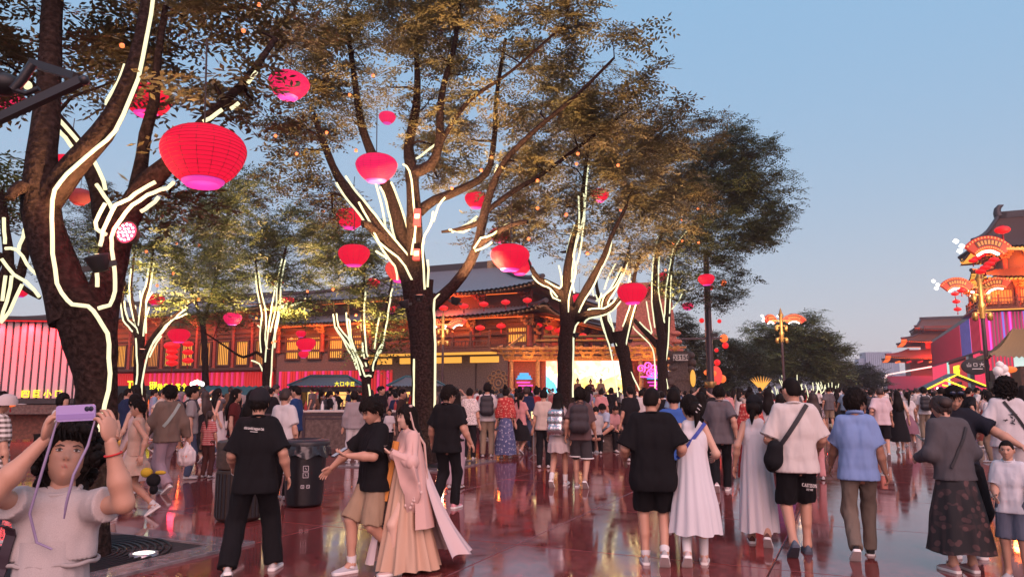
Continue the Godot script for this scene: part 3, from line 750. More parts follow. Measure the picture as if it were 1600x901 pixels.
	tree("tree", "small lit back-row tree above the roofed snack kiosk", 32.0,
		[[[573, 680, 18], [573, 640, 15], [572, 600, 15], [572, 580, 16]],
		[[568, 590, 9], [556, 560, 7], [540, 530, 6], [526, 510, 4], [520, 470, 3]], [[570, 590, 8], [552, 540, 6], [545, 505, 5], [543, 470, 3]], [[578, 590, 9], [590, 550, 7], [598, 520, 5], [605, 480, 4], [615, 420, 3]], [[574, 575, 6], [568, 540, 5], [566, 490, 4], [570, 420, 3]]],
		[[570, 440, 80, 50, 0, 80], [520, 410, 60, 40, 0, 50], [620, 490, 50, 40, 0.4, 40], [580, 380, 70, 40, 0.5, 46], [600, 540, 40, 30, 0.6, 16], [540, 350, 50, 30, 0.6, 20]], Color(0.08, 0.11, 0.03), back,
		[[[563, 586, -0.15], [556, 560], [545, 540], [530, 520], [525, 511]], [[570, 588, -0.2], [562, 565], [554, 545], [548, 525], [546, 500], [542, 502], [546, 532]], [[582, 580, -0.2], [584, 566], [596, 545], [598, 536], [590, 548], [586, 560]], [[572, 572, -0.1], [568, 555], [566, 535]], [[564, 505, 0], [566, 525]], [[594, 488, 0], [588, 520], [585, 545]], [[608, 474, 0], [602, 500], [596, 520], [592, 538]], [[578, 620, -0.2], [576, 600]], [[570, 588, -0.2], [576, 586], [580, 588]], [[565, 556, -0.1], [567, 540]]],
		"rope light on the back-row tree above the snack kiosk", 2.5)

# ---------------------------------------------------------------- buildings
# one side of a tiled roof: eave line from a to b, ridge line from c to d, concave, corners turned up
func roof_side(m: MB, a: Vector3, b: Vector3, c: Vector3, d: Vector3, up: float, pitch := 0.42) -> void:
	var n := int(a.distance_to(b) / (pitch * 0.5)) + 1
	n = clampi(n, 8, 150)
	var rows := []
	for r in 8:
		var f := r / 7.0
		var row := []
		for q in n + 1:
			var x := float(q) / n
			var p := a.lerp(b, x).lerp(c.lerp(d, x), f)
			p.y -= 0.55 * sin(PI * f) * minf(1.0, (c.y - a.y) * 0.3)
			p.y += up * pow(absf(2.0 * x - 1.0), 5.0) * (1.0 - f)
			p.y += 0.09 * (1.0 if q % 2 == 0 else 0.0)
			row.append(p)
		rows.append(row)
	m.grid(rows, false)
	# make the sheet face up
	var s0 := m.v.size() - rows.size() * (n + 1)
	if m.n[s0 + n].y < 0:
		for k in range(s0, m.n.size()): m.n[k] = -m.n[k]
		for k in range(m.i.size() - (rows.size() - 1) * n * 6, m.i.size(), 3):
			var w := m.i[k + 1]; m.i[k + 1] = m.i[k + 2]; m.i[k + 2] = w

# hipped roof centred at ce: eave half sizes w, dp at height y0; ridge half length rl at height y1
func hip_roof(parent: Node3D, ce: Vector3, w: float, dp: float, y0: float, y1: float, rl: float, ml: Material, rd := 0.0, glowmat: Material = null) -> Node3D:
	var up := 0.7
	var e := [Vector3(-w, y0, dp), Vector3(w, y0, dp), Vector3(w, y0, -dp), Vector3(-w, y0, -dp)]
	var r := [Vector3(-rl, y1, rd), Vector3(rl, y1, rd), Vector3(rl, y1, -rd), Vector3(-rl, y1, -rd)]
	var m := MB.new()
	for k in 4: roof_side(m, ce + e[k], ce + e[(k + 1) % 4], ce + r[k], ce + r[(k + 1) % 4], up)
	var root := obj("roof", m, ml, parent)
	var rg := MB.new()
	for k in 4:
		var pts := []
		for q in 8:
			var f := q / 7.0
			var p: Vector3 = ce + e[k].lerp(r[k], f)
			p.y += up * (1 - f) - 0.55 * sin(PI * f) * minf(1.0, (y1 - y0) * 0.3) + 0.2
			pts.append(p)
		rg.tube(pts, range(8).map(func(_x): return 0.2), 6)
	if rd == 0.0: rg.bar(ce + Vector3(-rl - 0.3, y1 + 0.25, 0), ce + Vector3(rl + 0.3, y1 + 0.25, 0), 0.4, 0.7)
	obj("ridge", rg, M.tile_dark, root)
	# rafter ends and eave board
	var rf := MB.new()
	for k in 4:
		var a: Vector3 = e[k]; var b: Vector3 = e[(k + 1) % 4]
		var n := int(a.distance_to(b) / 0.36)
		var inward := (-(a + b) * 0.5 * Vector3(1, 0, 1)).normalized()
		for q in n:
			var f := (q + 0.5) / n
			var p := ce + a.lerp(b, f)
			p.y += up * pow(absf(2 * f - 1), 5.0) - 0.17
			rf.bar(p + inward * 0.05, p + inward * 1.1 + Vector3(0, 0.05, 0), 0.13, 0.13)
	tag(obj("rafters", rf, glowmat if glowmat else M.tan, root), "", "", "", "stuff")
	var sf := MB.new()
	for k in 4:
		var a: Vector3 = e[k]; var b: Vector3 = e[(k + 1) % 4]
		var inner := Vector3(0.72, 1, 0.72)
		sf.quad(ce + a - Vector3(0, 0.06, 0), ce + b - Vector3(0, 0.06, 0), ce + b * inner + Vector3(0, 0.3, 0), ce + a * inner + Vector3(0, 0.3, 0), Vector3.DOWN)
	obj("soffit", sf, M.redwood, root)
	return root

func chiwei(parent: Node3D, p: Vector3, s: float, dirx: float, ml: Material) -> void:
	# curled ridge-end ornament
	var m := MB.new()
	var pts := [Vector3(0, 0, 0), Vector3(0.1, 0.5, 0), Vector3(0.05, 1.0, 0), Vector3(-0.25, 1.4, 0), Vector3(-0.7, 1.55, 0)]
	var p2 := []
	for q in pts: p2.append(p + Vector3(q.x * dirx, q.y, q.z) * s)
	m.tube(p2, [0.55 * s, 0.5 * s, 0.42 * s, 0.3 * s, 0.05 * s], 8)
	m.bar(p + Vector3(-0.9 * dirx * s, 0.1 * s, 0), p + Vector3(0.4 * dirx * s, 0.1 * s, 0), 0.5 * s, 0.7 * s)
	obj("ridge_ornament", m, ml, parent)

func bracket(parent: Node3D, p: Vector3, out: Vector3, ml: Material) -> void:
	var m := MB.new()
	var side := Vector3(-out.z, 0, out.x)
	for k in 3:
		var c := p + out * (0.2 + 0.3 * k) + Vector3(0, 0.26 * k, 0)
		m.bar(c - side * (0.35 + 0.16 * k), c + side * (0.35 + 0.16 * k), 0.18, 0.16)
		m.bar(c - out * 0.4, c + out * 0.35 + Vector3(0, 0.02, 0), 0.16, 0.15)
		for e in [-1, 1]: m.box(c + side * e * (0.3 + 0.14 * k) + Vector3(0, 0.13, 0), Vector3(0.2, 0.12, 0.2))
	obj("bracket", m, ml, parent)

# window: frame with a lit pane behind vertical bars, in a wall facing out (local +z)
func lit_window(parent: Node3D, p: Vector3, w: float, h: float, pane: Material, bars := 5, yaw := 0.0) -> void:
	var bs := Basis(Vector3.UP, yaw)
	var f := MB.new()
	for e in [-1, 1]:
		f.box(p + bs * Vector3(e * w * 0.5, 0, 0.05), Vector3(0.14, h + 0.14, 0.22), bs)
		f.box(p + bs * Vector3(0, e * h * 0.5, 0.05), Vector3(w - 0.14, 0.14, 0.215), bs)
	for k in bars:
		f.box(p + bs * Vector3(-w * 0.5 + w * (k + 1) / (bars + 1), 0, 0.03), Vector3(0.05, h - 0.14, 0.06), bs)
	var o := obj("window", f, M.wood_dark, parent)
	var g := MB.new(); g.box(p + bs * Vector3(0, 0, -0.02), Vector3(w - 0.1, h - 0.1, 0.04), bs)
	obj("pane", g, pane, o)

func tier_wall(parent: Node3D, x0: float, x1: float, z: float, y0: float, y1: float, mt: Material, th := 0.4) -> void:
	var m := MB.new(); m.box(Vector3((x0 + x1) * 0.5, (y0 + y1) * 0.5, z - th * 0.5), Vector3(x1 - x0, y1 - y0, th))
	obj("wall", m, mt, parent)

func column(parent: Node3D, p: Vector3, h: float, r: float, mt: Material) -> void:
	var m := MB.new(); m.lathe([Vector2(r * 1.3, 0), Vector2(r * 1.3, 0.2), Vector2(r, 0.25), Vector2(r, h)], 10, p)
	obj("column", m, mt, parent)

func balustrade(parent: Node3D, a: Vector3, b: Vector3, mt: Material) -> void:
	var m := MB.new()
	for y in [0.12, 0.55, 0.95]: m.bar(a + Vector3(0, y, 0), b + Vector3(0, y, 0), 0.1, 0.1)
	var n := int(a.distance_to(b) / 1.8) + 1
	for k in n + 1:
		var p := a.lerp(b, float(k) / n)
		m.box(p + Vector3(0, 0.6, 0), Vector3(0.17, 1.2, 0.17)); m.ball(p + Vector3(0, 1.27, 0), Vector3.ONE * 0.11, 5, 6)
		if k < n:
			for j in 5:
				var q := a.lerp(b, (k + (j + 0.5) / 5.0) / n)
				m.box(q + Vector3(0, 0.34, 0), Vector3(0.06, 0.4, 0.06))
	obj("balustrade", m, mt, parent)

func build_left_pavilion() -> void:
	# local x along the face (towards the avenue), z towards the camera; origin at the avenue corner
	var P := base("pavilion", street(53.3, -23.0), TURN)
	tag(P, "two-tier timber pavilion with grey tiled hip roofs, red lanterns under its eaves", "pavilion")
	var W := 26.0; var D := 20.0
	tier_wall(P, -W, 0, 0, 0, 5.0, M.plaster); tier_wall(P, -W, -0.02, -0.3, 5.0, 7.6, M.wood)
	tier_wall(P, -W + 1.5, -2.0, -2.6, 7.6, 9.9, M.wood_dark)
	var side := MB.new(); side.box(Vector3(-0.2, 3.8, -D * 0.5 - 0.02), Vector3(0.4, 7.6, D - 0.05)); side.box(Vector3(-2.2, 8.7, -D * 0.5), Vector3(0.4, 2.3, D - 6))
	obj("wall", side, M.wood, P)
	hip_roof(P, Vector3(-W * 0.5, 0, -D * 0.5), W * 0.5 + 1.9, D * 0.5 + 1.9, 7.45, 8.5, W * 0.5 - 1.6, M.tile, D * 0.5 - 2.4, M.tan)
	var rr := hip_roof(P, Vector3(-W * 0.5, 0, -D * 0.5), W * 0.5 + 0.6, D * 0.5 - 0.6, 9.75, 13.4, 5.0, M.tile, 0.0, M.tan)
	for e in [-1, 1]: chiwei(rr, Vector3(-W * 0.5 + e * 5.0, 13.5, -D * 0.5), 1.15, e, M.tan)
	# columns, beams, brackets of the upper storey
	for k in 6:
		var x := -0.25 - k * (W - 0.5) / 5.0
		column(P, Vector3(x, 5.0, 0.12), 2.4, 0.2, M.redwood)
		bracket(P, Vector3(x, 6.75, 0.2), Vector3(0, 0, 1), M.tan); bracket(P, Vector3(x * 0.85 - 1.2, 9.0, -2.4), Vector3(0, 0, 1), M.redwood)
	for k in 5:
		bracket(P, Vector3(0.05, 6.75, -1.5 - k * 4.0), Vector3(1, 0, 0), M.tan)
		column(P, Vector3(0.12, 5.0, -1.5 - k * 4.0), 2.4, 0.2, M.redwood)
	var beams := MB.new()
	for y in [5.15, 6.1, 6.6, 7.1]: beams.box(Vector3(-W * 0.5, y, 0.06), Vector3(W, 0.22, 0.2)); beams.box(Vector3(0.06, y + 0.003, -D * 0.5), Vector3(0.2, 0.22, D - 0.3))
	obj("beam", beams, M.wood_dark, P)
	for k in 4: lit_window(P, Vector3(-16.6 - k * 2.5, 5.4, 0.02), 1.6, 2.0, M.amber, 6)
	for k in 1: lit_window(P, Vector3(-1.35 - k * 13.0, 5.95, 0.02), 1.7, 1.25, M.amber, 7)
	for k in 3: lit_window(P, Vector3(0.03, 5.95, -2.6 - k * 4.0), 1.6, 1.25, M.amber, 6, PI / 2)
	# balcony with lit underside
	var bal := MB.new(); bal.box(Vector3(-9.6, 4.75, 0.9), Vector3(13.6, 0.3, 1.8))
	obj("balcony", bal, M.wood, P)
	balustrade(P, Vector3(-16.2, 4.9, 1.7), Vector3(-3.0, 4.9, 1.7), M.wood)
	var strip := MB.new(); strip.box(Vector3(-9.6, 4.52, 1.0), Vector3(13.2, 0.14, 1.2))
	obj("cove_light", strip, M.amber, P)
	for k in 4:
		var w := MB.new(); w.box(Vector3(-4.3 - k * 3.4, 4.05, 0.03), Vector3(2.6, 0.5, 0.06))
		obj("light_panel", w, M.amber, P)
	var cove := MB.new()
	cove.box(Vector3(-W * 0.5, 7.28, 1.1), Vector3(W, 0.06, 0.1)); cove.box(Vector3(1.1, 7.28, -D * 0.5), Vector3(0.1, 0.06, D)); cove.box(Vector3(-W * 0.5, 9.62, -2.2), Vector3(W - 4, 0.06, 0.1))
	obj("cove_light", cove, M.orange, P)
	for k in 6: omni("eave_light", Vector3(-2.0 - k * 4.4, 6.6, 1.7), Color(1, 0.46, 0.2), 6.5, 0.4, P)
	omni("eave_light", Vector3(1.7, 6.6, -4), Color(1, 0.42, 0.16), 9.0, 0.4, P)
	omni("eave_light", Vector3(-8, 9.2, -0.6), Color(1, 0.32, 0.13), 10.0, 0.4, P)
	for k in 38:
		var q := MB.new(); q.box(Vector3(-13.2 - k * 0.33, 1.95, 0.12), Vector3(0.2, 2.7, 0.12))
		obj("slat", q, [M.red_wash, M.pink_led, M.red_wash][k % 3], P)
	# dark entrance screens with pierced medallions
	for k in 2:
		var m := MB.new(); m.box(Vector3(-2.6 - k * 4.7, 1.9, 0.14), Vector3(4.55, 3.8, 0.25))
		obj("screen_wall", m, M.plaster, P)
	medallion(P, Vector3(-2.9, 2.15, 0.3), 1.05, M.tan)
	medallion(P, Vector3(-10.2, 2.9, 0.3), 1.0, M.plaster); medallion(P, Vector3(-10.5, 1.3, 0.3), 0.7, M.plaster); medallion(P, Vector3(-8.6, 2.4, 0.3), 0.9, M.plaster)
	# --- long wing to the left
	var Q := base("long_wing", street(53.3, -49.3), TURN)
	tag(Q, "long timber wing with glowing ochre windows above a red slat ground floor", "building")
	var L := 40.0
	tier_wall(Q, -L, 0, -0.6, 0, 3.6, M.redwood); tier_wall(Q, -L, 0, 0, 3.6, 9.0, M.wood)
	hip_roof(Q, Vector3(-L * 0.5 + 0.2, 0, -7), L * 0.5 + 1.5, 8.9, 8.9, 11.4, L * 0.5 - 5, M.tile)
	for k in 16:
		lit_window(Q, Vector3(-1.5 - k * 2.42, 5.1, 0.03), 1.6, 2.3, M.amber if k % 3 else M.amber_soft, 6)
		column(Q, Vector3(-0.3 - k * 2.42, 3.6, 0.1), 5.2, 0.17, M.redwood)
		if k % 2 == 0: bracket(Q, Vector3(-0.3 - k * 2.42, 7.9, 0.1), Vector3(0, 0, 1), M.tan)
	var b2 := MB.new()
	for y in [6.6, 7.0, 7.5, 8.1]: b2.box(Vector3(-L * 0.5, y, 0.06), Vector3(L, 0.16, 0.2))
	b2.box(Vector3(-L * 0.5, 3.6, 0.3), Vector3(L, 0.25, 0.8))
	obj("beam", b2, M.wood_dark, Q)
	for k in 5: omni("eave_light", Vector3(-3.0 - k * 6.5, 7.3, 1.9), Color(1, 0.42, 0.2), 5.5, 0.4, Q)
	for k in 120:
		var s := MB.new(); s.box(Vector3(-0.2 - k * 0.33, 1.95, 0.02), Vector3(0.2, 2.7, 0.12))
		obj("slat", s, [M.red_wash, M.red_led, M.red_wash, M.pink_led][k % 4] if k > 10 and k < 50 else M.red_wash, Q)
	# grey-roofed shop row with the yellow sign in front of the wing
	var S := base("tea_shop", at(255, 640, 40.0) * Vector3(1, 0, 1), TURN)
	S.scale = Vector3.ONE * 0.62
	tag(S, "low dark shop with yellow lit sign lettering along its fascia", "shop")
	var sb := MB.new(); sb.box(Vector3(0, 1.4, -1.5), Vector3(13, 2.8, 3)); obj("wall", sb, M.plaster, S)
	var fa := MB.new(); fa.box(Vector3(-0.2, 2.55, 0.35), Vector3(13.4, 0.9, 0.7)); obj("fascia", fa, M.dark, S)
	var ct := MB.new(); ct.box(Vector3(0, 0.5, 0.5), Vector3(10, 1.0, 0.7)); obj("counter", ct, M.wood_dark, S)
	for k in 4:
		var lw := MB.new(); lw.box(Vector3(-4.5 + k * 3.0, 1.55, 0.02), Vector3(2.2, 1.0, 0.06)); obj("lit_menu", lw, [M.amber, M.orange, M.amber, M.white_lamp][k] if k < 3 else M.amber_soft, S)
	latin(S, "TE", Vector3(-3.2, 3.02, 0.72), 0.78, M.yellow)
	latin(S, "SEN", Vector3(-0.6, 3.14, 0.72), 0.36, M.yellow); latin(S, "SEP", Vector3(-0.6, 2.86, 0.72), 0.36, M.yellow)
	var gl := ["zhong", "qing", "shan", "cha", "she"]
	for k in 5: glyph(S, gl[k], Vector3(0.25 + k * 0.72, 2.86, 0.74), 0.6, M.yellow)
	var cl := MB.new()
	for q in 5: cl.ball(Vector3(4.0 + q * 0.3, 3.12 + [0, 0.1, 0.17, 0.08, 0][q], 0.72), Vector3(0.24, 0.2, 0.06))
	obj("cloud_emblem", cl, M.white_lamp, S)
	for k in 4: glyph(S, ["kou", "zhong_b", "kou", "xiao"][k], Vector3(3.9 + k * 0.34, 2.74, 0.74), 0.26, M.yellow)

func medallion(parent: Node3D, p: Vector3, r: float, mt: Material) -> void:
	var m := MB.new()
	var ring := func(ce: Vector3, rad: float, w: float, n: int):
		var pts := []
		for q in n + 1: pts.append(ce + Vector3(cos(TAU * q / n) * rad, sin(TAU * q / n) * rad, 0))
		m.tube(pts, range(n + 1).map(func(_x): return w), 4, false)
	ring.call(p, r * 0.2, 0.05 * r, 12); ring.call(p, r * 0.45, 0.04 * r, 16); ring.call(p, r * 0.7, 0.035 * r, 20)
	for k in 12:
		var a := TAU * k / 12
		ring.call(p + Vector3(cos(a), sin(a), 0) * r * 0.8, r * 0.2, 0.035 * r, 10)
		ring.call(p + Vector3(cos(a + 0.26), sin(a + 0.26), 0) * r * 0.55, r * 0.16, 0.03 * r, 8)
	obj("medallion", m, mt, parent)

func latin(parent: Node3D, text: String, p: Vector3, h: float, mt: Material, yaw := 0.0, bold := true, called := "lettering") -> MeshInstance3D:
	var t := TextMesh.new()
	var f := SystemFont.new(); f.font_names = PackedStringArray(["Droid Sans"]); f.font_weight = 700 if bold else 400
	t.font = f; t.text = text; t.font_size = 64; t.pixel_size = h / 46.0; t.depth = h * 0.08
	var o := obj(called, t, mt, parent)
	o.position = p; o.rotation.y = yaw
	return o

const STROKES := {
	"zhong": [[1,9,4,9.5],[0.5,7,4.5,7],[2.5,9,2.5,0],[2.5,6,0.5,3],[2.6,6,4.3,4],[5.5,7.5,9.5,7.5,9.5,3.5,5.5,3.5,5.5,7.5],[7.5,10,7.5,0]],
	"qing": [[1.5,9,8.5,9],[2,7.5,8,7.5],[0.5,6,9.5,6],[5,10,5,6],[2.5,0,2.5,4.8,7.5,4.8,7.5,0],[2.5,3.3,7.5,3.3],[2.5,1.8,7.5,1.8]],
	"shan": [[5,10,5,1],[1,6.5,1,1,9,1],[9,6.5,9,0.5]],
	"cha": [[0.5,8.7,9.5,8.7],[3,10,3,7.6],[7,10,7,7.6],[5,7.5,0.5,4.5],[5,7.5,9.5,4.5],[2,3.5,8,3.5],[5,5,5,0],[3.2,2.4,1.8,0.8],[6.8,2.4,8.2,0.8]],
	"she": [[5,10,0.5,6],[5,10,9.5,6],[2,5.6,8,5.6],[5,7,5,3.5],[2.5,3.3,7.5,3.3,7.5,0.5,2.5,0.5,2.5,3.3]],
	"xiao": [[5,10,5,0.5,3.8,1.2],[2.5,6.5,1,3],[7.5,6.5,9.2,3]],
	"kou": [[1.5,8.5,8.5,8.5,8.5,1.5,1.5,1.5,1.5,8.5]],
	"si": [[1,8.5,9,8.5,9,1,1,1,1,8.5],[3.8,8.5,3.4,5,2.4,3.6],[6,8.5,6,4.5,7.6,4.2]],
	"zhong_b": [[1.5,7.8,8.5,7.8,8.5,3.6,1.5,3.6,1.5,7.8],[5,10,5,0]],
	"da": [[0.5,6.5,9.5,6.5],[5,10,5,6.5,1,0],[5,6.5,9.5,0]],
	"chang": [[7.5,9.5,4,7],[0.5,5.5,9.5,5.5],[3,10,3,0.8,5,1.8],[4.5,5.2,9.3,0.3]],
	"an": [[5,10,5,9],[1,7,1,8.7,9,8.7,9,7],[4,7.5,2.5,3.2,8,0],[7,5.5,2,0],[0.5,5,9.5,5]],
	"ju": [[8.5,9,1.5,9,1.5,1,8.8,1],[1.5,6.6,7.5,6.6,7.5,3.4,1.5,3.4]],
	"xing": [[2.5,9.5,7.5,9.5,7.5,6.2,2.5,6.2,2.5,9.5],[2.5,7.8,7.5,7.8],[2.2,5.5,1,3.6],[2,4.4,8.5,4.4],[5,5.8,5,0.6],[2.2,2.6,8,2.6],[0.8,0.6,9.2,0.6]],
}

func glyph(parent: Node3D, k: String, p: Vector3, h: float, mt: Material, yaw := 0.0) -> void:
	var m := MB.new()
	var bs := Basis(Vector3.UP, yaw)
	var j := 0
	for s in STROKES[k]:
		for q in range(0, s.size() - 2, 2):
			var a := p + bs * (Vector3(s[q] - 5, s[q + 1] - 5, 0) * h * 0.1); var b := p + bs * (Vector3(s[q + 2] - 5, s[q + 3] - 5, 0) * h * 0.1)
			var d := (b - a).normalized()
			var zz := bs.z
			m.box((a + b) * 0.5 + zz * 0.0015 * j, Vector3(h * 0.105, h * 0.06, (b - a).length() + h * 0.08), Basis(d.cross(zz), zz, d)); j += 1
	obj("character", m, mt, parent)

func screen_texture() -> ImageTexture:
	var w := 512; var h := 256
	var im := Image.create(w, h, false, Image.FORMAT_RGB8)
	var nz := FastNoiseLite.new(); nz.frequency = 0.012; nz.fractal_octaves = 4; nz.seed = 3
	for y in h:
		for x in w:
			var u := float(x) / w; var v := float(y) / h
			var n := nz.get_noise_2d(x, y)
			var c := Color(0.97, 0.86, 0.55).lerp(Color(1.0, 0.74, 0.3), clampf(v * 0.5 + n, 0, 1))
			if v < 0.26 + n * 0.3: c = Color(0.98, 0.62, 0.5).lerp(Color(0.96, 0.88, 0.84), clampf(u + n, 0, 1))
			var cl := sin(u * 21.0 + n * 5.0) * 0.06 + 0.36 + n * 0.2
			if absf(v - cl) < 0.06: c = c.lerp(Color(1.0, 0.97, 0.86), 0.8)
			if u < 0.24:
				var pk := 0.52 + (u - 0.06) * 2.0 + n * 0.2
				if v > pk - 0.25: c = Color(0.88, 0.76, 0.86)
				if v > pk: c = Color(0.1, 0.62, 0.92).lerp(Color(0.3, 0.85, 0.95), clampf((v - pk) * 2.5, 0, 1))
			im.set_pixel(x, y, c)
	return ImageTexture.create_from_image(im)

func cloud_sign(parent: Node3D, p: Vector3, s: float, flip: float) -> void:
	var mk := func(pts: Array, mt: Material, called: String):
		var m := MB.new(); var q := []
		for e in pts: q.append(p + Vector3(e[0] * flip, e[1], 0) * s)
		m.tube(q, range(q.size()).map(func(_x): return 0.06 * s), 6)
		obj(called, m, mt, parent)
	var spiral := func(cx: float, cy: float, r: float, st: float, turns: float):
		var pts := []
		for k in 17:
			var f := k / 16.0
			pts.append([cx + cos(st + f * TAU * turns) * r * (1 - f * 0.75), cy + sin(st + f * TAU * turns) * r * (1 - f * 0.75)])
		mk.call(pts, M.magenta, "neon_tube")
	spiral.call(-0.75, 0.95, 0.3, -1.0, 1.4); spiral.call(-0.3, 1.15, 0.3, -1.5, 1.4); spiral.call(0.1, 1.0, 0.25, -1.0, 1.3); spiral.call(-0.2, 0.62, 0.22, 0.5, 1.2); spiral.call(0.2, 0.6, 0.2, 0.4, 1.2)
	mk.call([[-0.8, 0.4], [0.2, 0.36], [1.0, 0.36], [1.25, 0.2], [1.15, 0.02], [0.9, -0.02], [0.4, -0.02], [0.2, -0.18], [0.4, -0.32], [0.9, -0.34]], M.magenta, "neon_tube")
	mk.call([[-0.1, -0.42], [0.5, -0.5], [1.1, -0.5]], M.magenta, "neon_tube")

func build_stage() -> void:
	var G := base("stage", at(919, 640, 50.0) * Vector3(1, 0, 1), -0.1)
	tag(G, "open-air stage with glowing cream LED screen under a gilded bracket roof", "stage")
	var pl := MB.new(); pl.box(Vector3(0, 0.5, 0.2), Vector3(11.6, 1.0, 4.4)); obj("platform", pl, M.wood_dark, G)
	var sc := MB.new(); sc.quad(Vector3(-2.85, 0.95, -0.9), Vector3(3.0, 0.95, -0.9), Vector3(3.0, 3.6, -0.9), Vector3(-2.85, 3.6, -0.9), Vector3(0, 0, 1))
	var sm := mat(0.1, 0.1, 0.1, 0.4); sm.emission_enabled = true; sm.emission = Color.BLACK; sm.emission_texture = screen_texture(); sm.emission_energy_multiplier = 1.15
	obj("led_screen", sc, sm, G)
	var bk := MB.new(); bk.box(Vector3(0, 1.9, -1.25), Vector3(11.0, 3.8, 0.5)); obj("back_wall", bk, M.redwood, G)
	for x in [-5.2, -3.4, 3.6, 5.4]: column(G, Vector3(x, 0.9, -0.5), 2.9, 0.14, M.tan)
	var fr := MB.new()
	fr.box(Vector3(0, 3.78, -0.6), Vector3(11.4, 0.28, 0.5)); fr.box(Vector3(0, 4.12, -0.3), Vector3(12.2, 0.14, 0.9)); fr.box(Vector3(0, 4.42, 0.0), Vector3(13.0, 0.12, 1.2))
	obj("beam", fr, M.tan, G)
	var em := MB.new(); em.box(Vector3(0, 3.62, -0.45), Vector3(10.8, 0.05, 0.1)); obj("cove_light", em, M.orange, G)
	for k in 9: bracket(G, Vector3(-5.4 + k * 1.35, 3.85, -0.4), Vector3(0, 0, 1), M.gold)
	var tr := MB.new(); tr.box(Vector3(0.5, 4.95, -0.5), Vector3(8, 0.12, 1.6)); tr.box(Vector3(0.5, 5.25, -0.7), Vector3(7, 0.12, 1.2)); tr.bar(Vector3(-5.5, 4.45, 0), Vector3(-4.3, 5.4, -0.5), 0.3, 0.14); tr.bar(Vector3(5.6, 4.45, 0), Vector3(4.6, 5.3, -0.5), 0.3, 0.14)
	obj("upper_beam", tr, M.gold, G)
	for k in 16:
		var rf := MB.new(); rf.bar(Vector3(-5.9 + k * 0.79, 4.5, 0.7), Vector3(-5.9 + k * 0.79, 4.66, -0.9), 0.14, 0.12); obj("rafter", rf, M.tan, G)
	# side panels: magenta striped boards with a blue roof emblem
	for e in [[-4.35, 1.0], [4.55, 1.0]]:
		var b := MB.new(); b.box(Vector3(e[0], 1.85, -0.86), Vector3(1.25, 1.7, 0.06)); obj("side_board", b, M.redwood, G)
		for k in 5:
			var s := MB.new(); s.box(Vector3(e[0] + (0.1 if k % 2 else -0.05), 1.3 + k * 0.21, -0.8), Vector3(1.0 - 0.08 * (k % 3), 0.09, 0.05)); obj("neon_bar", s, M.magenta, G)
		var c := MB.new(); c.box(Vector3(e[0], 2.5, -0.8), Vector3(0.9, 0.24, 0.06)); c.box(Vector3(e[0], 2.7, -0.8), Vector3(0.62, 0.18, 0.063)); c.box(Vector3(e[0], 2.38, -0.8), Vector3(1.1, 0.08, 0.066)); obj("roof_emblem", c, M.cyan, G)
	var pc := MB.new(); pc.box(Vector3(4.9, 1.5, 0.8), Vector3(0.5, 3.0, 0.3)); obj("sign_post", pc, M.blue_led, G)
	cloud_sign(G, Vector3(4.2, 2.1, 1.0), 0.95, 1.0)
	var dm := MB.new(); dm.ball(Vector3(5.6, 2.62, 1.0), Vector3(0.5, 0.34, 0.12)); dm.box(Vector3(5.6, 2.44, 1.0), Vector3(1.3, 0.12, 0.14)); obj("roof_emblem", dm, M.cyan, G)
	for x in [-4.0, 0.0, 4.0]: omni("stage_light", Vector3(x, 3.3, 2.2), Color(1, 0.62, 0.34), 6.0, 0.3, G)
	var al := AreaLight3D.new(); al.name = "screen_light"; al.area_size = Vector2(5.8, 2.6); al.light_color = Color(1, 0.83, 0.58); al.light_energy = 14.0; al.area_range = 60.0
	al.position = Vector3(0.1, 2.3, -0.85); al.rotation.y = PI; al.shadow_enabled = true
	G.add_child(al, true)
	# salmon-lit tower behind
	var T := base("tower", at(1012, 640, 56.0) * Vector3(1, 0, 1), -0.2)
	tag(T, "salmon-red lit tower wall with scalloped edge behind the stage", "tower")
	var m := MB.new()
	var rows := []
	for k in 9:
		var f := k / 8.0
		var w := lerpf(2.7, 1.9, f); var y := f * 9.6
		rows.append([Vector3(-w, y, 1.2), Vector3(w, y, 1.2), Vector3(w, y, -3), Vector3(-w, y, -3)])
	for k in 8:
		for q in 4:
			var o := [Vector3(0, 0, 1), Vector3(1, 0, 0), Vector3(0, 0, -1), Vector3(-1, 0, 0)]
			m.quad(rows[k][q], rows[k][(q + 1) % 4], rows[k + 1][(q + 1) % 4], rows[k + 1][q], o[q])
	m.quad(rows[8][0], rows[8][1], rows[8][2], rows[8][3], Vector3.UP)
	obj("wall", m, M.salmon, T)
	for k in 9:
		var s := MB.new(); s.ball(Vector3(2.6 - k * 0.06, 0.8 + k * 0.62, 1.0), Vector3(0.5, 0.22, 0.4), 6, 10); s.box(Vector3(2.2 - k * 0.06, 0.8 + k * 0.62, 1.0), Vector3(0.9, 0.3, 0.5)); obj("scallop", s, M.salmon, T)
	spot("floodlight", Vector3(-1.0, 0.5, 7), Vector3(0, 6, 0), Color(1, 0.36, 0.24), 300, 55, 0.4, T)

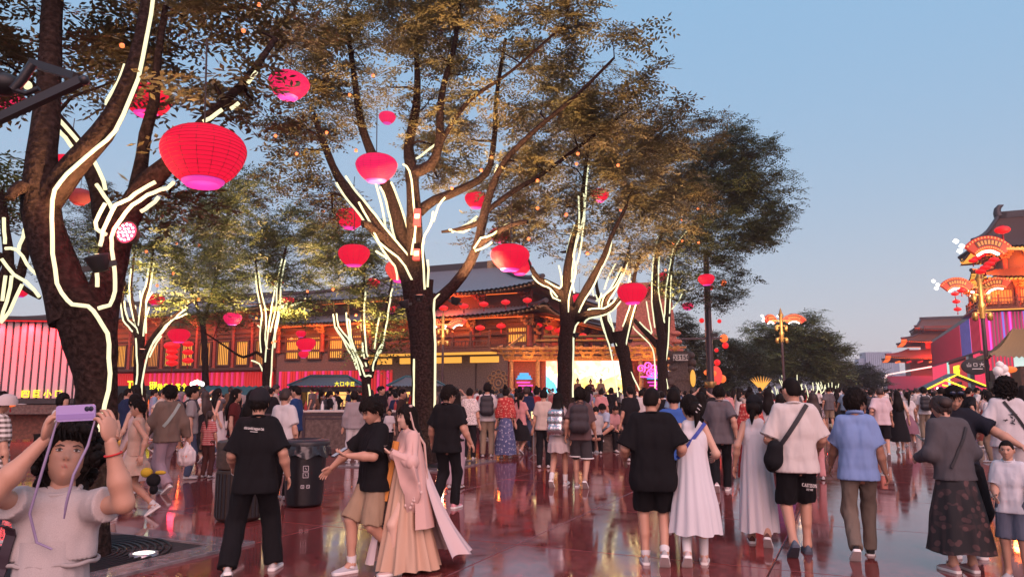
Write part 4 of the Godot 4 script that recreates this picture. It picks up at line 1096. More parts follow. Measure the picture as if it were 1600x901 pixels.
func build_left_small() -> void:
	# slatted box at the far left with red wash from its top edge
	var p0 := at(-40, 600, 24.0); 
	var B := base("slat_facade", Vector3(p0.x, 0, p0.z), 0.16)
	tag(B, "boxy shop front clad in pale vertical slats washed red from the top", "shop")
	var w := 3.0
	var bx := MB.new(); bx.box(Vector3(0.9, 2.6, -1.6), Vector3(w + 1.2, 2.9, 3.0)); obj("wall", bx, M.dark, B)
	for k in 20:
		var s := MB.new(); s.box(Vector3(-1.05 + k * 0.215, 2.62, -0.03), Vector3(0.15, 2.5, 0.1)); obj("slat", s, mat(0.42, 0.36, 0.38, 0.5), B)
	var cap := MB.new(); cap.box(Vector3(0.95, 3.95, -0.2), Vector3(w + 1.35, 0.1, 0.9)); cap.box(Vector3(0.95, 1.28, -0.2), Vector3(w + 1.35, 0.16, 0.9)); obj("edge_trim", cap, M.dark, B)
	var ws := MB.new(); ws.box(Vector3(0.95, 3.87, 0.16), Vector3(w + 1.1, 0.04, 0.06)); obj("wash_light", ws, M.lantern_red, B)
	for k in 4: spot("wash_lamp", Vector3(-0.5 + k * 1.0, 3.8, 0.28), Vector3(-0.5 + k * 1.0, 2.3, -0.02), Color(1, 0.1, 0.14), 5.0, 70, 0.1, B)
	for k in 4: glyph(B, ["si", "ju", "xiao", "kou"][k], Vector3(1.55 + k * 0.33, 1.52, 0.08), 0.25, M.yellow)
	var band := MB.new(); band.box(Vector3(0.9, 1.02, 0.1), Vector3(w + 1.2, 0.3, 0.2)); obj("fascia", band, M.plaster, B)
	var inn := MB.new(); inn.box(Vector3(0.9, 0.45, -0.4), Vector3(w + 0.9, 0.8, 0.1)); obj("counter_front", inn, M.wood, B)
	var pp := MB.new(); pp.box(Vector3(0.35, 0.6, 0.05), Vector3(0.3, 0.4, 0.03)); obj("notice", pp, M.white, B)
	# low grey-roofed shop between the slat box and the big trunk, extends behind it
	var S := base("low_shop", at(108, 640, 30.0) * Vector3(1, 0, 1), 0.1)
	S.scale = Vector3(0.45, 0.9, 0.6)
	tag(S, "low dark shop with sloping grey roof glimpsed beside the big trunk", "shop")
	var a := MB.new(); a.box(Vector3(0, 0.9, -1), Vector3(5, 1.8, 2)); obj("wall", a, M.plaster, S)
	var r := MB.new(); roof_side(r, Vector3(-3, 1.75, 0.8), Vector3(3, 1.75, 0.8), Vector3(-3, 2.7, -1.2), Vector3(3, 2.7, -1.2), 0.0, 0.3); obj("roof", r, M.tile_dark, S)
	var lg := MB.new(); lg.box(Vector3(0.2, 1.2, 0.03), Vector3(3.5, 0.4, 0.06)); obj("lit_opening", lg, M.orange, S)
	# snack kiosk with blue-ridged roof
	kiosk("snack kiosk with blue-edged tiled roof and bright yellow counter, in front of the red wall", 510, 40.0, 3.7, ["da", "kou", "zhong_b", "ju"])
	kiosk("blue-roofed kiosk behind the trunk of the middle tree", 650, 42.0, 2.8, ["xing", "chang", "kou"])
	# teal awning stall left of the kiosk
	var A := base("awning_stall", at(355, 640, 33.0) * Vector3(1, 0, 1), -0.3)
	A.scale = Vector3.ONE * 0.72
	tag(A, "stall with sloping teal awning and bright white menu board", "stall")
	var aw := MB.new(); roof_side(aw, Vector3(-2.2, 1.95, 1.0), Vector3(2.9, 1.95, 1.0), Vector3(-2.0, 2.45, -0.6), Vector3(2.6, 2.45, -0.6), 0, 0.5); obj("awning", aw, M.blue_roof, A)
	for x in [-2.0, 2.6]:
		var q := MB.new(); q.box(Vector3(x, 1.0, 0.9), Vector3(0.07, 2.0, 0.07)); obj("post", q, M.dark, A)
	var mn := MB.new(); mn.box(Vector3(-1.2, 1.55, 0.8), Vector3(2.0, 0.42, 0.08)); obj("menu_board", mn, M.white_lamp, A)
	var ctr := MB.new(); ctr.box(Vector3(0.3, 0.5, 0.4), Vector3(4.4, 1.0, 0.6)); obj("counter", ctr, M.wood_dark, A)
	# small yellow lantern lamps by the shops
	var bars := base("crowd_barrier", at(540, 700, 19.6) * Vector3(1, 0, 1), 0.05)
	tag(bars, "low dark railing with panels behind the phone-reading man", "railing")
	for k in 4:
		var q := MB.new(); q.box(Vector3(-2.6 + k * 1.5, 0.52, 0), Vector3(0.07, 1.04, 0.07)); obj("post", q, M.pole, bars)
	for k in 3:
		var q := MB.new(); q.box(Vector3(-1.85 + k * 1.5, 0.48, 0), Vector3(1.42, 0.72, 0.025)); obj("panel", q, M.plaster, bars)
	var rl := MB.new(); rl.bar(Vector3(-2.64, 1.0, 0), Vector3(1.94, 1.0, 0), 0.09, 0.06); rl.bar(Vector3(-2.64, 0.9, 0.003), Vector3(1.94, 0.9, 0.003), 0.05, 0.04); obj("rail", rl, M.pole, bars)
	var stall := base("snack_counter", at(530, 690, 23.0) * Vector3(1, 0, 1), 0.0)
	tag(stall, "long counter with bottles and cups behind the dark railing", "counter")
	var sc := MB.new(); sc.box(Vector3(0, 0.5, 0), Vector3(5, 0.95, 0.7)); obj("counter_body", sc, M.plaster, stall)
	var st := MB.new(); st.box(Vector3(0, 1.0, 0), Vector3(5.1, 0.05, 0.8)); obj("counter_top", st, M.pale, stall)
	for k in 9:
		var bt := MB.new(); bt.lathe([Vector2(0.001, 0), Vector2(0.05, 0), Vector2(0.05, 0.16), Vector2(0.02, 0.22), Vector2(0.02, 0.27), Vector2(0.001, 0.27)], 8, stall.position + Vector3(-1.9 + k * 0.45, 1.026, rng.randf_range(-0.15, 0.25)))
		tag(obj("bottle", bt, [M.white, M.pale, M.lantern_red][k % 3] if k % 3 < 2 else mat(0.3, 0.02, 0.02, 0.4)), "small bottle standing on the snack counter behind the railing", "bottle", "bottles on the snack counter")

func kiosk(label: String, u: float, d: float, w: float, chars: Array) -> void:
	var K := base("kiosk", at(u, 640, d) * Vector3(1, 0, 1), 0.08)
	K.scale = Vector3.ONE * 0.76
	tag(K, label, "kiosk")
	var bw := MB.new(); bw.box(Vector3(0, 1.05, -1.7), Vector3(w, 2.1, 0.1)); bw.box(Vector3(-w * 0.5 + 0.06, 1.05, -0.85), Vector3(0.12, 2.1, 1.58)); bw.box(Vector3(w * 0.5 - 0.06, 1.05, -0.85), Vector3(0.12, 2.1, 1.58)); obj("wall", bw, M.plaster, K)
	var lb := MB.new(); lb.box(Vector3(0, 1.45, -1.6), Vector3(w - 0.4, 1.1, 0.06)); obj("lit_back_wall", lb, glow(1.0, 0.62, 0.2, 0.9), K)
	var sh := MB.new()
	for k in 3: sh.box(Vector3(0, 1.1 + k * 0.35, -1.48), Vector3(w - 0.6, 0.04, 0.16))
	obj("shelf", sh, M.wood, K)
	var ct := MB.new(); ct.box(Vector3(0, 0.5, -0.05), Vector3(w, 1.0, 0.5)); obj("counter", ct, M.wood_dark, K)
	var fa := MB.new(); fa.box(Vector3(0, 2.2, -0.4), Vector3(w + 0.9, 0.35, 2.2)); fa.box(Vector3(0, 2.03, -0.4), Vector3(w + 1.1, 0.06, 2.4)); obj("fascia", fa, M.dark, K)
	var r := MB.new()
	var e := [Vector3(-w * 0.5 - 0.7, 2.38, 1.0), Vector3(w * 0.5 + 0.7, 2.38, 1.0), Vector3(w * 0.5 + 0.7, 2.38, -2.0), Vector3(-w * 0.5 - 0.7, 2.38, -2.0)]
	var t := [Vector3(-w * 0.5 + 0.5, 3.05, -0.5), Vector3(w * 0.5 - 0.5, 3.05, -0.5)]
	roof_side(r, e[0], e[1], t[0], t[1], 0.05, 0.24); roof_side(r, e[2], e[3], t[1], t[0], 0.05, 0.24); roof_side(r, e[1], e[2], t[1], t[1], 0.05, 0.24); roof_side(r, e[3], e[0], t[0], t[0], 0.05, 0.24)
	var rf := obj("roof", r, M.tile, K)
	var rg := MB.new(); rg.bar(t[0] + Vector3(0, 0.1, 0), t[1] + Vector3(0, 0.1, 0), 0.14, 0.16)
	for q in 4: rg.bar(e[q] + Vector3(0, 0.1, 0), t[0 if q in [0, 3] else 1] + Vector3(0, 0.08, 0), 0.12, 0.1)
	obj("ridge", rg, M.blue_roof, rf)
	for k in chars.size(): glyph(K, chars[k], Vector3(w * 0.22 + k * 0.36, 2.56, 1.06), 0.32, M.yellow)
	var lamp := MB.new(); lamp.ball(Vector3(-w * 0.1, 1.85, 0.75), Vector3(0.13, 0.13, 0.13), 8, 10); obj("hanging_lamp", lamp, glow(1, 0.75, 0.4, 2.0), K)
	omni("counter_light", Vector3(0, 1.75, -0.6), Color(1, 0.66, 0.3), 1.2, 0.2, K)

func build_right_side() -> void:
	# big timber hall on the right: corner at (u 1538, d 75); local x away from the avenue, z towards camera along it
	var c := at(1538, 600, 75.0)
	var H := base("grand_hall", Vector3(c.x, 0, c.z), TURN)
	tag(H, "tall timber hall with sweeping dark eaves above glowing red and magenta LED slats", "building")
	var LN := 56.0
	var body := MB.new(); body.box(Vector3(7.5, 5.0, -LN * 0.5 - 0.3), Vector3(14.4, 10.0, LN)); obj("wall", body, M.dark, H)
	# end face: two storeys of slats over lit panels
	for st in 2:
		var y0 := 0.4 if st == 0 else 5.55
		var y1 := 5.2 if st == 0 else 9.4
		var bk := MB.new(); bk.box(Vector3(7.0, (y0 + y1) * 0.5, -0.1), Vector3(13.8, y1 - y0, 0.2)); obj("lit_panel", bk, M.red_led if st == 0 else M.pink_led, H)
		for k in 34:
			var s := MB.new(); s.box(Vector3(0.9 + k * 0.3, (y0 + y1) * 0.5, 0.12), Vector3(0.16, y1 - y0, 0.16)); obj("slat", s, M.slat if st == 0 else ([M.magenta, M.slat, M.slat, M.slat, M.blue_led, M.slat][k % 6] if k < 14 else M.slat), H)
		var tr := MB.new(); tr.box(Vector3(7.0, y1 + 0.12, 0.1), Vector3(14.2, 0.2, 0.5)); obj("ledge", tr, M.dark, H)
	# street face (local -x side), receding
	var seg := [[0.0, 7.0, M.red_led], [7.0, 16.0, M.blue_led], [16.0, 56.0, M.red_led]]
	for g in seg:
		var m := MB.new(); m.box(Vector3(0.2, 7.5, -(g[0] + g[1]) * 0.5), Vector3(0.3, 3.8, g[1] - g[0] - 0.1)); obj("lit_panel", m, g[2], H)
		for k in int((g[1] - g[0]) / 0.8):
			var s := MB.new(); s.box(Vector3(0.03, 7.5, -g[0] - 0.4 - k * 0.8), Vector3(0.05, 3.8, 0.16)); obj("panel_rib", s, M.wood_dark, H)
	for g in [[0.0, 6.0, M.red_led], [6.3, 9.5, M.plaster], [9.8, 12.0, M.pale], [12.2, 30.0, M.red_wash], [30.3, 33.0, M.cyan], [33.2, 56.0, M.red_led]]:
		var m := MB.new(); m.box(Vector3(0.16, 2.8, -(g[0] + g[1]) * 0.5), Vector3(0.32, 5.2, g[1] - g[0] - 0.05)); obj("lit_panel" if g[2] != M.plaster and g[2] != M.pale else "wall_panel", m, g[2] if g[2] != M.cyan else glow(0.5, 0.9, 0.75, 0.8), H)
	var cor := MB.new(); cor.box(Vector3(0.1, 5.5, -LN * 0.5), Vector3(0.3, 0.18, LN)); obj("cornice", cor, M.wood_dark, H)
	for k in 20:
		var d := MB.new(); d.box(Vector3(-0.05, 5.2, -12.5 - k * 0.9), Vector3(0.14, 0.28, 0.3)); obj("dentil", d, M.wood_dark, H)
	var dr := MB.new(); dr.box(Vector3(-0.02, 1.3, -20.5), Vector3(0.1, 2.6, 6.0)); obj("doorway", dr, M.black, H)
	latin(H, "EI LOE", Vector3(-0.1, 3.9, -21.0), 1.4, M.yellow, -PI / 2)
	# oval sign on the end face
	var ov := MB.new(); ov.ball(Vector3(-0.75, 3.95, 1.2), Vector3(1.25, 0.85, 0.12), 10, 24); obj("oval_sign", ov, M.black, H)
	for k in 3: glyph(H, ["shan", "kou", "da"][k], Vector3(-1.3 + k * 0.55, 4.1, 1.36), 0.4, M.white)
	var ul := MB.new(); ul.box(Vector3(-0.6, 3.7, 1.36), Vector3(0.9, 0.07, 0.03)); obj("underline", ul, M.white, H)
	var arm := MB.new(); arm.bar(Vector3(-0.75, 4.75, 1.2), Vector3(0.7, 4.75, 0.2), 0.1, 0.1); obj("sign_arm", arm, M.dark, H)
	# balcony storey in timber with lit ochre panels
	var b := MB.new(); b.box(Vector3(7.9, 11.2, -5.2), Vector3(14.4, 2.9, 9.0)); obj("wall", b, M.wood, H)
	for k in 4: lit_window(H, Vector3(2.1 + k * 2.9, 11.0, -0.68), 2.3, 1.5, M.amber_soft, 8)
	for k in 3: lit_window(H, Vector3(0.66, 11.0, -2.4 - k * 2.8), 2.1, 1.7, M.amber_soft, 4, -PI / 2)
	for k in 5:
		column(H, Vector3(0.75 + k * 2.9, 9.75, -0.5), 2.9, 0.2, M.redwood); column(H, Vector3(0.6, 9.75, -0.9 - k * 2.1), 2.9, 0.2, M.redwood)
	balustrade(H, Vector3(0.2, 9.8, 0.6), Vector3(13, 9.8, 0.6), M.wood); balustrade(H, Vector3(0.2, 9.8, 0.6), Vector3(0.2, 9.8, -9.5), M.wood)
	b = MB.new(); b.box(Vector3(7.0, 9.72, -4.6), Vector3(14.8, 0.2, 10.6)); obj("balcony", b, M.wood, H)
	b = MB.new(); b.box(Vector3(7.4, 9.58, 0.75), Vector3(15.0, 0.1, 0.2)); obj("cove_light", b, M.amber, H)
	# upper storey and the two great roofs
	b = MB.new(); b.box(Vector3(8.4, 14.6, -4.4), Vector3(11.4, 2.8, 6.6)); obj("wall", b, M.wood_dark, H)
	for k in 6: column(H, Vector3(2.9 + k * 2.1, 13.4, -0.95), 2.4, 0.2, M.redwood)
	for k in 6: bracket(H, Vector3(2.9 + k * 2.1, 15.0, -0.9), Vector3(0, 0, 1), M.tan)
	for k in 3: bracket(H, Vector3(2.6, 15.0, -2.0 - k * 2.4), Vector3(-1, 0, 0), M.tan); bracket(H, Vector3(0.6, 12.0, -2.0 - k * 2.8), Vector3(-1, 0, 0), M.tan)
	for k in 5: bracket(H, Vector3(1.4 + k * 2.4, 12.0, -0.5), Vector3(0, 0, 1), M.tan)
	hip_roof(H, Vector3(7.9, 0, -4.2), 8.4, 5.9, 12.7, 13.8, 6.2, M.wood_dark, 3.7, M.amber)
	var tr2 := hip_roof(H, Vector3(8.1, 0, -4.2), 8.2, 5.6, 15.8, 19.9, 4.9, M.wood_dark, 0.0, M.amber)
	chiwei(tr2, Vector3(3.2, 20.0, -4.2), 0.8, -1.0, M.tile_dark)
	for k in 3:
		omni("eave_light", Vector3(1.6 + k * 3.2, 12.0, 0.9), Color(1, 0.42, 0.16), 14, 0.4, H)
		omni("eave_light", Vector3(1.4 + k * 3.2, 15.0, 0.5), Color(1, 0.42, 0.16), 14, 0.4, H)
	omni("eave_light", Vector3(-0.6, 11.8, -5.0), Color(1, 0.42, 0.16), 14, 0.4, H)
	# near kiosk at right edge with thatched roof and yellow sign
	var K := base("roofed_kiosk", at(1620, 640, 33.0) * Vector3(1, 0, 1), TURN)
	tag(K, "tile-roofed snack kiosk with glowing yellow sign at the right edge", "kiosk")
	var kb := MB.new(); kb.box(Vector3(0.6, 1.3, -1.2), Vector3(3.2, 2.6, 9.0)); obj("wall", kb, M.wood_dark, K)
	var kr := MB.new()
	roof_side(kr, Vector3(-1.7, 3.0, 0.9), Vector3(3, 3.0, 0.9), Vector3(-0.4, 4.4, -1.2), Vector3(2.2, 4.4, -1.2), 0.15, 0.2); roof_side(kr, Vector3(-1.7, 3.0, -3.2), Vector3(-1.7, 3.0, 0.9), Vector3(-0.4, 4.4, -1.2), Vector3(-0.4, 4.4, -1.2), 0.15, 0.2); roof_side(kr, Vector3(3, 3.0, 0.9), Vector3(3, 3, -3.2), Vector3(2.2, 4.4, -1.2), Vector3(2.2, 4.4, -1.2), 0.15, 0.2)
	obj("roof", kr, textured(mat(0.2, 0.135, 0.06, 0.5), "stone", 1.0), K)
	var ks := MB.new(); ks.box(Vector3(0.6, 2.86, 0.3), Vector3(2.6, 0.5, 0.2)); obj("light_box", ks, glow(0.75, 0.95, 0.9, 0.7), K)
	var ky := MB.new(); ky.box(Vector3(0.75, 2.3, 0.5), Vector3(2.0, 0.62, 0.1)); obj("sign_board", ky, M.wood_dark, K)
	for k in 3: glyph(K, ["shan", "si", "cha"][k], Vector3(0.1 + k * 0.6, 2.3, 0.58), 0.52, M.yellow)
	var ke := MB.new(); ke.box(Vector3(0.4, 1.85, 0.5), Vector3(4.2, 0.3, 1.0)); obj("eave_board", ke, M.dark, K)
	for k in 5:
		var bu := MB.new(); bu.ball(Vector3(-1.3, 1.9 + k * 0.22, 0.5), Vector3.ONE * 0.06, 6, 8); obj("bulb", bu, M.bulb, K)
	omni("counter_light", Vector3(0.6, 1.5, 0.9), Color(1, 0.6, 0.3), 1.5, 0.2, K)
	# yellow-edged market tent in the avenue
	var Y := base("market_tent", at(1494, 640, 66.0) * Vector3(1, 0, 1), -0.2)
	Y.scale = Vector3(0.5, 0.9, 0.5)
	tag(Y, "open market tent outlined by bright yellow light tubes", "tent")
	var seg2 := [[Vector3(-5.5, 1.7, 1.5), Vector3(0.2, 3.3, 1.5)], [Vector3(0.2, 3.3, 1.5), Vector3(5.8, 1.9, 1.5)], [Vector3(-1.5, 2.9, -1.0), Vector3(3.2, 1.8, -1.0)], [Vector3(-1.0, 2.3, -2.5), Vector3(1.8, 1.9, -2.5)]]
	for s in seg2:
		var m := MB.new(); m.bar(s[0], s[1], 0.14, 0.14); obj("light_tube", m, M.yellow, Y)
	var cv := MB.new()
	cv.quad(Vector3(-5.5, 1.8, 1.3), Vector3(0.2, 3.4, 1.3), Vector3(0.2, 3.4, -3.5), Vector3(-5.5, 1.8, -3.5), Vector3.UP); cv.quad(Vector3(0.2, 3.4, 1.3), Vector3(5.8, 2.0, 1.3), Vector3(5.8, 2.0, -3.5), Vector3(0.2, 3.4, -3.5), Vector3.UP)
	obj("canopy", cv, M.dark, Y)
	for x in [-5.3, 5.6]:
		for z in [1.3, -3.4]:
			var m := MB.new(); m.box(Vector3(x, 0.95, z), Vector3(0.1, 1.9, 0.1)); obj("post", m, M.dark, Y)
	for k in 4:
		var m := MB.new(); m.ball(Vector3(-2.5 + k * 1.5, 1.9, -0.5), Vector3(0.16, 0.2, 0.16), 6, 8); obj("bulb", m, M.bulb if k % 2 else M.white_lamp, Y)
	omni("tent_light", Vector3(0.5, 2.0, 0), Color(1, 0.7, 0.35), 4, 0.3, Y)
	# far red-lit pavilion and arch
	var F := base("far_pavilion", at(1460, 640, 165.0) * Vector3(1, 0, 1), TURN)
	tag(F, "far pavilion with layered red-lit eaves beyond the grand hall", "pavilion")
	var fb := MB.new(); fb.box(Vector3(4, 5, -10), Vector3(16, 10, 20)); obj("wall", fb, M.redwood, F)
	hip_roof(F, Vector3(4, 0, -10), 13, 15, 8.5, 10.5, 8, M.wood, 9, M.orange); hip_roof(F, Vector3(5, 0, -10), 10.5, 12, 12.2, 14.6, 6, M.wood, 7, M.orange)
	var f2 := MB.new(); f2.box(Vector3(6, 13, -10), Vector3(13, 6, 14)); obj("wall", f2, M.redwood, F)
	hip_roof(F, Vector3(6, 0, -10), 8.5, 9, 15.0, 18.0, 6.5, M.wood)
	for k in 9:
		var m := MB.new(); m.bar(Vector3(-7 + k * 2.2, 7.6, 2), Vector3(-6 + k * 2.2, 7.9, 2), 0.5, 0.4); obj("eave_lamp", m, M.lantern_red if k % 3 else M.orange, F)
	var lw := MB.new(); lw.box(Vector3(-2, 2.4, 4.0), Vector3(14, 4.4, 1.0)); obj("hoarding", lw, mat(0.16, 0.02, 0.06, 0.6), F)
	var le := MB.new(); le.bar(Vector3(-9, 4.9, 4.4), Vector3(0, 6.6, 4.4), 0.25, 0.3); le.bar(Vector3(-9, 4.9, 4.4), Vector3(-10.5, 0.6, 4.4), 0.4, 0.4); obj("arch_light", le, glow(1.0, 0.75, 0.7, 1.0), F)
	omni("eave_light", Vector3(0, 9.5, 6), Color(1, 0.2, 0.14), 160, 0.8, F)

func build_far() -> void:
	# distant slab tower and low hills
	var T := base("office_tower", at(1377, 600, 620.0) * Vector3(1, 0, 1), -0.15)
	tag(T, "distant blue-grey office slab with vertical fins at the end of the avenue", "tower")
	var m := MB.new(); m.box(Vector3(0, 16, -8), Vector3(21, 33.5, 16)); m.box(Vector3(-13, 13.5, -8), Vector3(5, 28, 12)); m.box(Vector3(13, 12, -6), Vector3(5, 24, 12)); obj("body", m, mat(0.14, 0.2, 0.28, 0.35), T)
	for k in 14:
		var f := MB.new(); f.box(Vector3(-10 + k * 1.54, 16, 0.2), Vector3(0.5, 33, 0.5)); obj("fin", f, mat(0.3, 0.37, 0.45, 0.5), T)
	var hl := MB.new()
	var rows := [[], [], []]
	for k in 61:
		var x := -1500.0 + k * 50.0
		var h := 46.0 + 12.0 * wave.get_noise_2d(x * 0.004, 3.0) + 5 * wave.get_noise_2d(x * 0.02, 9.0)
		rows[0].append(Vector3(x, -2, -1500)); rows[1].append(Vector3(x, h * 0.7, -1560)); rows[2].append(Vector3(x, h, -1640))
	hl.grid(rows, false)
	for k in hl.n.size():
		if hl.n[k].z < 0: hl.n[k] = -hl.n[k]
	var hm := mat(0.19, 0.24, 0.31, 1.0)
	tag(obj("hills", hl, hm), "", "", "", "structure")
	# trees along the far avenue
	var green := Color(0.085, 0.115, 0.034); var dk := Color(0.045, 0.062, 0.026)
	var grp := "trees along the far avenue"
	tree("tree", "broad green tree behind the lamp post with fan signs, lit from below", 66.0, [[[1235, 660, 12], [1236, 610, 10], [1238, 580, 9]], [[1238, 585, 6], [1225, 550, 4], [1200, 530, 3]], [[1238, 585, 6], [1250, 540, 4], [1260, 510, 3]]],
		[[1215, 540, 58, 52, 0, 120], [1255, 530, 46, 40, 0.5, 110], [1285, 555, 40, 42, 0, 80], [1190, 560, 34, 34, 0, 60], [1240, 580, 60, 20, 0, 50]], green, grp, [], "", 0, 1.9, 9.0)
	tree("tree", "dark rounded tree nearest the distant office slab", 92.0, [[[1345, 640, 8], [1345, 610, 7], [1346, 595, 6]], [[1346, 600, 5], [1335, 580, 3]], [[1346, 600, 5], [1358, 585, 3]]],
		[[1345, 592, 34, 24, 0, 110], [1365, 600, 22, 16, 0, 46], [1322, 600, 18, 16, 0, 40]], dk, grp, [], "", 0, 2.2, 9.0)
	tree("tree", "dark tree between the green lit tree and the distant slab", 84.0, [[[1300, 640, 8], [1300, 610, 7], [1300, 590, 6]], [[1300, 600, 5], [1290, 570, 3]], [[1300, 600, 5], [1312, 575, 3]]],
		[[1295, 575, 30, 40, 0, 110], [1312, 590, 18, 26, 0, 40]], dk, grp, [], "", 0, 2.2, 9.0)
	tree("tree", "dark bushy tree just right of the utility pole", 62.0, [[[1135, 650, 9], [1135, 610, 8], [1134, 590, 8]], [[1134, 600, 6], [1120, 560, 4]], [[1134, 600, 6], [1150, 570, 4]]],
		[[1130, 565, 36, 40, 0, 130], [1165, 572, 32, 34, 0, 100], [1110, 590, 30, 26, 0, 60], [1150, 605, 50, 16, 0, 60]], dk, grp, [], "", 0, 1.9, 9.0)
	tree("tree", "leafy tree behind the dark sculpture pillar by the utility pole", 58.0, [[[1080, 650, 9], [1080, 610, 8], [1078, 590, 8]], [[1078, 600, 6], [1070, 560, 4]], [[1078, 600, 6], [1090, 550, 4]]],
		[[1078, 545, 30, 40, 0, 90], [1060, 510, 20, 24, 0, 36]], dk, grp, [], "", 0, 1.8, 9.0)
	tree("tree", "hazy tree seen between the slat box and the big trunk", 46.0, [[[96, 640, 9], [96, 600, 8], [96, 580, 8]], [[96, 590, 6], [90, 560, 4]], [[96, 590, 6], [104, 560, 3]]],
		[[100, 575, 18, 24, 0, 30], [90, 590, 20, 14, 0, 20]], Color(0.1, 0.06, 0.03), grp, [], "", 0, 1.4, 9.0)
	for k in 2:
		var x: float = [320.0, 130.0][k]
		tree("tree", ["loose green tree behind the small lit tree, over the wing roof", "thin tree high behind the big trunk, left of the small lit tree"][k], 44.0, [[[x, 660, 12], [x, 560, 10], [x - 4, 500, 8]], [[x - 4, 510, 6], [x - 24, 440, 4]], [[x - 4, 510, 6], [x + 20, 420, 4], [x + 24, 360, 3]]],
			[[x, 360, 60, 50, 0, 60], [x - 10, 420, 70, 40, 0, 50], [x + 30, 320, 40, 36, 0, 30]], Color(0.055, 0.075, 0.03), "trees behind the back row", [], "", 0, 1.3)
	# little bare trees wrapped in rope light by the lamp post
	var spots := [[1232, 56.0], [1262, 52.0], [1212, 60.0], [1286, 60.0]]
	for s in spots.size():
		var o := base("light_tree", ground(spots[s][0], spots[s][1]))
		o.scale = Vector3.ONE * 0.68
		tag(o, ["small light-wrapped tree just right of the fan lamp post", "widest light-wrapped tree, right of the fan lamp post and nearest the crowd", "light-wrapped tree to the left behind the fan lamp post", "rightmost small light-wrapped tree under the dark avenue trees"][s], "light tree", "light-wrapped little trees by the avenue")
		var tr := MB.new(); tr.tube([Vector3(0, 0, 0), Vector3(0.05, 0.7, 0)], [0.14, 0.1], 7); obj("trunk", tr, M.bark, o)
		for k in 9:
			var a := TAU * k / 9 + s
			m = MB.new()
			var sp := 0.5 + 0.9 * rng.randf()
			var hh := 2.0 + rng.randf() * (1.8 if s == 0 else 0.9)
			m.tube([Vector3(0, 0.7, 0), Vector3(cos(a) * sp * 0.5, 0.6 + hh * 0.4, sin(a) * sp * 0.5), Vector3(cos(a) * sp + 0.1, 0.5 + hh * 0.75, sin(a) * sp), Vector3(cos(a) * sp * 1.2, 0.5 + hh, sin(a) * sp * 1.2)], [0.055, 0.05, 0.045, 0.04], 6)
			obj("light_tube", m, M.rope_far, o)
	# small shrine-like dark pillar with number plate, and pole mast
	var D := base("sculpture_pillar", at(1062, 640, 44.0) * Vector3(1, 0, 1), -0.1)
	tag(D, "dark carved stone pillar with a lit niche and small number plate", "pillar")
	var prof := MB.new()
	for k in 9:
		var y := 0.3 + k * 0.42
		prof.box(Vector3(0.05 * sin(k * 2.1), y, 0), Vector3(1.5 - 0.06 * k + 0.2 * sin(k * 1.7), 0.44, 1.0 + 0.1 * cos(k * 2.3)))
		prof.ball(Vector3(0.7 + 0.12 * sin(k * 3.1), y, 0.2), Vector3(0.3, 0.24, 0.3), 6, 8); prof.ball(Vector3(-0.5 + 0.2 * cos(k * 2.0), y + 0.1, 0.4), Vector3(0.32, 0.22, 0.25), 6, 8)
	obj("carved_body", prof, M.plaster, D)
	var np := MB.new(); np.box(Vector3(0.05, 3.5, 0.85), Vector3(0.85, 0.36, 0.06)); obj("number_plate", np, M.pale, D)
	latin(D, "Q3150", Vector3(0.05, 3.5, 0.89), 0.26, M.dark)
	var nc := MB.new(); nc.ball(Vector3(0.75, 2.3, 0.6), Vector3(0.16, 0.5, 0.12)); obj("flame_lamp", nc, M.amber, D)
	# red flower-and-lantern display behind the crowd
	var R := base("flower_display", at(1118, 640, 46.0) * Vector3(1, 0, 1), 0.0)
	tag(R, "red festive display of lit balls and gold leaves above the crowd", "display")
	for k in 14:
		m = MB.new(); m.ball(Vector3(rng.randf_range(-0.9, 1.2), rng.randf_range(1.3, 9.0), rng.randf_range(-0.3, 0.3)), Vector3.ONE * rng.randf_range(0.12, 0.26), 6, 9); obj("lit_ball", m, M.lantern_red if k % 3 else M.orange, R)
	var fan_ := MB.new(); fan_.ball(Vector3(0.1, 2.5, 0), Vector3(0.42, 0.62, 0.2), 8, 12); obj("lit_petal", fan_, M.lantern_pale, R)
	for k in 9:
		var a := -1.1 + k * 0.27
		m = MB.new(); m.tube([Vector3(2.9, 1.6, 0), Vector3(2.9 + sin(a) * 0.35, 1.95, 0), Vector3(2.9 + sin(a) * 0.75, 2.1 + cos(a) * 0.4, 0)], [0.05, 0.06, 0.005], 5); obj("gold_leaf", m, M.amber, R)
	var stand := MB.new(); stand.box(Vector3(1.0, 0.65, 0), Vector3(4.6, 1.3, 0.8)); obj("stand", stand, M.redwood, R)

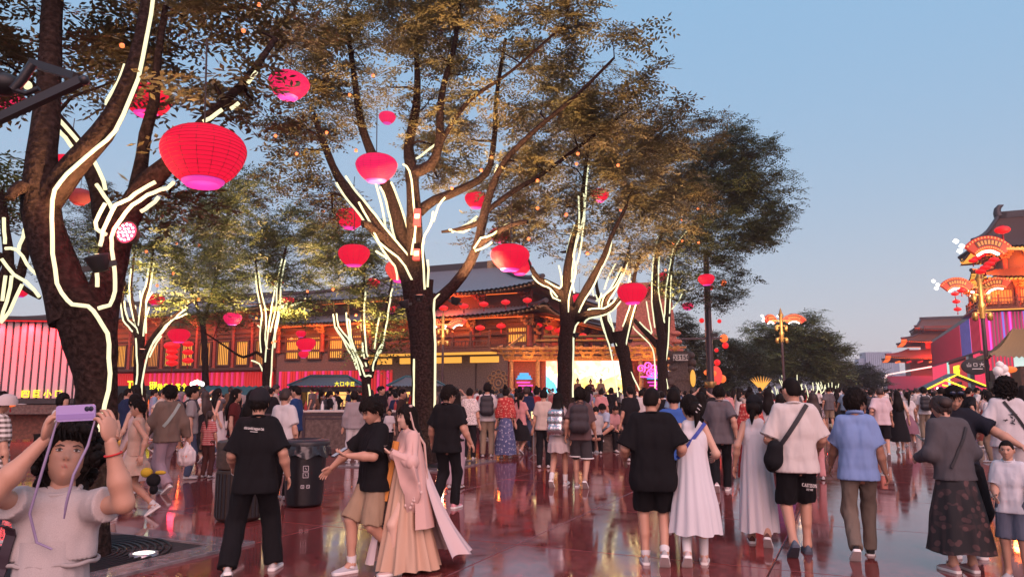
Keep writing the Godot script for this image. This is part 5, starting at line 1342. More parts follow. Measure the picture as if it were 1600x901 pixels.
# ---------------------------------------------------------------- fan-shaped street lamps
func fan_sign(parent: Node3D, ce: Vector3, yaw: float, roll: float) -> void:
	var F := Node3D.new(); F.name = "fan_sign"; F.position = ce; F.rotation = Vector3(0, yaw, roll); parent.add_child(F, true)
	var sector := func(r0: float, r1: float, half: float, th: float, z: float) -> MB:
		var m := MB.new()
		var n := 18
		for k in n:
			var a := -half + 2.0 * half * k / n; var b := -half + 2.0 * half * (k + 1) / n
			var p := func(ang: float, r: float, zz: float) -> Vector3: return Vector3(sin(ang) * r, cos(ang) * r - 0.8, zz)
			m.quad(p.call(a, r0, z + th), p.call(b, r0, z + th), p.call(b, r1, z + th), p.call(a, r1, z + th), Vector3(0, 0, 1))
			m.quad(p.call(a, r0, z - th), p.call(b, r0, z - th), p.call(b, r1, z - th), p.call(a, r1, z - th), Vector3(0, 0, -1))
			m.quad(p.call(a, r1, z + th), p.call(b, r1, z + th), p.call(b, r1, z - th), p.call(a, r1, z - th), Vector3(sin(a), cos(a), 0))
			m.quad(p.call(a, r0, z + th), p.call(b, r0, z + th), p.call(b, r0, z - th), p.call(a, r0, z - th), Vector3(-sin(a), -cos(a), 0))
		for e in [-1, 1]:
			var dx := Vector3(sin(half * e), cos(half * e), 0)
			m.quad(dx * r0 + Vector3(0, -0.8, z + th), dx * r1 + Vector3(0, -0.8, z + th), dx * r1 + Vector3(0, -0.8, z - th), dx * r0 + Vector3(0, -0.8, z - th), Vector3(e, 0, 0))
		return m
	obj("fan_panel", sector.call(0.58, 1.02, 0.9, 0.06, 0.0), glow(0.7, 0.05, 0.02, 0.42), F)
	obj("fan_inset", sector.call(0.69, 0.91, 0.56, 0.02, 0.06), mat(0.1, 0.02, 0.015, 0.5), F)
	var ln := MB.new()
	for k in 7:
		var a := -0.45 + k * 0.15
		ln.box(Vector3(sin(a) * 0.8, cos(a) * 0.8 - 0.8, 0.087), Vector3(0.07, 0.14, 0.012), Basis(Vector3(0, 0, 1), -a))
	obj("fan_motif", ln, glow(0.8, 0.3, 0.08, 0.6), F)
	for ring in 2:
		for k in 15:
			var a := -0.84 + 1.68 * k / 14
			var r: float = [0.63, 0.97][ring]
			var m := MB.new(); m.ball(Vector3(sin(a) * r, cos(a) * r - 0.8, 0.07), Vector3(0.032, 0.032, 0.02), 4, 6)
			obj("bulb", m, M.bulb, F)
	for k in 3:
		var a := -0.55 + k * 0.5
		var m := MB.new(); m.box(Vector3(sin(a) * 0.53, cos(a) * 0.53 - 0.84, 0.02), Vector3(0.24, 0.07, 0.1), Basis(Vector3(0, 0, 1), -a)); obj("white_lamp", m, M.white_lamp, F)
	for k in 3:
		var m := MB.new(); m.box(Vector3(-0.98 - 0.05 * k + (0.14 if k == 1 else 0.0), -0.3 + 0.17 * k, 0.02), Vector3(0.13, 0.1, 0.1), Basis(Vector3(0, 0, 1), -0.6)); obj("white_lamp", m, M.white_lamp, F)

func fan_lamp(label: String, u: float, d: float, yaw: float, fans: Array) -> void:
	var L := base("fan_lamp", ground(u, d) , yaw)
	tag(L, label, "street lamp", "street lamps with lit fan signs")
	var m := MB.new(); m.lathe([Vector2(0.22, 0), Vector2(0.22, 0.35), Vector2(0.13, 0.5), Vector2(0.1, 0.8), Vector2(0.085, 5.0)], 12); obj("pole", m, M.pole, L)
	var g := MB.new(); g.lathe([Vector2(0.13, 4.9), Vector2(0.14, 5.4), Vector2(0.2, 5.5), Vector2(0.12, 5.65), Vector2(0.12, 6.6), Vector2(0.2, 6.75), Vector2(0.12, 6.9), Vector2(0.05, 7.15), Vector2(0.001, 7.3)], 10); obj("gilded_shaft", g, M.gold, L)
	for k in 2:
		for e in [-1, 1]:
			var q := MB.new(); q.lathe([Vector2(0.001, 0.2), Vector2(0.1, 0.18), Vector2(0.14, 0.0), Vector2(0.1, -0.18), Vector2(0.001, -0.22)], 10, Vector3(e * 0.33, 5.85 - k * 0.85, 0)); q.bar(Vector3(0, 6.0 - k * 0.85, 0), Vector3(e * 0.33, 6.03 - k * 0.85, 0), 0.06, 0.06); obj("gilded_drum", q, M.gold, L)
	for f in fans: fan_sign(L, Vector3(f[0], 6.6, f[1]), f[2], f[3])
	for f in fans:
		var q := MB.new(); q.bar(Vector3(0, 6.35, 0), Vector3(f[0], 6.4, f[1]), 0.07, 0.09); obj("arm", q, M.gold, L)
	omni("lamp_light", Vector3(0, 5.9, 1.3), Color(1, 0.8, 0.62), 5.0, 0.4, L)

func build_lamps() -> void:
	fan_lamp("fan lamp post nearest at right, its sign at the frame edge above the hall roofline", 1640, 24.6, -0.1, [[-1.72, 0.1, 0.1, 0.0], [1.0, -0.3, -0.7, -0.15]])
	fan_lamp("fan lamp post in front of the grand hall with two lit fan signs", 1539, 34.0, -0.1, [[-1.06, 0.1, 0.1, 0.0], [0.75, -0.4, -0.75, 0.25]])
	fan_lamp("fan lamp post in front of the green trees in mid avenue", 1222, 51.0, 0.0, [[-0.72, 0, 0.7, 0.0], [0.9, 0.1, -0.2, -0.05]])
	fan_lamp("fan lamp post before the pavilion, just right of the middle trunk", 692, 54.0, 0.0, [[-0.75, 0, 0.8, 0.0], [1.0, 0.1, -0.2, 0.25]])

# ---------------------------------------------------------------- lanterns
const LANTERNS := [[318, 240, 132, "largest red silk lantern, hanging close beside the near left trunk", 0], [230, 155, 76, "red lantern hanging behind a thin branch above the largest lantern", 0], [106, 260, 58, "red lantern half hidden behind the near left trunk's fork", 0], [124, 306, 38, "dim unlit dark red lantern beside the near left trunk", 3], [8, 160, 62, "pink lantern cut by the left edge under the dark lamp bracket", 1],
		[451, 132, 66, "red lantern high in leaves at the left of the middle tree", 1], [605, 183, 28, "small pink lantern high in the middle tree's crown", 1], [588, 260, 67, "large pink-red lantern against the middle tree's left limbs", 1], [547, 340, 46, "upper of two red lanterns left of the middle tree", 0], [553, 397, 50, "lower of two red lanterns left of the middle tree", 0], [626, 421, 49, "paler coral lantern in front of the middle tree's fork", 2],
		[744, 311, 37, "red lantern behind the lit right limb of the middle tree", 0], [781, 366, 33, "partly hidden red lantern behind the right limb's lit branch", 0], [797, 400, 62, "large red lantern right of the middle tree, before a smaller one", 0], [812, 415, 38, "smaller red lantern tucked behind the large one right of the middle tree", 0],
		[937, 304, 30, "red lantern high in the third tree's crown", 0], [988, 457, 47, "red lantern hanging over the stage between third and fourth trees", 0], [1021, 452, 20, "small red lantern in leaves right of the stage lantern", 0], [1104, 436, 26, "red lantern at the lower edge of the dark crown by the pole", 0], [1075, 478, 18, "small pink lantern left of the utility pole", 1],
		[433, 441, 20, "small red lantern atop the lit tree by the red slat wall", 0], [450, 469, 19, "small red lantern just below that on the back-row tree's right", 0], [243, 467, 26, "red lantern on the back-row tree over the tea shop", 0], [279, 523, 33, "wide red lantern above the tea shop's hanging strings", 0], [363, 497, 28, "pink lantern in front of the wing roof", 1], [478, 537, 30, "red lantern before the wing's ochre windows", 0],
		[583, 441, 21, "small red lantern above the snack kiosk's tree", 0], [611, 483, 17, "small red lantern at the right of the snack kiosk's tree", 0], [905, 466, 22, "red lantern behind the third tree's limbs", 0], [1037, 432, 20, "red lantern in the leaves above the salmon tower", 0], [31, 455, 24, "red lantern at the left edge above the slat box", 0], [560, 503, 13, "tiny red lantern between kiosk tree limbs, left one", 0], [569, 503, 13, "tiny red lantern between kiosk tree limbs, right one", 0], [474, 553, 16, "small red lantern hung under the one before the ochre windows", 0], [470, 521, 16, "small red lantern above the one before the ochre windows", 0], [600, 585, 12, "tiny red lantern low behind the kiosk tree trunk", 0]]
var lantern_meshes := {}

func lantern_parts() -> void:
	var prof := [Vector2(0.15, 0.3), Vector2(0.17, 0.305), Vector2(0.3, 0.28), Vector2(0.4, 0.225), Vector2(0.468, 0.15), Vector2(0.5, 0.06), Vector2(0.49, -0.02), Vector2(0.455, -0.11), Vector2(0.4, -0.2), Vector2(0.33, -0.28), Vector2(0.25, -0.345)]
	var fine := []
	for k in prof.size() - 1:
		for q in 4:
			var t := q / 4.0
			var a: Vector2 = prof[maxi(k - 1, 0)]; var d: Vector2 = prof[mini(k + 2, prof.size() - 1)]
			var p: Vector2 = prof[k].cubic_interpolate(prof[k + 1], a, d, t)
			fine.append(p * Vector2(1.0 - (0.008 if q % 2 == 0 else 0.0), 1))
	fine.append(prof[-1])
	var m := MB.new(); m.lathe(fine, 32)
	lantern_meshes.shade = m.mesh()
	var r := MB.new()
	for k in range(2, fine.size(), 2):
		var pts := []
		for q in 33: pts.append(Vector3(cos(TAU * q / 32) * (fine[k].x + 0.002), fine[k].y, sin(TAU * q / 32) * (fine[k].x + 0.002)))
		r.tube(pts, range(33).map(func(_x): return 0.0032), 3, false)
	for q in 16:
		var pts := []
		for k in range(0, fine.size(), 3): pts.append(Vector3(cos(TAU * q / 16) * fine[k].x, fine[k].y, sin(TAU * q / 16) * fine[k].x))
		r.tube(pts, range(pts.size()).map(func(_x): return 0.0045), 3, false)
	lantern_meshes.ribs = r.mesh()
	var b := MB.new(); b.lathe([Vector2(0.25, -0.342), Vector2(0.245, -0.36), Vector2(0.2, -0.4), Vector2(0.19, -0.395), Vector2(0.001, -0.385)], 24)
	lantern_meshes.mouth = b.mesh()
	var t := MB.new(); t.lathe([Vector2(0.001, 0.33), Vector2(0.15, 0.33), Vector2(0.16, 0.29)], 20); t.tube([Vector3(0, 0.3, 0), Vector3(0, 1.5, 0)], [0.012, 0.012], 5)
	lantern_meshes.hanger = t.mesh()
	var small := MB.new(); small.lathe([Vector2(0.001, 0.27), Vector2(0.13, 0.26), Vector2(0.16, 0.24), Vector2(0.34, 0.2), Vector2(0.46, 0.1), Vector2(0.5, 0.0), Vector2(0.46, -0.1), Vector2(0.34, -0.2), Vector2(0.16, -0.24), Vector2(0.13, -0.27), Vector2(0.001, -0.28)], 14)
	lantern_meshes.round = small.mesh()
	var tas := MB.new(); tas.lathe([Vector2(0.02, -0.27), Vector2(0.03, -0.36), Vector2(0.06, -0.4), Vector2(0.07, -0.75), Vector2(0.001, -0.75)], 8); tas.lathe([Vector2(0.14, 0.25), Vector2(0.14, 0.32), Vector2(0.001, 0.33)], 8)
	lantern_meshes.tassel = tas.mesh()

func silk_lantern(u: float, v: float, wpx: float, label: String, style := 0) -> void:
	var dia := 0.83
	var d := dia * FOCAL / wpx
	var o := base("silk_lantern", at(u, v, d), rng.randf() * TAU)
	o.scale = Vector3(0.83, 0.83 * rng.randf_range(0.92, 1.02), 0.83); o.rotation.z = rng.randf_range(-0.07, 0.07); o.rotation.x = rng.randf_range(-0.06, 0.06)
	tag(o, label, "lantern", "red silk lanterns hung in the trees")
	obj("shade", lantern_meshes.shade, [M.lantern, M.lantern_pink, M.lantern_pale, mat(0.2, 0.025, 0.03, 0.8)][style], o)
	obj("ribs", lantern_meshes.ribs, M.rib, o)
	obj("mouth", lantern_meshes.mouth, M.violet if style < 3 else M.rib, o)
	obj("hanger", lantern_meshes.hanger, M.wire, o)
	if wpx > 28 and style < 3: omni("lantern_light", Vector3(0, -0.5, 0), Color(1, 0.2, 0.32), 0.55, 0.25, o)

func eave_lantern(u: float, v: float, d: float, dia: float, label: String, group: String, ml: Material = null) -> void:
	var o := base("eave_lantern", at(u, v, d)); o.scale = Vector3.ONE * dia
	tag(o, label, "lantern", group)
	obj("shade", lantern_meshes.round, ml if ml else M.lantern_red, o)
	obj("tassel", lantern_meshes.tassel, M.rib, o)

func build_lanterns() -> void:
	lantern_parts()
	for e in LANTERNS:
		silk_lantern(e[0], e[1], e[2], e[3], e[4])
	var g := "round red lanterns under the pavilion eaves"
	var where := ["first", "second", "third", "fourth", "fifth", "sixth", "seventh", "eighth", "ninth"]
	var up := [693, 725, 756, 790, 824]
	for k in up.size(): eave_lantern(up[k], 481 - k * 3, 59.0 - k * 0.3, 0.75, "%s round lantern from the left under the pavilion's upper eave" % where[k], g)
	var lo := [750, 783]
	for k in lo.size(): eave_lantern(lo[k], 512 - k * 3, 57.5, 0.75, "%s round lantern under the pavilion's lower eave" % ["left", "right"][k], g)
	var sd := [[841, 508], [858, 512], [872, 516], [841, 520], [842, 534], [911, 524], [921, 527], [938, 527]]
	for k in sd.size(): eave_lantern(sd[k][0], sd[k][1], 59.0 + k * 0.8, 0.7, "%s round lantern from the corner on the pavilion's avenue side" % where[k], g)
	var g2 := "strings of round red lanterns by the tea shop"
	for k in 4: eave_lantern(268, 540 + k * 9, 38.0, 0.6 if k else 0.8, "%s lantern of the left string over the tea shop sign" % ["top", "second", "third", "lowest"][k], g2)
	for k in 3: eave_lantern(293, 537 + k * 13, 38.0, 0.55, "%s lantern of the right string over the tea shop sign" % ["top", "middle", "lowest"][k], g2)
	var g3 := "lantern strings under the fan lamps at right"
	for k in 3: eave_lantern(1493 + k * 2, 459 + k * 12, 34.0, 0.34, "%s red lantern hanging under the left fan of the hall lamp" % ["top", "middle", "lowest"][k], g3)
	for k in 4: eave_lantern(1521 + k * 6, 407 - k * 4, 27.0, 0.3, "%s red lantern in the slanting row under the frame-edge fan" % ["first", "second", "third", "fourth"][k], g3)
	for k in 4: eave_lantern(1533 + k * 7, 424 - k * 6, 27.0, 0.36, "%s red lantern in the lower slanting row by the hall roof" % ["first", "second", "third", "fourth"][k], g3)
	eave_lantern(1567, 359, 25.0, 0.5, "red lantern above the frame-edge fan sign", g3); eave_lantern(1503, 453, 34.0, 0.4, "red lantern touching the underside of the hall lamp's left fan", g3)
	eave_lantern(1579, 577, 30.0, 0.5, "glowing orange lantern beside the roofed kiosk at right", g3, M.orange)
	eave_lantern(16, 631, 21.0, 0.3, "glowing orange lantern under the slat box front", g2, M.orange); eave_lantern(111, 626, 28.0, 0.3, "dim red lantern in the low shop beside the big trunk", g2, M.orange)
	# tiny bulbs of the light strings in the crowns
	var r := RandomNumberGenerator.new(); r.seed = 99
	var pts := [[404, 7, 9], [380, 48, 9], [190, 71, 8], [556, 235, 17], [463, 240, 17], [510, 207, 17], [583, 118, 17], [546, 148, 17], [430, 212, 17], [768, 246, 17], [752, 266, 17], [796, 246, 17], [706, 294, 17], [903, 240, 17], [901, 256, 17], [966, 258, 17], [840, 282, 17], [840, 325, 25], [826, 373, 25], [918, 396, 25], [885, 335, 25], [990, 312, 32], [1091, 326, 36], [1052, 380, 36], [1066, 376, 36], [1092, 379, 36], [1065, 344, 38], [1112, 330, 38], [970, 328, 30], [1040, 422, 38], [275, 380, 30], [310, 383, 30], [245, 446, 29], [270, 427, 29], [228, 393, 28], [310, 468, 29], [350, 470, 35], [330, 460, 30], [480, 455, 34], [505, 330, 32], [520, 452, 32], [556, 492, 31], [475, 545, 34], [455, 529, 35], [400, 497, 36], [425, 535, 36], [430, 533, 36], [1075, 580, 44], [1045, 560, 44]]
	for p in pts:
		var m := MB.new(); m.ball(Vector3(), Vector3.ONE * (0.028 if p[2] < 12 else (0.04 if p[2] < 20 else 0.06)), 6, 8)
		var o := obj("string_bulb", m, M.bulb, self)
		o.position = at(p[0], p[1], p[2] + r.randf_range(-0.6, 0.2))
		tag(o, "small glowing orange-white bulb of a light string in the leaves", "bulb", "string light bulbs in the tree crowns")
	for e in [[150, 400, 7.0, Vector3(-0.9, 3, 0.5), 7.0], [630, 470, 15.2, Vector3(-1.2, 4, 0), 30.0], [853 - 140, 465, 15.6, Vector3(1.2, 4, 0), 32.0], [655, 460, 15.6, Vector3(0, 4, 0.7), 20.0], [900, 520, 23.6, Vector3(0.6, 6, 0.5), 40.0], [985, 530, 31.0, Vector3(0.8, 6, 0), 66.0], [1045, 490, 37.0, Vector3(-0.6, 6, 0), 20.0], [420, 545, 34.6, Vector3(0, 5, 0.5), 70.0], [572, 560, 30.6, Vector3(0, 5, 0.5), 70.0], [222, 545, 26.6, Vector3(0.6, 5, 0.5), 60.0]]:
		floodlight(at(e[0], e[1], e[2]), e[3], e[4])

var flood_count := 0
const FLOOD := ["on the near left trunk's right limb", "in the left limbs of the middle tree", "on the right limb of the middle tree", "facing out from the middle tree's fork", "on the third tree's fork before the stage", "on the fourth tree beside the screen", "on the fifth tree by the salmon tower", "on the back-row tree by the slat wall", "on the back-row tree above the kiosk", "on the back-row tree over the tea shop"]

# a round LED floodlight clamped to a tree, shining up into its crown
func floodlight(p: Vector3, dir: Vector3, e: float) -> void:
	var o := base("floodlight", p)
	tag(o, "small round floodlight shining red-orange light upward " + FLOOD[flood_count], "floodlight", "floodlights clamped in the trees")
	flood_count += 1
	var d := dir.normalized()
	var bs := Basis(Vector3.UP.cross(d).normalized() if absf(d.y) < 0.99 else Vector3.RIGHT, d, Vector3())
	bs.z = bs.x.cross(bs.y)
	var m := MB.new(); m.lathe([Vector2(0.001, -0.16), Vector2(0.07, -0.15), Vector2(0.11, -0.02), Vector2(0.12, 0.0), Vector2(0.1, 0.0)], 14, Vector3(), bs); m.box(bs * Vector3(0, -0.1, 0), Vector3(0.05, 0.05, 0.3), bs)
	obj("housing", m, M.black, o)
	var l := MB.new(); l.lathe([Vector2(0.1, -0.005), Vector2(0.001, -0.004)], 14, Vector3(), bs); obj("lens", l, glow(1.0, 0.3, 0.2, 3.0), o)
	spot("beam", d * 0.09, d * 4.0, Color(1.0, 0.78, 0.54), e, 68, 0.15, o)

# ---------------------------------------------------------------- things standing on the plaza
func build_plaza_things() -> void:
	# round-lensed lamp head on the near trunk, facing the viewer
	var hl := base("led_spotlight", at(197, 363, 7.45))
	tag(hl, "round lamp of pinkish white LEDs strapped to the near left tree limb", "lamp")
	var bs := Basis(Vector3.RIGHT, 1.45) * Basis(Vector3(0, 0, 1), 0.15)
	var h := MB.new(); h.lathe([Vector2(0.001, -0.12), Vector2(0.08, -0.11), Vector2(0.115, -0.01), Vector2(0.13, 0.0), Vector2(0.115, 0.01), Vector2(0.11, 0.0)], 20, Vector3(), bs); obj("housing", h, M.black, hl)
	var face := MB.new(); face.lathe([Vector2(0.112, 0.0), Vector2(0.001, 0.001)], 20, Vector3(), bs); obj("lens", face, glow(0.9, 0.04, 0.12, 1.2), hl)
	for rr in 3:
		for k in [1, 6, 12][rr]:
			var a: float = TAU * k / float([1, 6, 12][rr])
			var q := MB.new(); q.ball(bs * Vector3(cos(a) * rr * 0.042, 0.012, sin(a) * rr * 0.042), Vector3.ONE * 0.013, 5, 6); obj("led", q, glow(1.0, 0.7, 0.72, 5.0), hl)
	omni("lamp_light", bs * Vector3(0, 0.2, 0), Color(1, 0.25, 0.3), 0.35, 0.1, hl)
	# red box lamps on the middle tree
	for k in 2:
		var o := base("junction_box", at([652, 651][k], [340, 398][k], 16.7))
		tag(o, ["red control box strapped on the middle tree's centre limb", "smaller reddish box below it, over the middle tree's fork"][k], "box")
		var m := MB.new(); m.box(Vector3(), Vector3(0.16, 0.4 if k == 0 else 0.26, 0.14)); obj("case", m, mat(0.25, 0.02, 0.03, 0.5), o)
		var n := MB.new(); n.box(Vector3(0, 0.02, 0.075), Vector3(0.11, 0.1, 0.012)); obj("label_plate", n, M.pale, o)
	# dark lamp bracket at the top left, close to the camera
	var d := 4.6
	var B := base("lamp_bracket", at(40, 140, d))
	tag(B, "dark metal lamp bracket jutting in at the top left corner", "bracket")
	var P := func(u: float, v: float, dd := 0.0) -> Vector3: return at(u, v, d + dd) - B.position
	var m := MB.new(); m.bar(P.call(-30, 198), P.call(126, 126), 0.055, 0.055); obj("lower_arm", m, M.dark, B)
	m = MB.new(); m.bar(P.call(48, 98, 0.1), P.call(118, 120, 0.05), 0.06, 0.05); obj("upper_arm", m, M.dark, B)
	m = MB.new(); m.tube([P.call(20, 140), P.call(34, 124), P.call(50, 100)], [0.03, 0.03, 0.03], 8); obj("brace", m, M.dark, B)
	m = MB.new(); m.ball(P.call(6, 132, 0.05), Vector3(0.11, 0.075, 0.1), 8, 12); m.box(P.call(-12, 128, 0.05), Vector3(0.16, 0.14, 0.15)); obj("lamp_body", m, M.black, B)
	m = MB.new(); m.tube([P.call(20, 140), P.call(40, 146), P.call(60, 138)], [0.018, 0.018, 0.018], 6); obj("clamp", m, M.dark, B)
	m = MB.new(); m.ball(P.call(131, 125), Vector3.ONE * 0.034, 6, 8); obj("end_cap", m, M.dark, B)
	m = MB.new(); m.ball(P.call(42, 133, 0.15), Vector3(0.03, 0.03, 0.03), 6, 8); obj("bulb", m, M.rope, B)
	# utility pole with speaker arm
	var U := base("utility_pole", ground(1108, 42.0))
	tag(U, "tall dark purple pole with crossarm and gold band right of the row", "pole")
	m = MB.new(); m.lathe([Vector2(0.3, 0), Vector2(0.3, 0.9), Vector2(0.22, 1.0), Vector2(0.2, 5.0), Vector2(0.15, 9.6)], 14); obj("shaft", m, M.pole, U)
	m = MB.new(); m.lathe([Vector2(0.22, 1.75), Vector2(0.34, 1.76), Vector2(0.34, 2.1), Vector2(0.22, 2.11)], 4); obj("gold_band", m, M.gold, U)
	m = MB.new(); m.bar(Vector3(-1.7, 4.5, 0), Vector3(0.75, 4.55, 0), 0.09, 0.1); obj("crossarm", m, M.pole, U)
	m = MB.new(); m.box(Vector3(0.25, 4.72, 0.1), Vector3(0.42, 0.22, 0.22)); obj("speaker", m, M.black, U)
	# silver balloons by the right lamp
	var W := base("balloon_bunch", at(1560, 580, 27.0))
	W.scale = Vector3.ONE * 0.7
	tag(W, "bunch of pale white balloons above heads in front of the hall lamp", "balloons")
	for e in [[0, 0, 0.24], [0.3, 0.12, 0.22], [0.12, 0.3, 0.2], [0.38, -0.2, 0.2], [0.05, -0.3, 0.2]]:
		m = MB.new(); m.ball(Vector3(e[0], e[1], 0.08 * e[2]), Vector3(e[2], e[2] * 1.15, e[2]), 10, 14); obj("balloon", m, mat(0.75, 0.72, 0.72, 0.25), W)
	m = MB.new()
	for e in 5: m.tube([Vector3(0.1 * e - 0.1, -0.3, 0), Vector3(0.1, -1.4, 0)], [0.004, 0.004], 4)
	obj("strings", m, M.white, W)
	# litter bins
	bin(foot(372, 812), "brown square-shouldered litter bin left of the man in the cap", 0)
	bin(foot(474, 790), "black round wheelie bin with lid bag and icons, right of the man in the cap", 1)
	# bench with low planter wall near the stage
	var N := base("planter_bench", at(930, 690, 20.5) * Vector3(1, 0, 1), -0.1)
	tag(N, "dark low stone bench where people sit before the stage", "bench")
	m = MB.new(); m.box(Vector3(0.1, 0.21, 0), Vector3(3.6, 0.42, 0.7)); obj("base", m, M.plaster, N)
	m = MB.new(); m.box(Vector3(0.1, 0.45, 0), Vector3(3.7, 0.06, 0.8)); obj("seat", m, M.wood_dark, N)
	# thin stand
	var T := base("tripod_stand", foot(834, 716))
	tag(T, "slim microphone-like stand with a lit cup on top before the stage", "stand")
	m = MB.new(); m.tube([Vector3(0, 0, 0), Vector3(0, 0.95, 0)], [0.012, 0.012], 6)
	for k in 3: m.bar(Vector3(0, 0.1, 0), Vector3(cos(k * 2.1) * 0.25, 0.01, sin(k * 2.1) * 0.25), 0.015, 0.015)
	obj("pole", m, M.metal, T)
	m = MB.new(); m.lathe([Vector2(0.05, 0.95), Vector2(0.065, 1.12), Vector2(0.001, 1.12)], 10); obj("lit_cup", m, glow(1, 0.75, 0.35, 1.2), T)

func bin(p: Vector3, label: String, kind: int) -> void:
	var B := base("litter_bin", p, 0.2 if kind == 0 else -0.15)
	tag(B, label, "bin", "litter bins")
	var m := MB.new()
	if kind == 0:
		m.lathe([Vector2(0.001, 0.02), Vector2(0.27, 0.02), Vector2(0.29, 0.06), Vector2(0.29, 0.62), Vector2(0.28, 0.64)], 22); obj("body", m, textured(mat(0.045, 0.03, 0.022, 0.45), "wood", 1.5), B)
		m = MB.new(); m.lathe([Vector2(0.29, 0.65), Vector2(0.305, 0.67), Vector2(0.305, 0.98), Vector2(0.28, 1.0), Vector2(0.1, 1.01), Vector2(0.001, 1.01)], 22); obj("hood", m, textured(mat(0.085, 0.058, 0.045, 0.4), "wood", 1.5), B)
		m = MB.new()
		for k in 30: m.box(Vector3(cos(TAU * k / 30) * 0.292, 0.33, sin(TAU * k / 30) * 0.292), Vector3(0.012, 0.54, 0.03), Basis(Vector3.UP, -TAU * k / 30))
		tag(obj("body_slats", m, M.dark, B), "", "", "", "stuff")
		m = MB.new(); m.bar(Vector3(-0.06, 0.62, 0.315), Vector3(0.14, 0.49, 0.33), 0.012, 0.03); obj("latch", m, M.metal, B)
		return
	m = MB.new(); m.lathe([Vector2(0.001, 0.01), Vector2(0.24, 0.01), Vector2(0.26, 0.05), Vector2(0.3, 0.72), Vector2(0.315, 0.8), Vector2(0.335, 0.81), Vector2(0.335, 0.86), Vector2(0.31, 0.865)], 26); obj("body", m, textured(mat(0.014, 0.014, 0.017, 0.35), "stone", 2.0), B)
	m = MB.new(); m.lathe([Vector2(0.345, 0.86), Vector2(0.35, 0.9), Vector2(0.33, 0.93), Vector2(0.22, 0.945), Vector2(0.2, 0.9), Vector2(0.001, 0.88)], 26); obj("lid", m, M.dark, B)
	var rows := []
	for r in 5:
		var row := []
		for k in 40: row.append(Vector3(cos(TAU * k / 40), 0, sin(TAU * k / 40)) * (0.34 + r * 0.006 + 0.012 * sin(k * 2.3 + r)) + Vector3(0, 0.87 - r * 0.04 - (0.03 * sin(k * 1.1) if r == 4 else 0.0), 0))
		rows.append(row)
	m = MB.new(); m.grid(rows, true); obj("bin_bag", m, mat(0.02, 0.02, 0.025, 0.2), B)
	# recycling icons drawn as little strokes on the front
	var ic := MB.new()
	for q in [[0.1, 0.55], [0.1, 0.46], [0.06, 0.3], [0.14, 0.3]]:
		var a: float = q[0] * 3.4 + 0.12
		var rad: float = lerpf(0.26, 0.3, (q[1] - 0.05) / 0.67) + 0.005
		var ce := Vector3(sin(a) * rad, q[1], cos(a) * rad); var bb := Basis(Vector3.UP, a)
		var sq := 0.035 if q[1] > 0.4 else 0.02
		for e in [-1, 1]:
			ic.box(ce + bb * Vector3(e * sq, 0, 0), Vector3(0.008, sq * 2, 0.006), bb); ic.box(ce + bb * Vector3(0, e * sq, 0), Vector3(sq * 2, 0.008, 0.005), bb)
		ic.box(ce + bb * Vector3(0, 0, 0), Vector3(0.008, sq, 0.007), bb * Basis(Vector3(0, 0, 1), 0.6))
	obj("icons", ic, mat(0.4, 0.38, 0.4, 0.6), B)

# ---------------------------------------------------------------- people
const SKINS := [Color(0.46, 0.25, 0.17), Color(0.54, 0.32, 0.23), Color(0.36, 0.18, 0.115), Color(0.6, 0.39, 0.3)]

func ik(a: Vector3, t: Vector3, l1: float, l2: float, pole: Vector3) -> Array:
	var d := t - a
	var ln := clampf(d.length(), 0.05, (l1 + l2) * 0.998)
	var n := d.normalized()
	var x := (l1 * l1 - l2 * l2 + ln * ln) / (2.0 * ln)
	var h := sqrt(maxf(l1 * l1 - x * x, 0.0))
	var p := (pole - n * pole.dot(n)).normalized()
	return [a + n * x + p * h, a + n * ln]

# joints of a figure 1.72 m tall standing at the origin and facing +z; its left is +x
func rig(sp: Dictionary) -> Dictionary:
	var w: float = sp.get("w", 1.0)
	var R := {"w": w}
	R.pelvis = Vector3(0, 0.93, 0) + sp.get("hip", Vector3())
	var le: Vector3 = sp.get("lean", Vector3())
	R.U = Basis(Vector3.UP, le.y) * Basis(Vector3.RIGHT, le.x) * Basis(Vector3.BACK, le.z)
	R.C = R.pelvis + R.U * Vector3(0, 0.49, 0)
	R.neck = R.C + R.U * Vector3(0, 0.035, -0.012)
	var hd: Vector3 = sp.get("head", Vector3())
	R.HB = Basis(Vector3.UP, le.y * 0.6 + hd.x) * Basis(Vector3.RIGHT, le.x * 0.5 + hd.y) * Basis(Vector3.BACK, hd.z) * Basis().scaled(Vector3.ONE * sp.get("big", 1.02))
	R.head = R.neck + R.U * Vector3(0, 0.04, 0.0) + R.HB * Vector3(0, 0.096, 0.02)
	var sw: float = sp.get("sw", 0.14) * 0.95
	for e in [["l", 1.0], ["r", -1.0]]:
		var sd: float = e[1]
		R["sh_" + e[0]] = R.C + R.U * Vector3(sd * sw * (0.5 + 0.5 * w), -0.025, -0.01)
		var hand = sp.get("hand_" + e[0], Vector3(sd * (0.165 + 0.075 * w), 0.86, 0.05 if sd > 0 else 0.02))
		var pole = sp.get("pole_" + e[0], Vector3(sd * 0.25, -0.2, -1))
		var k := ik(R["sh_" + e[0]], hand, 0.285, 0.25, pole)
		R["el_" + e[0]] = k[0]; R["wr_" + e[0]] = k[1]
		R["hip_" + e[0]] = R.pelvis + Vector3(sd * 0.082 * (0.6 + 0.4 * w), -0.03, 0)
		var ft: Array = sp.get("foot_" + e[0], [Vector3(sd * 0.1, 0.078, -0.02), 0.0, sd * 0.12])
		R["ft_" + e[0]] = ft
		var j := ik(R["hip_" + e[0]], ft[0], 0.42, 0.415, Vector3(sd * 0.08, 0, 1))
		R["kn_" + e[0]] = j[0]; R["an_" + e[0]] = j[1]
	return R

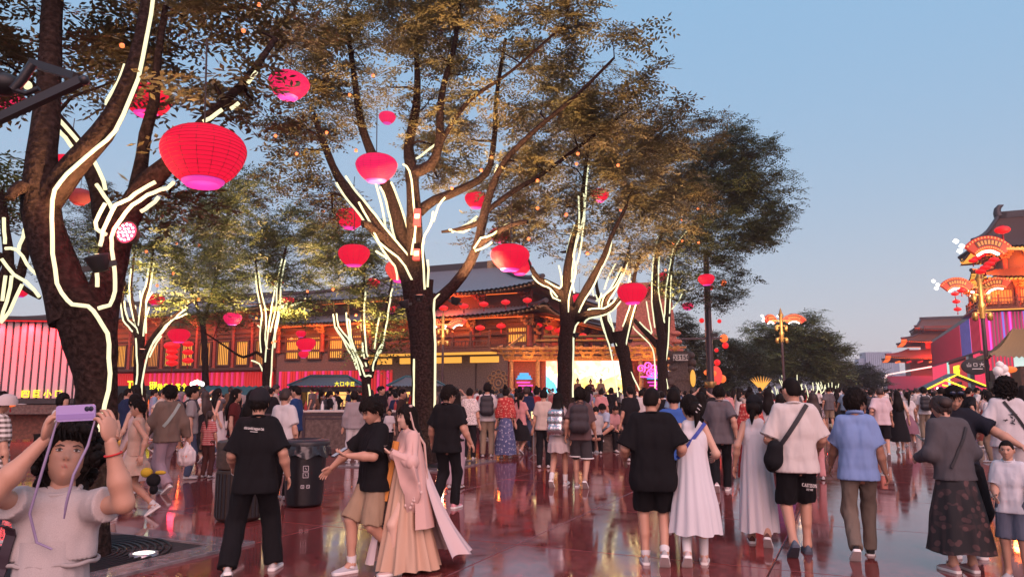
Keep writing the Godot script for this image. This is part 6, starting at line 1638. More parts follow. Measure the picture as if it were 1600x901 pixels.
func stride(sp: Dictionary, a: float, left_first := 1.0) -> void:
	var f := 0.078
	var fr := [Vector3(0, f, a - 0.03), -0.12 if a > 0.2 else 0.0, 0.06]; var bk := [Vector3(0, f + 0.075, -a - 0.02), 0.62, 0.0]
	sp.hip = Vector3(0, -0.02 - a * a * 0.35, 0)
	var l: Array = fr if left_first > 0 else bk; var r: Array = bk if left_first > 0 else fr
	sp.foot_l = [l[0] + Vector3(0.085, 0, 0), l[1], 0.06]; sp.foot_r = [r[0] + Vector3(-0.085, 0, 0), r[1], -0.06]
	if not sp.has("hand_l"): sp.hand_l = Vector3(0.245, 0.89, 0.06 - left_first * a * 0.8)
	if not sp.has("hand_r"): sp.hand_r = Vector3(-0.245, 0.89, 0.06 + left_first * a * 0.8)

func hand(m: MB, wr: Vector3, dir: Vector3, palm: Vector3, left: bool, curl := 0.35, spread := 0.0, thumb := 0.6) -> void:
	var d := dir.normalized(); var pn := (palm - d * palm.dot(d)).normalized()
	var th := d.cross(pn) * (-1.0 if left else 1.0)
	m.ball(wr + d * 0.048, Vector3(0.041, 0.054, 0.0175), 8, 12, Basis(th, d, th.cross(d)))
	m.ball(wr + d * 0.03 + th * 0.026, Vector3(0.018, 0.03, 0.016), 6, 8, Basis(th, d, th.cross(d)))
	var ln := [0.072, 0.08, 0.075, 0.058]
	for k in 4:
		var o := wr + d * (0.082 - 0.005 * absf(k - 1.3)) + th * (0.029 - 0.0195 * k)
		var pts := [o - d * 0.02]
		var cur := (d + th * spread * (1.5 - k) * 0.16).normalized(); var p := o
		pts.append(p)
		for j in 3:
			var c := curl * (0.75 + 0.12 * k)
			cur = (cur * cos(c) + pn * sin(c) * (1.0 if j < 3 else 0.0)).normalized()
			var q := d * cur.dot(d) + pn * cur.dot(pn) + th * cur.dot(th)
			p += q * ln[k] * [0.45, 0.32, 0.23][j]
			pts.append(p)
			pn = (palm - d * palm.dot(d)).normalized()
			cur = q
			# turn the palm normal along with the finger
			pn = (pn - cur * pn.dot(cur)).normalized() if absf(pn.dot(cur)) < 0.98 else -d
		m.tube(pts, [0.0092, 0.0092, 0.0088, 0.0078, 0.0058], 7)
		m.ball(pts[-1], Vector3.ONE * 0.0062, 5, 6)
		pn = (palm - d * palm.dot(d)).normalized()
	var t0 := wr + d * 0.022 + th * 0.03
	var td := (th * 0.62 + d * 0.72 + pn * thumb * 0.5).normalized()
	m.tube([t0 - td * 0.015, t0 + td * 0.02, t0 + td * 0.042 + d * 0.006, t0 + td * 0.055 + d * 0.018 + pn * 0.004], [0.0135, 0.012, 0.0105, 0.0075], 7)

func head_mesh(m: MB, C: Vector3, B: Basis, skin: Color, det: int, face: bool, fem: bool) -> void:
	var rows := []; var cols := []
	var nr := 40 if det > 1 else (26 if det == 1 else 10); var nc := 48 if det > 1 else (32 if det == 1 else 14)
	for r in nr + 1:
		var y := cos(PI * clampf(float(r) / nr, 0.004, 0.996)); var s := sqrt(1.0 - y * y)
		var row := []
		for q in nc:
			var a := TAU * q / nc
			var x := sin(a) * s; var z := cos(a) * s
			var px := x * 0.076; var py := y * 0.118; var pz := z * (0.092 if z > 0 else 0.098)
			px *= 1.0 - 0.3 * smoothstep(-0.15, -1.0, y) * (0.6 + 0.4 * z)
			if z < 0.0: pz *= 1.0 - 0.4 * smoothstep(-0.2, -1.0, y); 
			if z > 0.0:
				var f := smoothstep(0.0, 0.5, z)
				pz += f * 0.012 * smoothstep(-0.2, -0.8, y)
				pz += f * 0.010 * exp(-pow((y + 0.82) / 0.14, 2) - pow(x / 0.25, 2))
				pz += f * 0.022 * exp(-pow(x / (0.1 + 0.06 * smoothstep(0.0, -0.25, y)), 2)) * smoothstep(0.2, -0.22, y) * (1.0 - smoothstep(-0.24, -0.36, y))
				pz -= f * 0.008 * exp(-pow((absf(x) - 0.36) / 0.17, 2) - pow((y - 0.07) / 0.1, 2))
				pz += f * 0.005 * exp(-pow(x / 0.4, 2) - pow((y - 0.25) / 0.09, 2)) * (0.4 if fem else 1.0)
				pz += f * 0.004 * exp(-pow((absf(x) - 0.45) / 0.18, 2) - pow((y + 0.2) / 0.16, 2))
				pz += f * 0.007 * exp(-pow(x / 0.2, 2)) * (exp(-pow((y + 0.46) / 0.045, 2)) + exp(-pow((y + 0.56) / 0.05, 2)))
				pz -= f * 0.003 * exp(-pow(x / 0.24, 2) - pow((y + 0.51) / 0.02, 2))
			row.append(C + B * Vector3(px, py, pz))
			var c := skin
			if face and z > 0.3:
				var lip := exp(-pow(x / 0.24, 2) - pow((y + 0.51) / 0.075, 2))
				if lip > 0.5: c = Color(skin.r * 0.85, skin.g * 0.42, skin.b * 0.42) if fem else Color(skin.r * 0.8, skin.g * 0.6, skin.b * 0.58)
				if exp(-pow(x / 0.2, 2) - pow((y + 0.51) / 0.018, 2)) > 0.5: c = skin * 0.35
				if exp(-pow((absf(x) - 0.4) / 0.2, 2) - pow((y + 0.15) / 0.2, 2)) > 0.6: c = Color(skin.r * 1.04, skin.g * 0.93, skin.b * 0.92)
			cols.append(c)
		rows.append(row)
	var b0 := m.c.size()
	m.grid(rows, true)
	for k in cols.size(): m.c[b0 + k] = cols[k]
	m.col = skin
	for e in [-1.0, 1.0]:
		m.ball(C + B * Vector3(e * 0.079, -0.004, -0.008), Vector3(0.011, 0.031, 0.02), 6, 9, B * Basis(Vector3.UP, e * 0.35))
		if face:
			var ep := Vector3(e * 0.0305, 0.009, 0.0815)
			m.col = Color(0.5, 0.46, 0.43); m.ball(C + B * ep, Vector3(0.0135, 0.0046, 0.006), 6, 10, B)
			m.col = Color(0.012, 0.008, 0.007); m.ball(C + B * (ep + Vector3(0, 0.0004, 0.0035)), Vector3(0.0068, 0.0046, 0.004), 5, 8, B)
			m.tube([C + B * (ep + Vector3(-0.015, 0.003, 0.0)), C + B * (ep + Vector3(0, 0.0078, 0.0055)), C + B * (ep + Vector3(0.015, 0.003, 0.0))], [0.0012, 0.0022, 0.0012], 5)
			m.col = Color(skin.r * 0.14, skin.g * 0.14, skin.b * 0.14)
			m.tube([C + B * (ep + Vector3(-e * 0.016, 0.017, 0.006)), C + B * (ep + Vector3(e * 0.002, 0.0225, 0.0075)), C + B * (ep + Vector3(e * 0.02, 0.017, -0.004))], [0.003, 0.0032, 0.0015], 5)
			m.col = skin * 0.5; m.ball(C + B * Vector3(e * 0.0075, -0.0345, 0.103), Vector3(0.0042, 0.0026, 0.003), 4, 6, B)
			m.col = skin

# hair as a shell over the skull; lim gives how low it reaches at front, side and back
func hair_shell(m: MB, C: Vector3, B: Basis, th: float, lf: float, ls: float, lb: float, det: int, rough := 0.006) -> void:
	var nr := 34 if det > 0 else 12; var nc := 60 if det > 0 else 18
	var rows := []
	for r in nr + 1:
		var y := cos(PI * clampf(float(r) / nr, 0.004, 0.996)); var s := sqrt(1.0 - y * y)
		var row := []
		for q in nc:
			var a := TAU * q / nc
			var x := sin(a) * s; var z := cos(a) * s
			var az := cos(a)
			var lim := lerpf(ls, lf, smoothstep(0.35, 0.8, az)) if az > 0 else lerpf(ls, lb, smoothstep(0.0, 0.5, -az))
			lim += 0.05 * wave.get_noise_2d(sin(a) * 9.0, cos(a) * 9.0)
			var e := smoothstep(lim - 0.16, lim + 0.1, y)
			var t := lerpf(-0.014, th * (0.75 + 0.4 * maxf(y, 0.0)), e)
			t += e * rough * (wave.get_noise_3d(x * 7.0, y * 3.0, z * 7.0) + 0.6 * sin(a * 23.0 + 5.0 * wave.get_noise_2d(a * 3, y * 2)) * 0.5 * s)
			var k := Vector3(0.078 + t, 0.119 + t, (0.092 if z > 0 else 0.099) + t)
			var p := Vector3(x, y, z) * k
			if z < 0.0 and y < -0.2: p.z *= 1.0 - 0.25 * smoothstep(-0.2, -1.0, y)
			if y < -0.15: p.x *= 1.0 - 0.2 * smoothstep(-0.15, -1.0, y)
			row.append(C + B * p)
		rows.append(row)
	m.grid(rows, true)
	if det < 1 or rough <= 0.002: return
	if th > 0.039:      # curls
		var rc := RandomNumberGenerator.new(); rc.seed = 5
		for k in 230:
			var a := rc.randf() * TAU; var az := cos(a)
			var lim := (lerpf(ls, lf, smoothstep(0.35, 0.8, az)) if az > 0 else lerpf(ls, lb, smoothstep(0.0, 0.5, -az)))
			var y := rc.randf_range(lim, 0.98); var s := sqrt(1.0 - y * y)
			var t := th * rc.randf_range(0.7, 1.25)
			m.ball(C + B * Vector3(sin(a) * s * (0.078 + t), y * (0.119 + t), az * s * (0.095 + t)), Vector3(1, 1, 0.8) * rc.randf_range(0.012, 0.024), 5, 7, Basis(Vector3.UP, a))
	# loose locks lying on the shell
	var rr := RandomNumberGenerator.new(); rr.seed = int(th * 10000.0)
	for k in 150:
		var a := rr.randf() * TAU; var az := cos(a)
		var lim := (lerpf(ls, lf, smoothstep(0.35, 0.8, az)) if az > 0 else lerpf(ls, lb, smoothstep(0.0, 0.5, -az)))
		var y0 := rr.randf_range(lim + 0.06, 0.97)
		var pts := []; var rad := []
		for q in 4:
			var y := clampf(y0 - q * 0.12, -0.98, 0.99); var s := sqrt(1.0 - y * y)
			var t := th * (0.75 + 0.4 * maxf(y, 0.0)) * (0.98 if y > lim else 0.85) + (rr.randf_range(0.0, 0.2) * th if q == 3 else 0.0)
			var p := Vector3(sin(a + q * 0.05) * s * (0.078 + t), y * (0.119 + t), cos(a + q * 0.05) * s * ((0.092 if az > 0 else 0.099) + t))
			if az < 0 and y < -0.2: p.z *= 1.0 - 0.25 * smoothstep(-0.2, -1.0, y)
			if y < -0.15: p.x *= 1.0 - 0.2 * smoothstep(-0.15, -1.0, y)
			pts.append(C + B * p); rad.append([0.002, 0.0045, 0.004, 0.0012][q])
		m.tube(pts, rad, 4, false)

func hair(m: MB, R: Dictionary, style: String, det: int) -> void:
	var C: Vector3 = R.head; var B: Basis = R.HB; var U: Basis = R.U
	match style:
		"short": hair_shell(m, C, B, 0.017, 0.52, 0.1, -0.42, det, 0.012)
		"crop": hair_shell(m, C, B, 0.008, 0.55, 0.12, -0.4, det, 0.002)
		"thick": hair_shell(m, C, B, 0.032, 0.42, 0.05, -0.5, det, 0.016)
		"curly": hair_shell(m, C, B, 0.04, 0.52, -0.45, -0.85, det, 0.05)
		"bob": hair_shell(m, C, B, 0.03, 0.36, -0.75, -0.95, det, 0.008)
		"bun", "pony", "long", "updo", "clip":
			hair_shell(m, C, B, 0.019, 0.5, 0.0 if style != "long" else -0.6, -0.62, det)
	if style == "bun": m.ball(C + B * Vector3(0, 0.13, -0.06), Vector3(0.052, 0.05, 0.052), 10, 14); m.ball(C + B * Vector3(0.01, 0.17, -0.06), Vector3(0.03, 0.03, 0.03), 7, 10)
	if style == "updo": m.ball(C + B * Vector3(0, 0.0, -0.115), Vector3(0.065, 0.06, 0.05), 10, 14, B)
	if style == "clip":
		m.ball(C + B * Vector3(0, -0.01, -0.105), Vector3(0.075, 0.07, 0.055), 10, 14, B)
		m.tube([C + B * Vector3(0, -0.04, -0.13), C + B * Vector3(0.015, -0.12, -0.15), C + B * Vector3(0.02, -0.2, -0.12)], [0.035, 0.028, 0.004], 8)
	if style == "pony":
		m.tube([C + B * Vector3(0, 0.04, -0.1), C + B * Vector3(0, 0.03, -0.15), C + U * Vector3(0, -0.1, -0.16), C + U * Vector3(0, -0.24, -0.13), C + U * Vector3(0, -0.34, -0.12)], [0.024, 0.034, 0.038, 0.026, 0.004], 10)
	if style == "long":
		var rows := []
		for r in 12:
			var f := r / 11.0
			var row := []
			var ce := C + U * Vector3(0, 0.02 - 0.46 * f, -0.045 - 0.075 * smoothstep(0.1, 0.6, f))
			for q in 28:
				var a := TAU * q / 28
				var rx := lerpf(0.09, 0.125, smoothstep(0, 0.5, f)) * (1.0 - 0.55 * smoothstep(0.75, 1.0, f))
				var rz := lerpf(0.075, 0.045, f)
				var j := 1.0 + 0.06 * sin(a * 11.0 + f * 2.0) * f
				row.append(ce + U * Vector3(cos(a) * rx * j, 0.03 * sin(a * 5.0) * f, sin(a) * rz * j))
			rows.append(row)
		m.grid(rows, true)
		m.fan(rows[-1], Vector3.DOWN)

func shoe(ft: Array, an: Vector3, kind := 0) -> Array:
	var B := Basis(Vector3.UP, ft[2]) * Basis(Vector3.RIGHT, ft[1])
	var o := an - B * Vector3(0, 0.078, -0.025)
	var sec := [[-0.085, 0.018, 0.05], [-0.078, 0.03, 0.078], [-0.05, 0.036, 0.1], [-0.005, 0.038, 0.098], [0.035, 0.04, 0.078], [0.08, 0.046, 0.06], [0.12, 0.047, 0.05], [0.15, 0.038, 0.042], [0.168, 0.02, 0.03]]
	var rows := []
	for q in sec:
		var row := []
		for k in 14:
			var a := TAU * k / 14
			var y: float = sin(a)
			row.append(o + B * Vector3(cos(a) * q[1] * (1.0 if y < 0 else 1.0 - 0.25 * y), 0.022 + (q[2] - 0.022) * maxf(0.0, y) - 0.004 * maxf(0.0, -y), q[0]))
		rows.append(row)
	var m := MB.new(); m.grid(rows, true); m.fan(rows[0], -B.z); m.fan(rows[-1], B.z)
	var s := MB.new()
	var r2 := []
	for lv in [[0.0, 0.97], [0.004, 1.06], [0.022, 1.08], [0.027, 0.98]]:
		var row := []
		for k in sec.size(): row.append(o + B * Vector3(sec[k][1] * lv[1] + 0.003, lv[0], sec[k][0] * 1.02))
		for k in range(sec.size() - 1, -1, -1): row.append(o + B * Vector3(-sec[k][1] * lv[1] - 0.003, lv[0], sec[k][0] * 1.02))
		r2.append(row)
	s.grid(r2, true); s.fan(r2[0], -B.y)
	return [m, s]

# depth of the cloth surface at (x, y): side 1 front, -1 back
func drape(m: MB, x: float, y: float, side: float) -> float:
	var best := -99.0
	for p in m.v:
		if absf(p.x - x) < 0.028 and absf(p.y - y) < 0.028: best = maxf(best, p.z * side)
	return best * side if best > -90 else 0.1 * side

func strap(m: MB, over: MB, a: Vector2, b: Vector2, side: float, wd: float, lift := 0.006) -> void:
	var last := Vector3(); var n := 14
	for k in n + 1:
		var q := a.lerp(b, float(k) / n)
		var p := Vector3(q.x, q.y, drape(over, q.x, q.y, side) + side * lift)
		if k > 0:
			var d := (p - last)
			var nn := Vector3(0, 0, side)
			var across := d.cross(nn).normalized()
			m.box((p + last) * 0.5, Vector3(wd, 0.006, d.length() + 0.006), Basis(across, d.normalized().cross(across), d.normalized()))
		last = p

# a cloth tube hanging in rings [y, cx, cz, rx, rz] with pleats growing downwards
func skirt(m: MB, rings: Array, pleats: int, amp: float, cols := 72, seed_ := 0.0, top_amp := 0.0) -> void:
	var rows := []
	for r in rings.size():
		var q: Array = rings[r]; var f := float(r) / (rings.size() - 1)
		var row := []
		for k in cols:
			var a := TAU * k / cols
			var w := 1.0 + lerpf(top_amp, amp, f) * (sin(a * pleats + seed_ + 1.2 * sin(f * 3.0 + a)) + 0.6 * wave.get_noise_2d(cos(a) * 4.0 + seed_, sin(a) * 4.0 + f))
			row.append(Vector3(q[1] + cos(a) * q[3] * w, q[0] + (0.012 * sin(a * pleats * 0.5 + seed_) if r == rings.size() - 1 else 0.0), q[2] + sin(a) * q[4] * w))
		rows.append(row)
	m.grid(rows, true)

func mix_rings(rings: Array, n: int) -> Array:
	var out := []
	for k in rings.size() - 1:
		for j in n:
			var t := float(j) / n; var row := []
			for q in 5: row.append(lerpf(rings[k][q], rings[k + 1][q], t))
			out.append(row)
	out.append(rings[-1])
	return out

func torso_bones(R: Dictionary, g: float, hem: float, grow := 1.0) -> Array:
	var w: float = R.w; var U: Basis = R.U; var C: Vector3 = R.C; var P: Vector3 = R.pelvis
	var bs := []
	for e in [-1.0, 1.0]: bs.append([C + U * Vector3(e * 0.025, 0.0, -0.01), C + U * Vector3(e * 0.1 * w, -0.036, -0.005), 0.05 + g * 0.8, 0.054 + g * 0.8])
	for e in [[-0.12, 0.062, 0.086], [-0.2, 0.056, 0.092]]:
		bs.append([C + U * Vector3(-e[1] * w, e[0], 0), C + U * Vector3(e[1] * w, e[0], 0), (e[2] + g) * grow, (e[2] + g) * grow])
	for e in [[0.66, 0.052, 0.093], [0.36, 0.05, 0.093], [0.1, 0.058, 0.1], [-0.2, 0.064, 0.108]]:
		var c := P.lerp(C + U * Vector3(0, -0.1, 0), e[0])
		bs.append([c + U * Vector3(-e[1] * w, 0, 0), c + U * Vector3(e[1] * w, 0, 0), (e[2] + g) * lerpf(grow, w, 0.3), (e[2] + g) * lerpf(grow, w, 0.3)])
	return bs

func make_person(sp: Dictionary) -> Dictionary:
	var R := rig(sp)
	var root := base(sp.get("node", "person"), sp.p, deg_to_rad(sp.get("yaw", 180.0)))
	var s: float = sp.get("h", 1.72) / 1.72
	root.scale = Vector3.ONE * s
	tag(root, sp.n, sp.get("cat", "person"), sp.get("group", ""))
	R.root = root
	var cell: float = sp.get("cell", 0.016); var det: int = sp.get("det", 1)
	var skin: Color = SKINS[sp.get("skin", 0)]
	var w: float = R.w; var arm: float = 1.0 if w <= 1.0 else 1.0 + (w - 1.0) * 0.5
	var fem: bool = sp.get("fem", false)
	if fem: arm *= 0.88
	# body
	var b := MB.new(); b.col = skin
	var bones := []
	bones.append([R.neck + R.U * Vector3(0, -0.05, 0), R.head + R.HB * Vector3(0, -0.05, -0.022), 0.058 * (0.88 if fem else 1.0), 0.054 * (0.86 if fem else 1.0)])
	var tb := torso_bones(R, -0.026, 0)
	for k in tb.size(): bones.append(tb[k])
	for e in ["l", "r"]:
		var sh: Vector3 = R["sh_" + e]; var el: Vector3 = R["el_" + e]; var wr: Vector3 = R["wr_" + e]
		bones.append([sh, el, 0.05 * arm, 0.039 * arm]); bones.append([el, el.lerp(wr, 0.35), 0.04 * arm, 0.042 * arm]); bones.append([el.lerp(wr, 0.35), wr, 0.042 * arm, 0.026 * arm])
		var hp: Vector3 = R["hip_" + e]; var kn: Vector3 = R["kn_" + e]; var an: Vector3 = R["an_" + e]
		bones.append([hp, kn, 0.074 * (0.5 + 0.5 * w), 0.056]); bones.append([kn, an, 0.05, 0.037])
		var bk := (kn - an).cross(Vector3(1, 0, 0)).normalized()
		if bk.z > 0: bk = -bk
		bones.append([kn.lerp(an, 0.15) + bk * 0.02, kn.lerp(an, 0.5) + bk * 0.014, 0.047, 0.04])
		bones.append([an, an + Basis(Vector3.UP, R["ft_" + e][2]) * Vector3(0, -0.03, 0.06), 0.036, 0.03])
	b.field(bones, cell, 0.012)
	head_mesh(b, R.head, R.HB, skin, det, sp.get("face", false), fem)
	for e in [["l", 1.0, true], ["r", -1.0, false]]:
		b.col = skin
		if det > 0:
			var fd: Vector3 = sp.get("fdir_" + e[0], R["wr_" + e[0]] - R["el_" + e[0]])
			hand(b, R["wr_" + e[0]], fd, sp.get("palm_" + e[0], Vector3(-e[1], 0.0, -0.25)), e[2], sp.get("curl_" + e[0], 0.36), 0.3)
		else:
			var d: Vector3 = (R["wr_" + e[0]] - R["el_" + e[0]]).normalized()
			b.tube([R["wr_" + e[0]], R["wr_" + e[0]] + d * 0.09, R["wr_" + e[0]] + d * 0.17], [0.026, 0.04, 0.018], 6)
	obj("body", b, M.skin, root)
	# hair
	if sp.get("hair", "short") != "none":
		var h := MB.new(); hair(h, R, sp.get("hair", "short"), det)
		obj("hair", h, M[sp.get("haircol", "hair")], root)
	# trousers, shorts or skirt
	var bt: Array = sp.get("bottom", ["trousers", Color(0.02, 0.02, 0.022)])
	var P: Vector3 = R.pelvis
	if bt[0] in ["trousers", "shorts", "wide"]:
		var tr := MB.new(); var tbn := []
		var wid := 0.014 if bt[0] == "wide" else 0.0
		tbn.append([P + Vector3(-0.05 * w, 0.06, 0), P + Vector3(0.05 * w, 0.06, 0), 0.096 * lerpf(1, w, 0.4), 0.096 * lerpf(1, w, 0.4)]); tbn.append([P + Vector3(-0.06 * w, -0.05, 0), P + Vector3(0.06 * w, -0.05, 0), 0.104 * lerpf(1, w, 0.4), 0.104 * lerpf(1, w, 0.4)])
		for e in ["l", "r"]:
			var hp: Vector3 = R["hip_" + e]; var kn: Vector3 = R["kn_" + e]; var an: Vector3 = R["an_" + e]
			if bt[0] == "shorts":
				var ln: float = bt[2] if bt.size() > 2 else 0.82
				tbn.append([hp, hp.lerp(kn, ln), 0.096, 0.1 + 0.02 * (w - 1.0), 1])
			else:
				tbn.append([hp, kn, 0.094 + wid, 0.072 + wid]); tbn.append([kn, an + (kn - an).normalized() * -0.02, 0.076 + wid, 0.064 + wid * 1.6, 1])
		tr.field(tbn, cell, 0.014, -99.0, 0.013, 10.0, wave, P.y + 0.1)
		obj("shorts" if bt[0] == "shorts" else "trousers", tr, cloth(bt[1].r, bt[1].g, bt[1].b), root)
		R.bottom = tr
	elif bt[0] == "skirt":
		var sk := MB.new()
		var rx: float = bt[3] if bt.size() > 3 else 0.26
		var hemy: float = bt[2]
		var ly := P.y + 0.1
		skirt(sk, mix_rings(([[R.C.y - 0.14, P.x, P.z, 0.16 * w, 0.118], [R.C.y - 0.3, P.x, P.z, 0.172 * w, 0.14], [P.y, P.x, P.z, 0.2 * w, 0.17]] if sp.has("dress") else [[ly, P.x, P.z + sp.get("lean", Vector3()).x * 0.25, 0.122 * w, 0.1], [ly - 0.18, P.x, P.z, 0.185 * w, 0.155]]) + [ [lerpf(ly, hemy, 0.6), P.x, P.z * 0.6, lerpf(0.18, rx, 0.6), lerpf(0.16, rx, 0.6)], [hemy, 0, 0, rx, rx * 0.95]], 5), bt[4] if bt.size() > 4 else 11, bt[5] if bt.size() > 5 else 0.05, 72 if det > 0 else 24)
		obj("skirt", sk, cloth(bt[1].r, bt[1].g, bt[1].b) if bt[1] is Color else bt[1], root)
		R.bottom = sk
	# upper garment
	var tp: Array = sp.get("top", ["tee", Color(0.5, 0.5, 0.5)])
	if tp[0] != "none":
		var g := 0.006 if tp[0] in ["tee", "polo", "long"] else 0.002
		g += sp.get("loose", 0.0)
		var hem: float = P.y - (sp.get("hem", 0.1))
		var gb := torso_bones(R, g, hem, sp.get("fat", 1.0))
		if tp[0] in ["halter", "tank"]:
			gb[0] = [R.neck + R.U * Vector3(-0.035, -0.05, 0), R.neck + R.U * Vector3(0.035, -0.05, 0), 0.06, 0.06]
			gb[1] = [R.neck + R.U * Vector3(-0.035, -0.05, 0), R.neck + R.U * Vector3(0.035, -0.05, 0), 0.06, 0.06]
			gb[2] = [R.C + R.U * Vector3(-0.06, -0.13, 0), R.C + R.U * Vector3(0.06, -0.13, 0), 0.098, 0.098]
		gb.append([P + Vector3(-0.068 * w, -0.14, 0), P + Vector3(0.068 * w, -0.14, 0), 0.113 + g, 0.113 + g])
		for e in ["l", "r"]:
			var sh: Vector3 = R["sh_" + e]; var el: Vector3 = R["el_" + e]; var wr: Vector3 = R["wr_" + e]
			if tp[0] in ["tee", "polo"]:
				var sl: float = tp[2] if tp.size() > 2 else 0.78
				gb.append([sh.lerp(R.C, 0.1), sh.lerp(el, sl), 0.057 * arm + g * 0.5, 0.066 * arm + g * 1.1, 1])
			elif tp[0] == "long":
				gb.append([sh, el, 0.06 * arm + g, 0.052 * arm + g]); gb.append([el, wr, 0.058 * arm + g, 0.044 * arm + g * 0.6, 1])
		var t := MB.new()
		t.field(gb, cell, 0.02, hem, 0.013, 9.0, wave, R.neck.y + 0.012 + 0.03 if sp.get("lean", Vector3()).x < 0.3 else 99.0)
		var tm: Material = tp[1] if tp[1] is Material else cloth(tp[1].r, tp[1].g, tp[1].b)
		obj({"tee": "shirt", "polo": "shirt", "long": "jacket"}.get(tp[0], "bodice"), t, tm, root)
		R.top = t
		if tp[0] in ["tee", "polo"] and det > 0:
			var cr := MB.new(); var pts := []
			for k in 25:
				var a := TAU * k / 24
				pts.append(R.neck + R.U * Vector3(cos(a) * 0.068, 0.012 - 0.018 * sin(a) + (0.02 if tp[0] == "polo" else 0.0), sin(a) * 0.064))
			cr.tube(pts, range(25).map(func(_x): return 0.011 if tp[0] == "tee" else 0.02), 7, false)
			obj("collar", cr, tm, root)
		if tp[0] in ["tee", "polo"] and det > 0 and not sp.has("plain"):
			for e in ["l", "r"]:
				var sh: Vector3 = R["sh_" + e]; var el: Vector3 = R["el_" + e]; var c2: Vector3 = sh.lerp(R.C, 0.1); var c1: Vector3 = sh.lerp(el, tp[2] if tp.size() > 2 else 0.78)
				var dd := (c1 - c2).normalized(); var u1 := dd.cross(Vector3.BACK).normalized(); var u2 := dd.cross(u1); var pts := []
				for k in 19: pts.append(c1 - dd * 0.012 + (u1 * cos(TAU * k / 18) + u2 * sin(TAU * k / 18)) * (0.066 * arm + g * 1.1 + 0.001))
				var cf := MB.new(); cf.tube(pts, range(19).map(func(_x): return 0.005), 5, false); obj("sleeve_hem", cf, tm, root)
	# shoes
	if sp.get("shoes", true):
		for e in ["l", "r"]:
			var two := shoe(R["ft_" + e], R["an_" + e])
			var sc: Color = sp.get("shoe", Color(0.6, 0.58, 0.57))
			var o := obj("shoe", two[0], cloth(sc.r, sc.g, sc.b), root)
			if det > 0:
				obj("sole", two[1], M.white if not sp.has("sole") else sp.sole, o)
				if sp.has("sock"):
					var sk := MB.new(); var an: Vector3 = R["an_" + e]; var kn: Vector3 = R["kn_" + e]
					sk.tube([an + Vector3(0, -0.03, 0.01), an + Vector3(0, 0.01, 0), an.lerp(kn, sp.sock)], [0.045, 0.043, 0.048], 12); obj("sock", sk, cloth(0.7, 0.68, 0.68), root)
	if sp.has("strap"):      # cross-body strap: [x0, y0, x1, y1, width, material, front too]
		var q: Array = sp.strap
		var st := MB.new(); strap(st, R.top, Vector2(q[0], q[1]), Vector2(q[2], q[3]), -1.0, q[4])
		var sf := MB.new(); strap(sf, R.top, Vector2(q[0], q[1]), Vector2(q[2], q[3]), 1.0, q[4])
		obj("bag_strap", st, q[5], root)
		obj("bag_strap", sf, q[5], root)
	if sp.has("pack"): backpack(root, R, sp.pack, det)
	return R

func backpack(root: Node3D, R: Dictionary, ml: Material, det: int) -> void:
	var B := MB.new(); var U: Basis = R.U; var C: Vector3 = R.C
	var bb := []
	for y in [-0.06, -0.2, -0.36]:
		var r := 0.085 if y == -0.06 else 0.1
		bb.append([C + U * Vector3(-0.07, y, -0.19), C + U * Vector3(0.07, y, -0.19), r, r])
	bb.append([C + U * Vector3(-0.07, -0.34, -0.24), C + U * Vector3(0.07, -0.34, -0.24), 0.08, 0.08])
	B.field(bb, 0.018 if det > 0 else 0.03, 0.02, -99, 0.006, 8, wave)
	obj("backpack", B, ml, root)
	var s := MB.new()
	for e in [-1.0, 1.0]:
		var pts := [C + U * Vector3(e * 0.075, 0.0, -0.14), C + U * Vector3(e * 0.09, 0.065, -0.05), C + U * Vector3(e * 0.1, 0.05, 0.06), C + U * Vector3(e * 0.11, -0.12, 0.13), C + U * Vector3(e * 0.15, -0.3, 0.02), C + U * Vector3(e * 0.12, -0.36, -0.13)]
		s.tube(pts, [0.016, 0.018, 0.02, 0.018, 0.013, 0.012], 6)
	obj("pack_straps", s, ml, root)

func G(r: float, g: float, b: float) -> Color:
	return Color(r, g, b)

func printed(key: String, a: Color, b: Color, freq: float, cut: float) -> StandardMaterial3D:
	if not M.has(key):
		var f := FastNoiseLite.new(); f.noise_type = FastNoiseLite.TYPE_CELLULAR; f.frequency = freq; f.seed = 5; f.fractal_octaves = 1
		f.cellular_return_type = FastNoiseLite.RETURN_DISTANCE
		var t := NoiseTexture2D.new(); t.width = 256; t.height = 256; t.seamless = true; t.noise = f
		var g := Gradient.new(); g.set_color(0, b.linear_to_srgb()); g.set_color(1, a.linear_to_srgb()); g.add_point(cut, b.linear_to_srgb()); g.add_point(cut + 0.06, a.linear_to_srgb())
		t.color_ramp = g
		var m := StandardMaterial3D.new()
		m.albedo_texture = t; m.roughness = 0.9; m.uv1_triplanar = true; m.uv1_scale = Vector3.ONE * 2.2
		M[key] = m
	return M[key]

func striped(key: String, a: Color, b: Color, n: int) -> StandardMaterial3D:
	if not M.has(key):
		var im := Image.create(8, 256, false, Image.FORMAT_RGB8)
		for y in 256:
			for x in 8: im.set_pixel(x, y, (a if (y * n / 256) % 2 == 0 else b).linear_to_srgb())
		var m := StandardMaterial3D.new()
		m.albedo_texture = ImageTexture.create_from_image(im); m.roughness = 0.9; m.uv1_triplanar = true; m.uv1_scale = Vector3.ONE * 1.6
		M[key] = m
	return M[key]

func build_people() -> void:
	var t0 := Time.get_ticks_msec()
	build_heroes()
	print("heroes ", Time.get_ticks_msec() - t0)
	build_crowd()

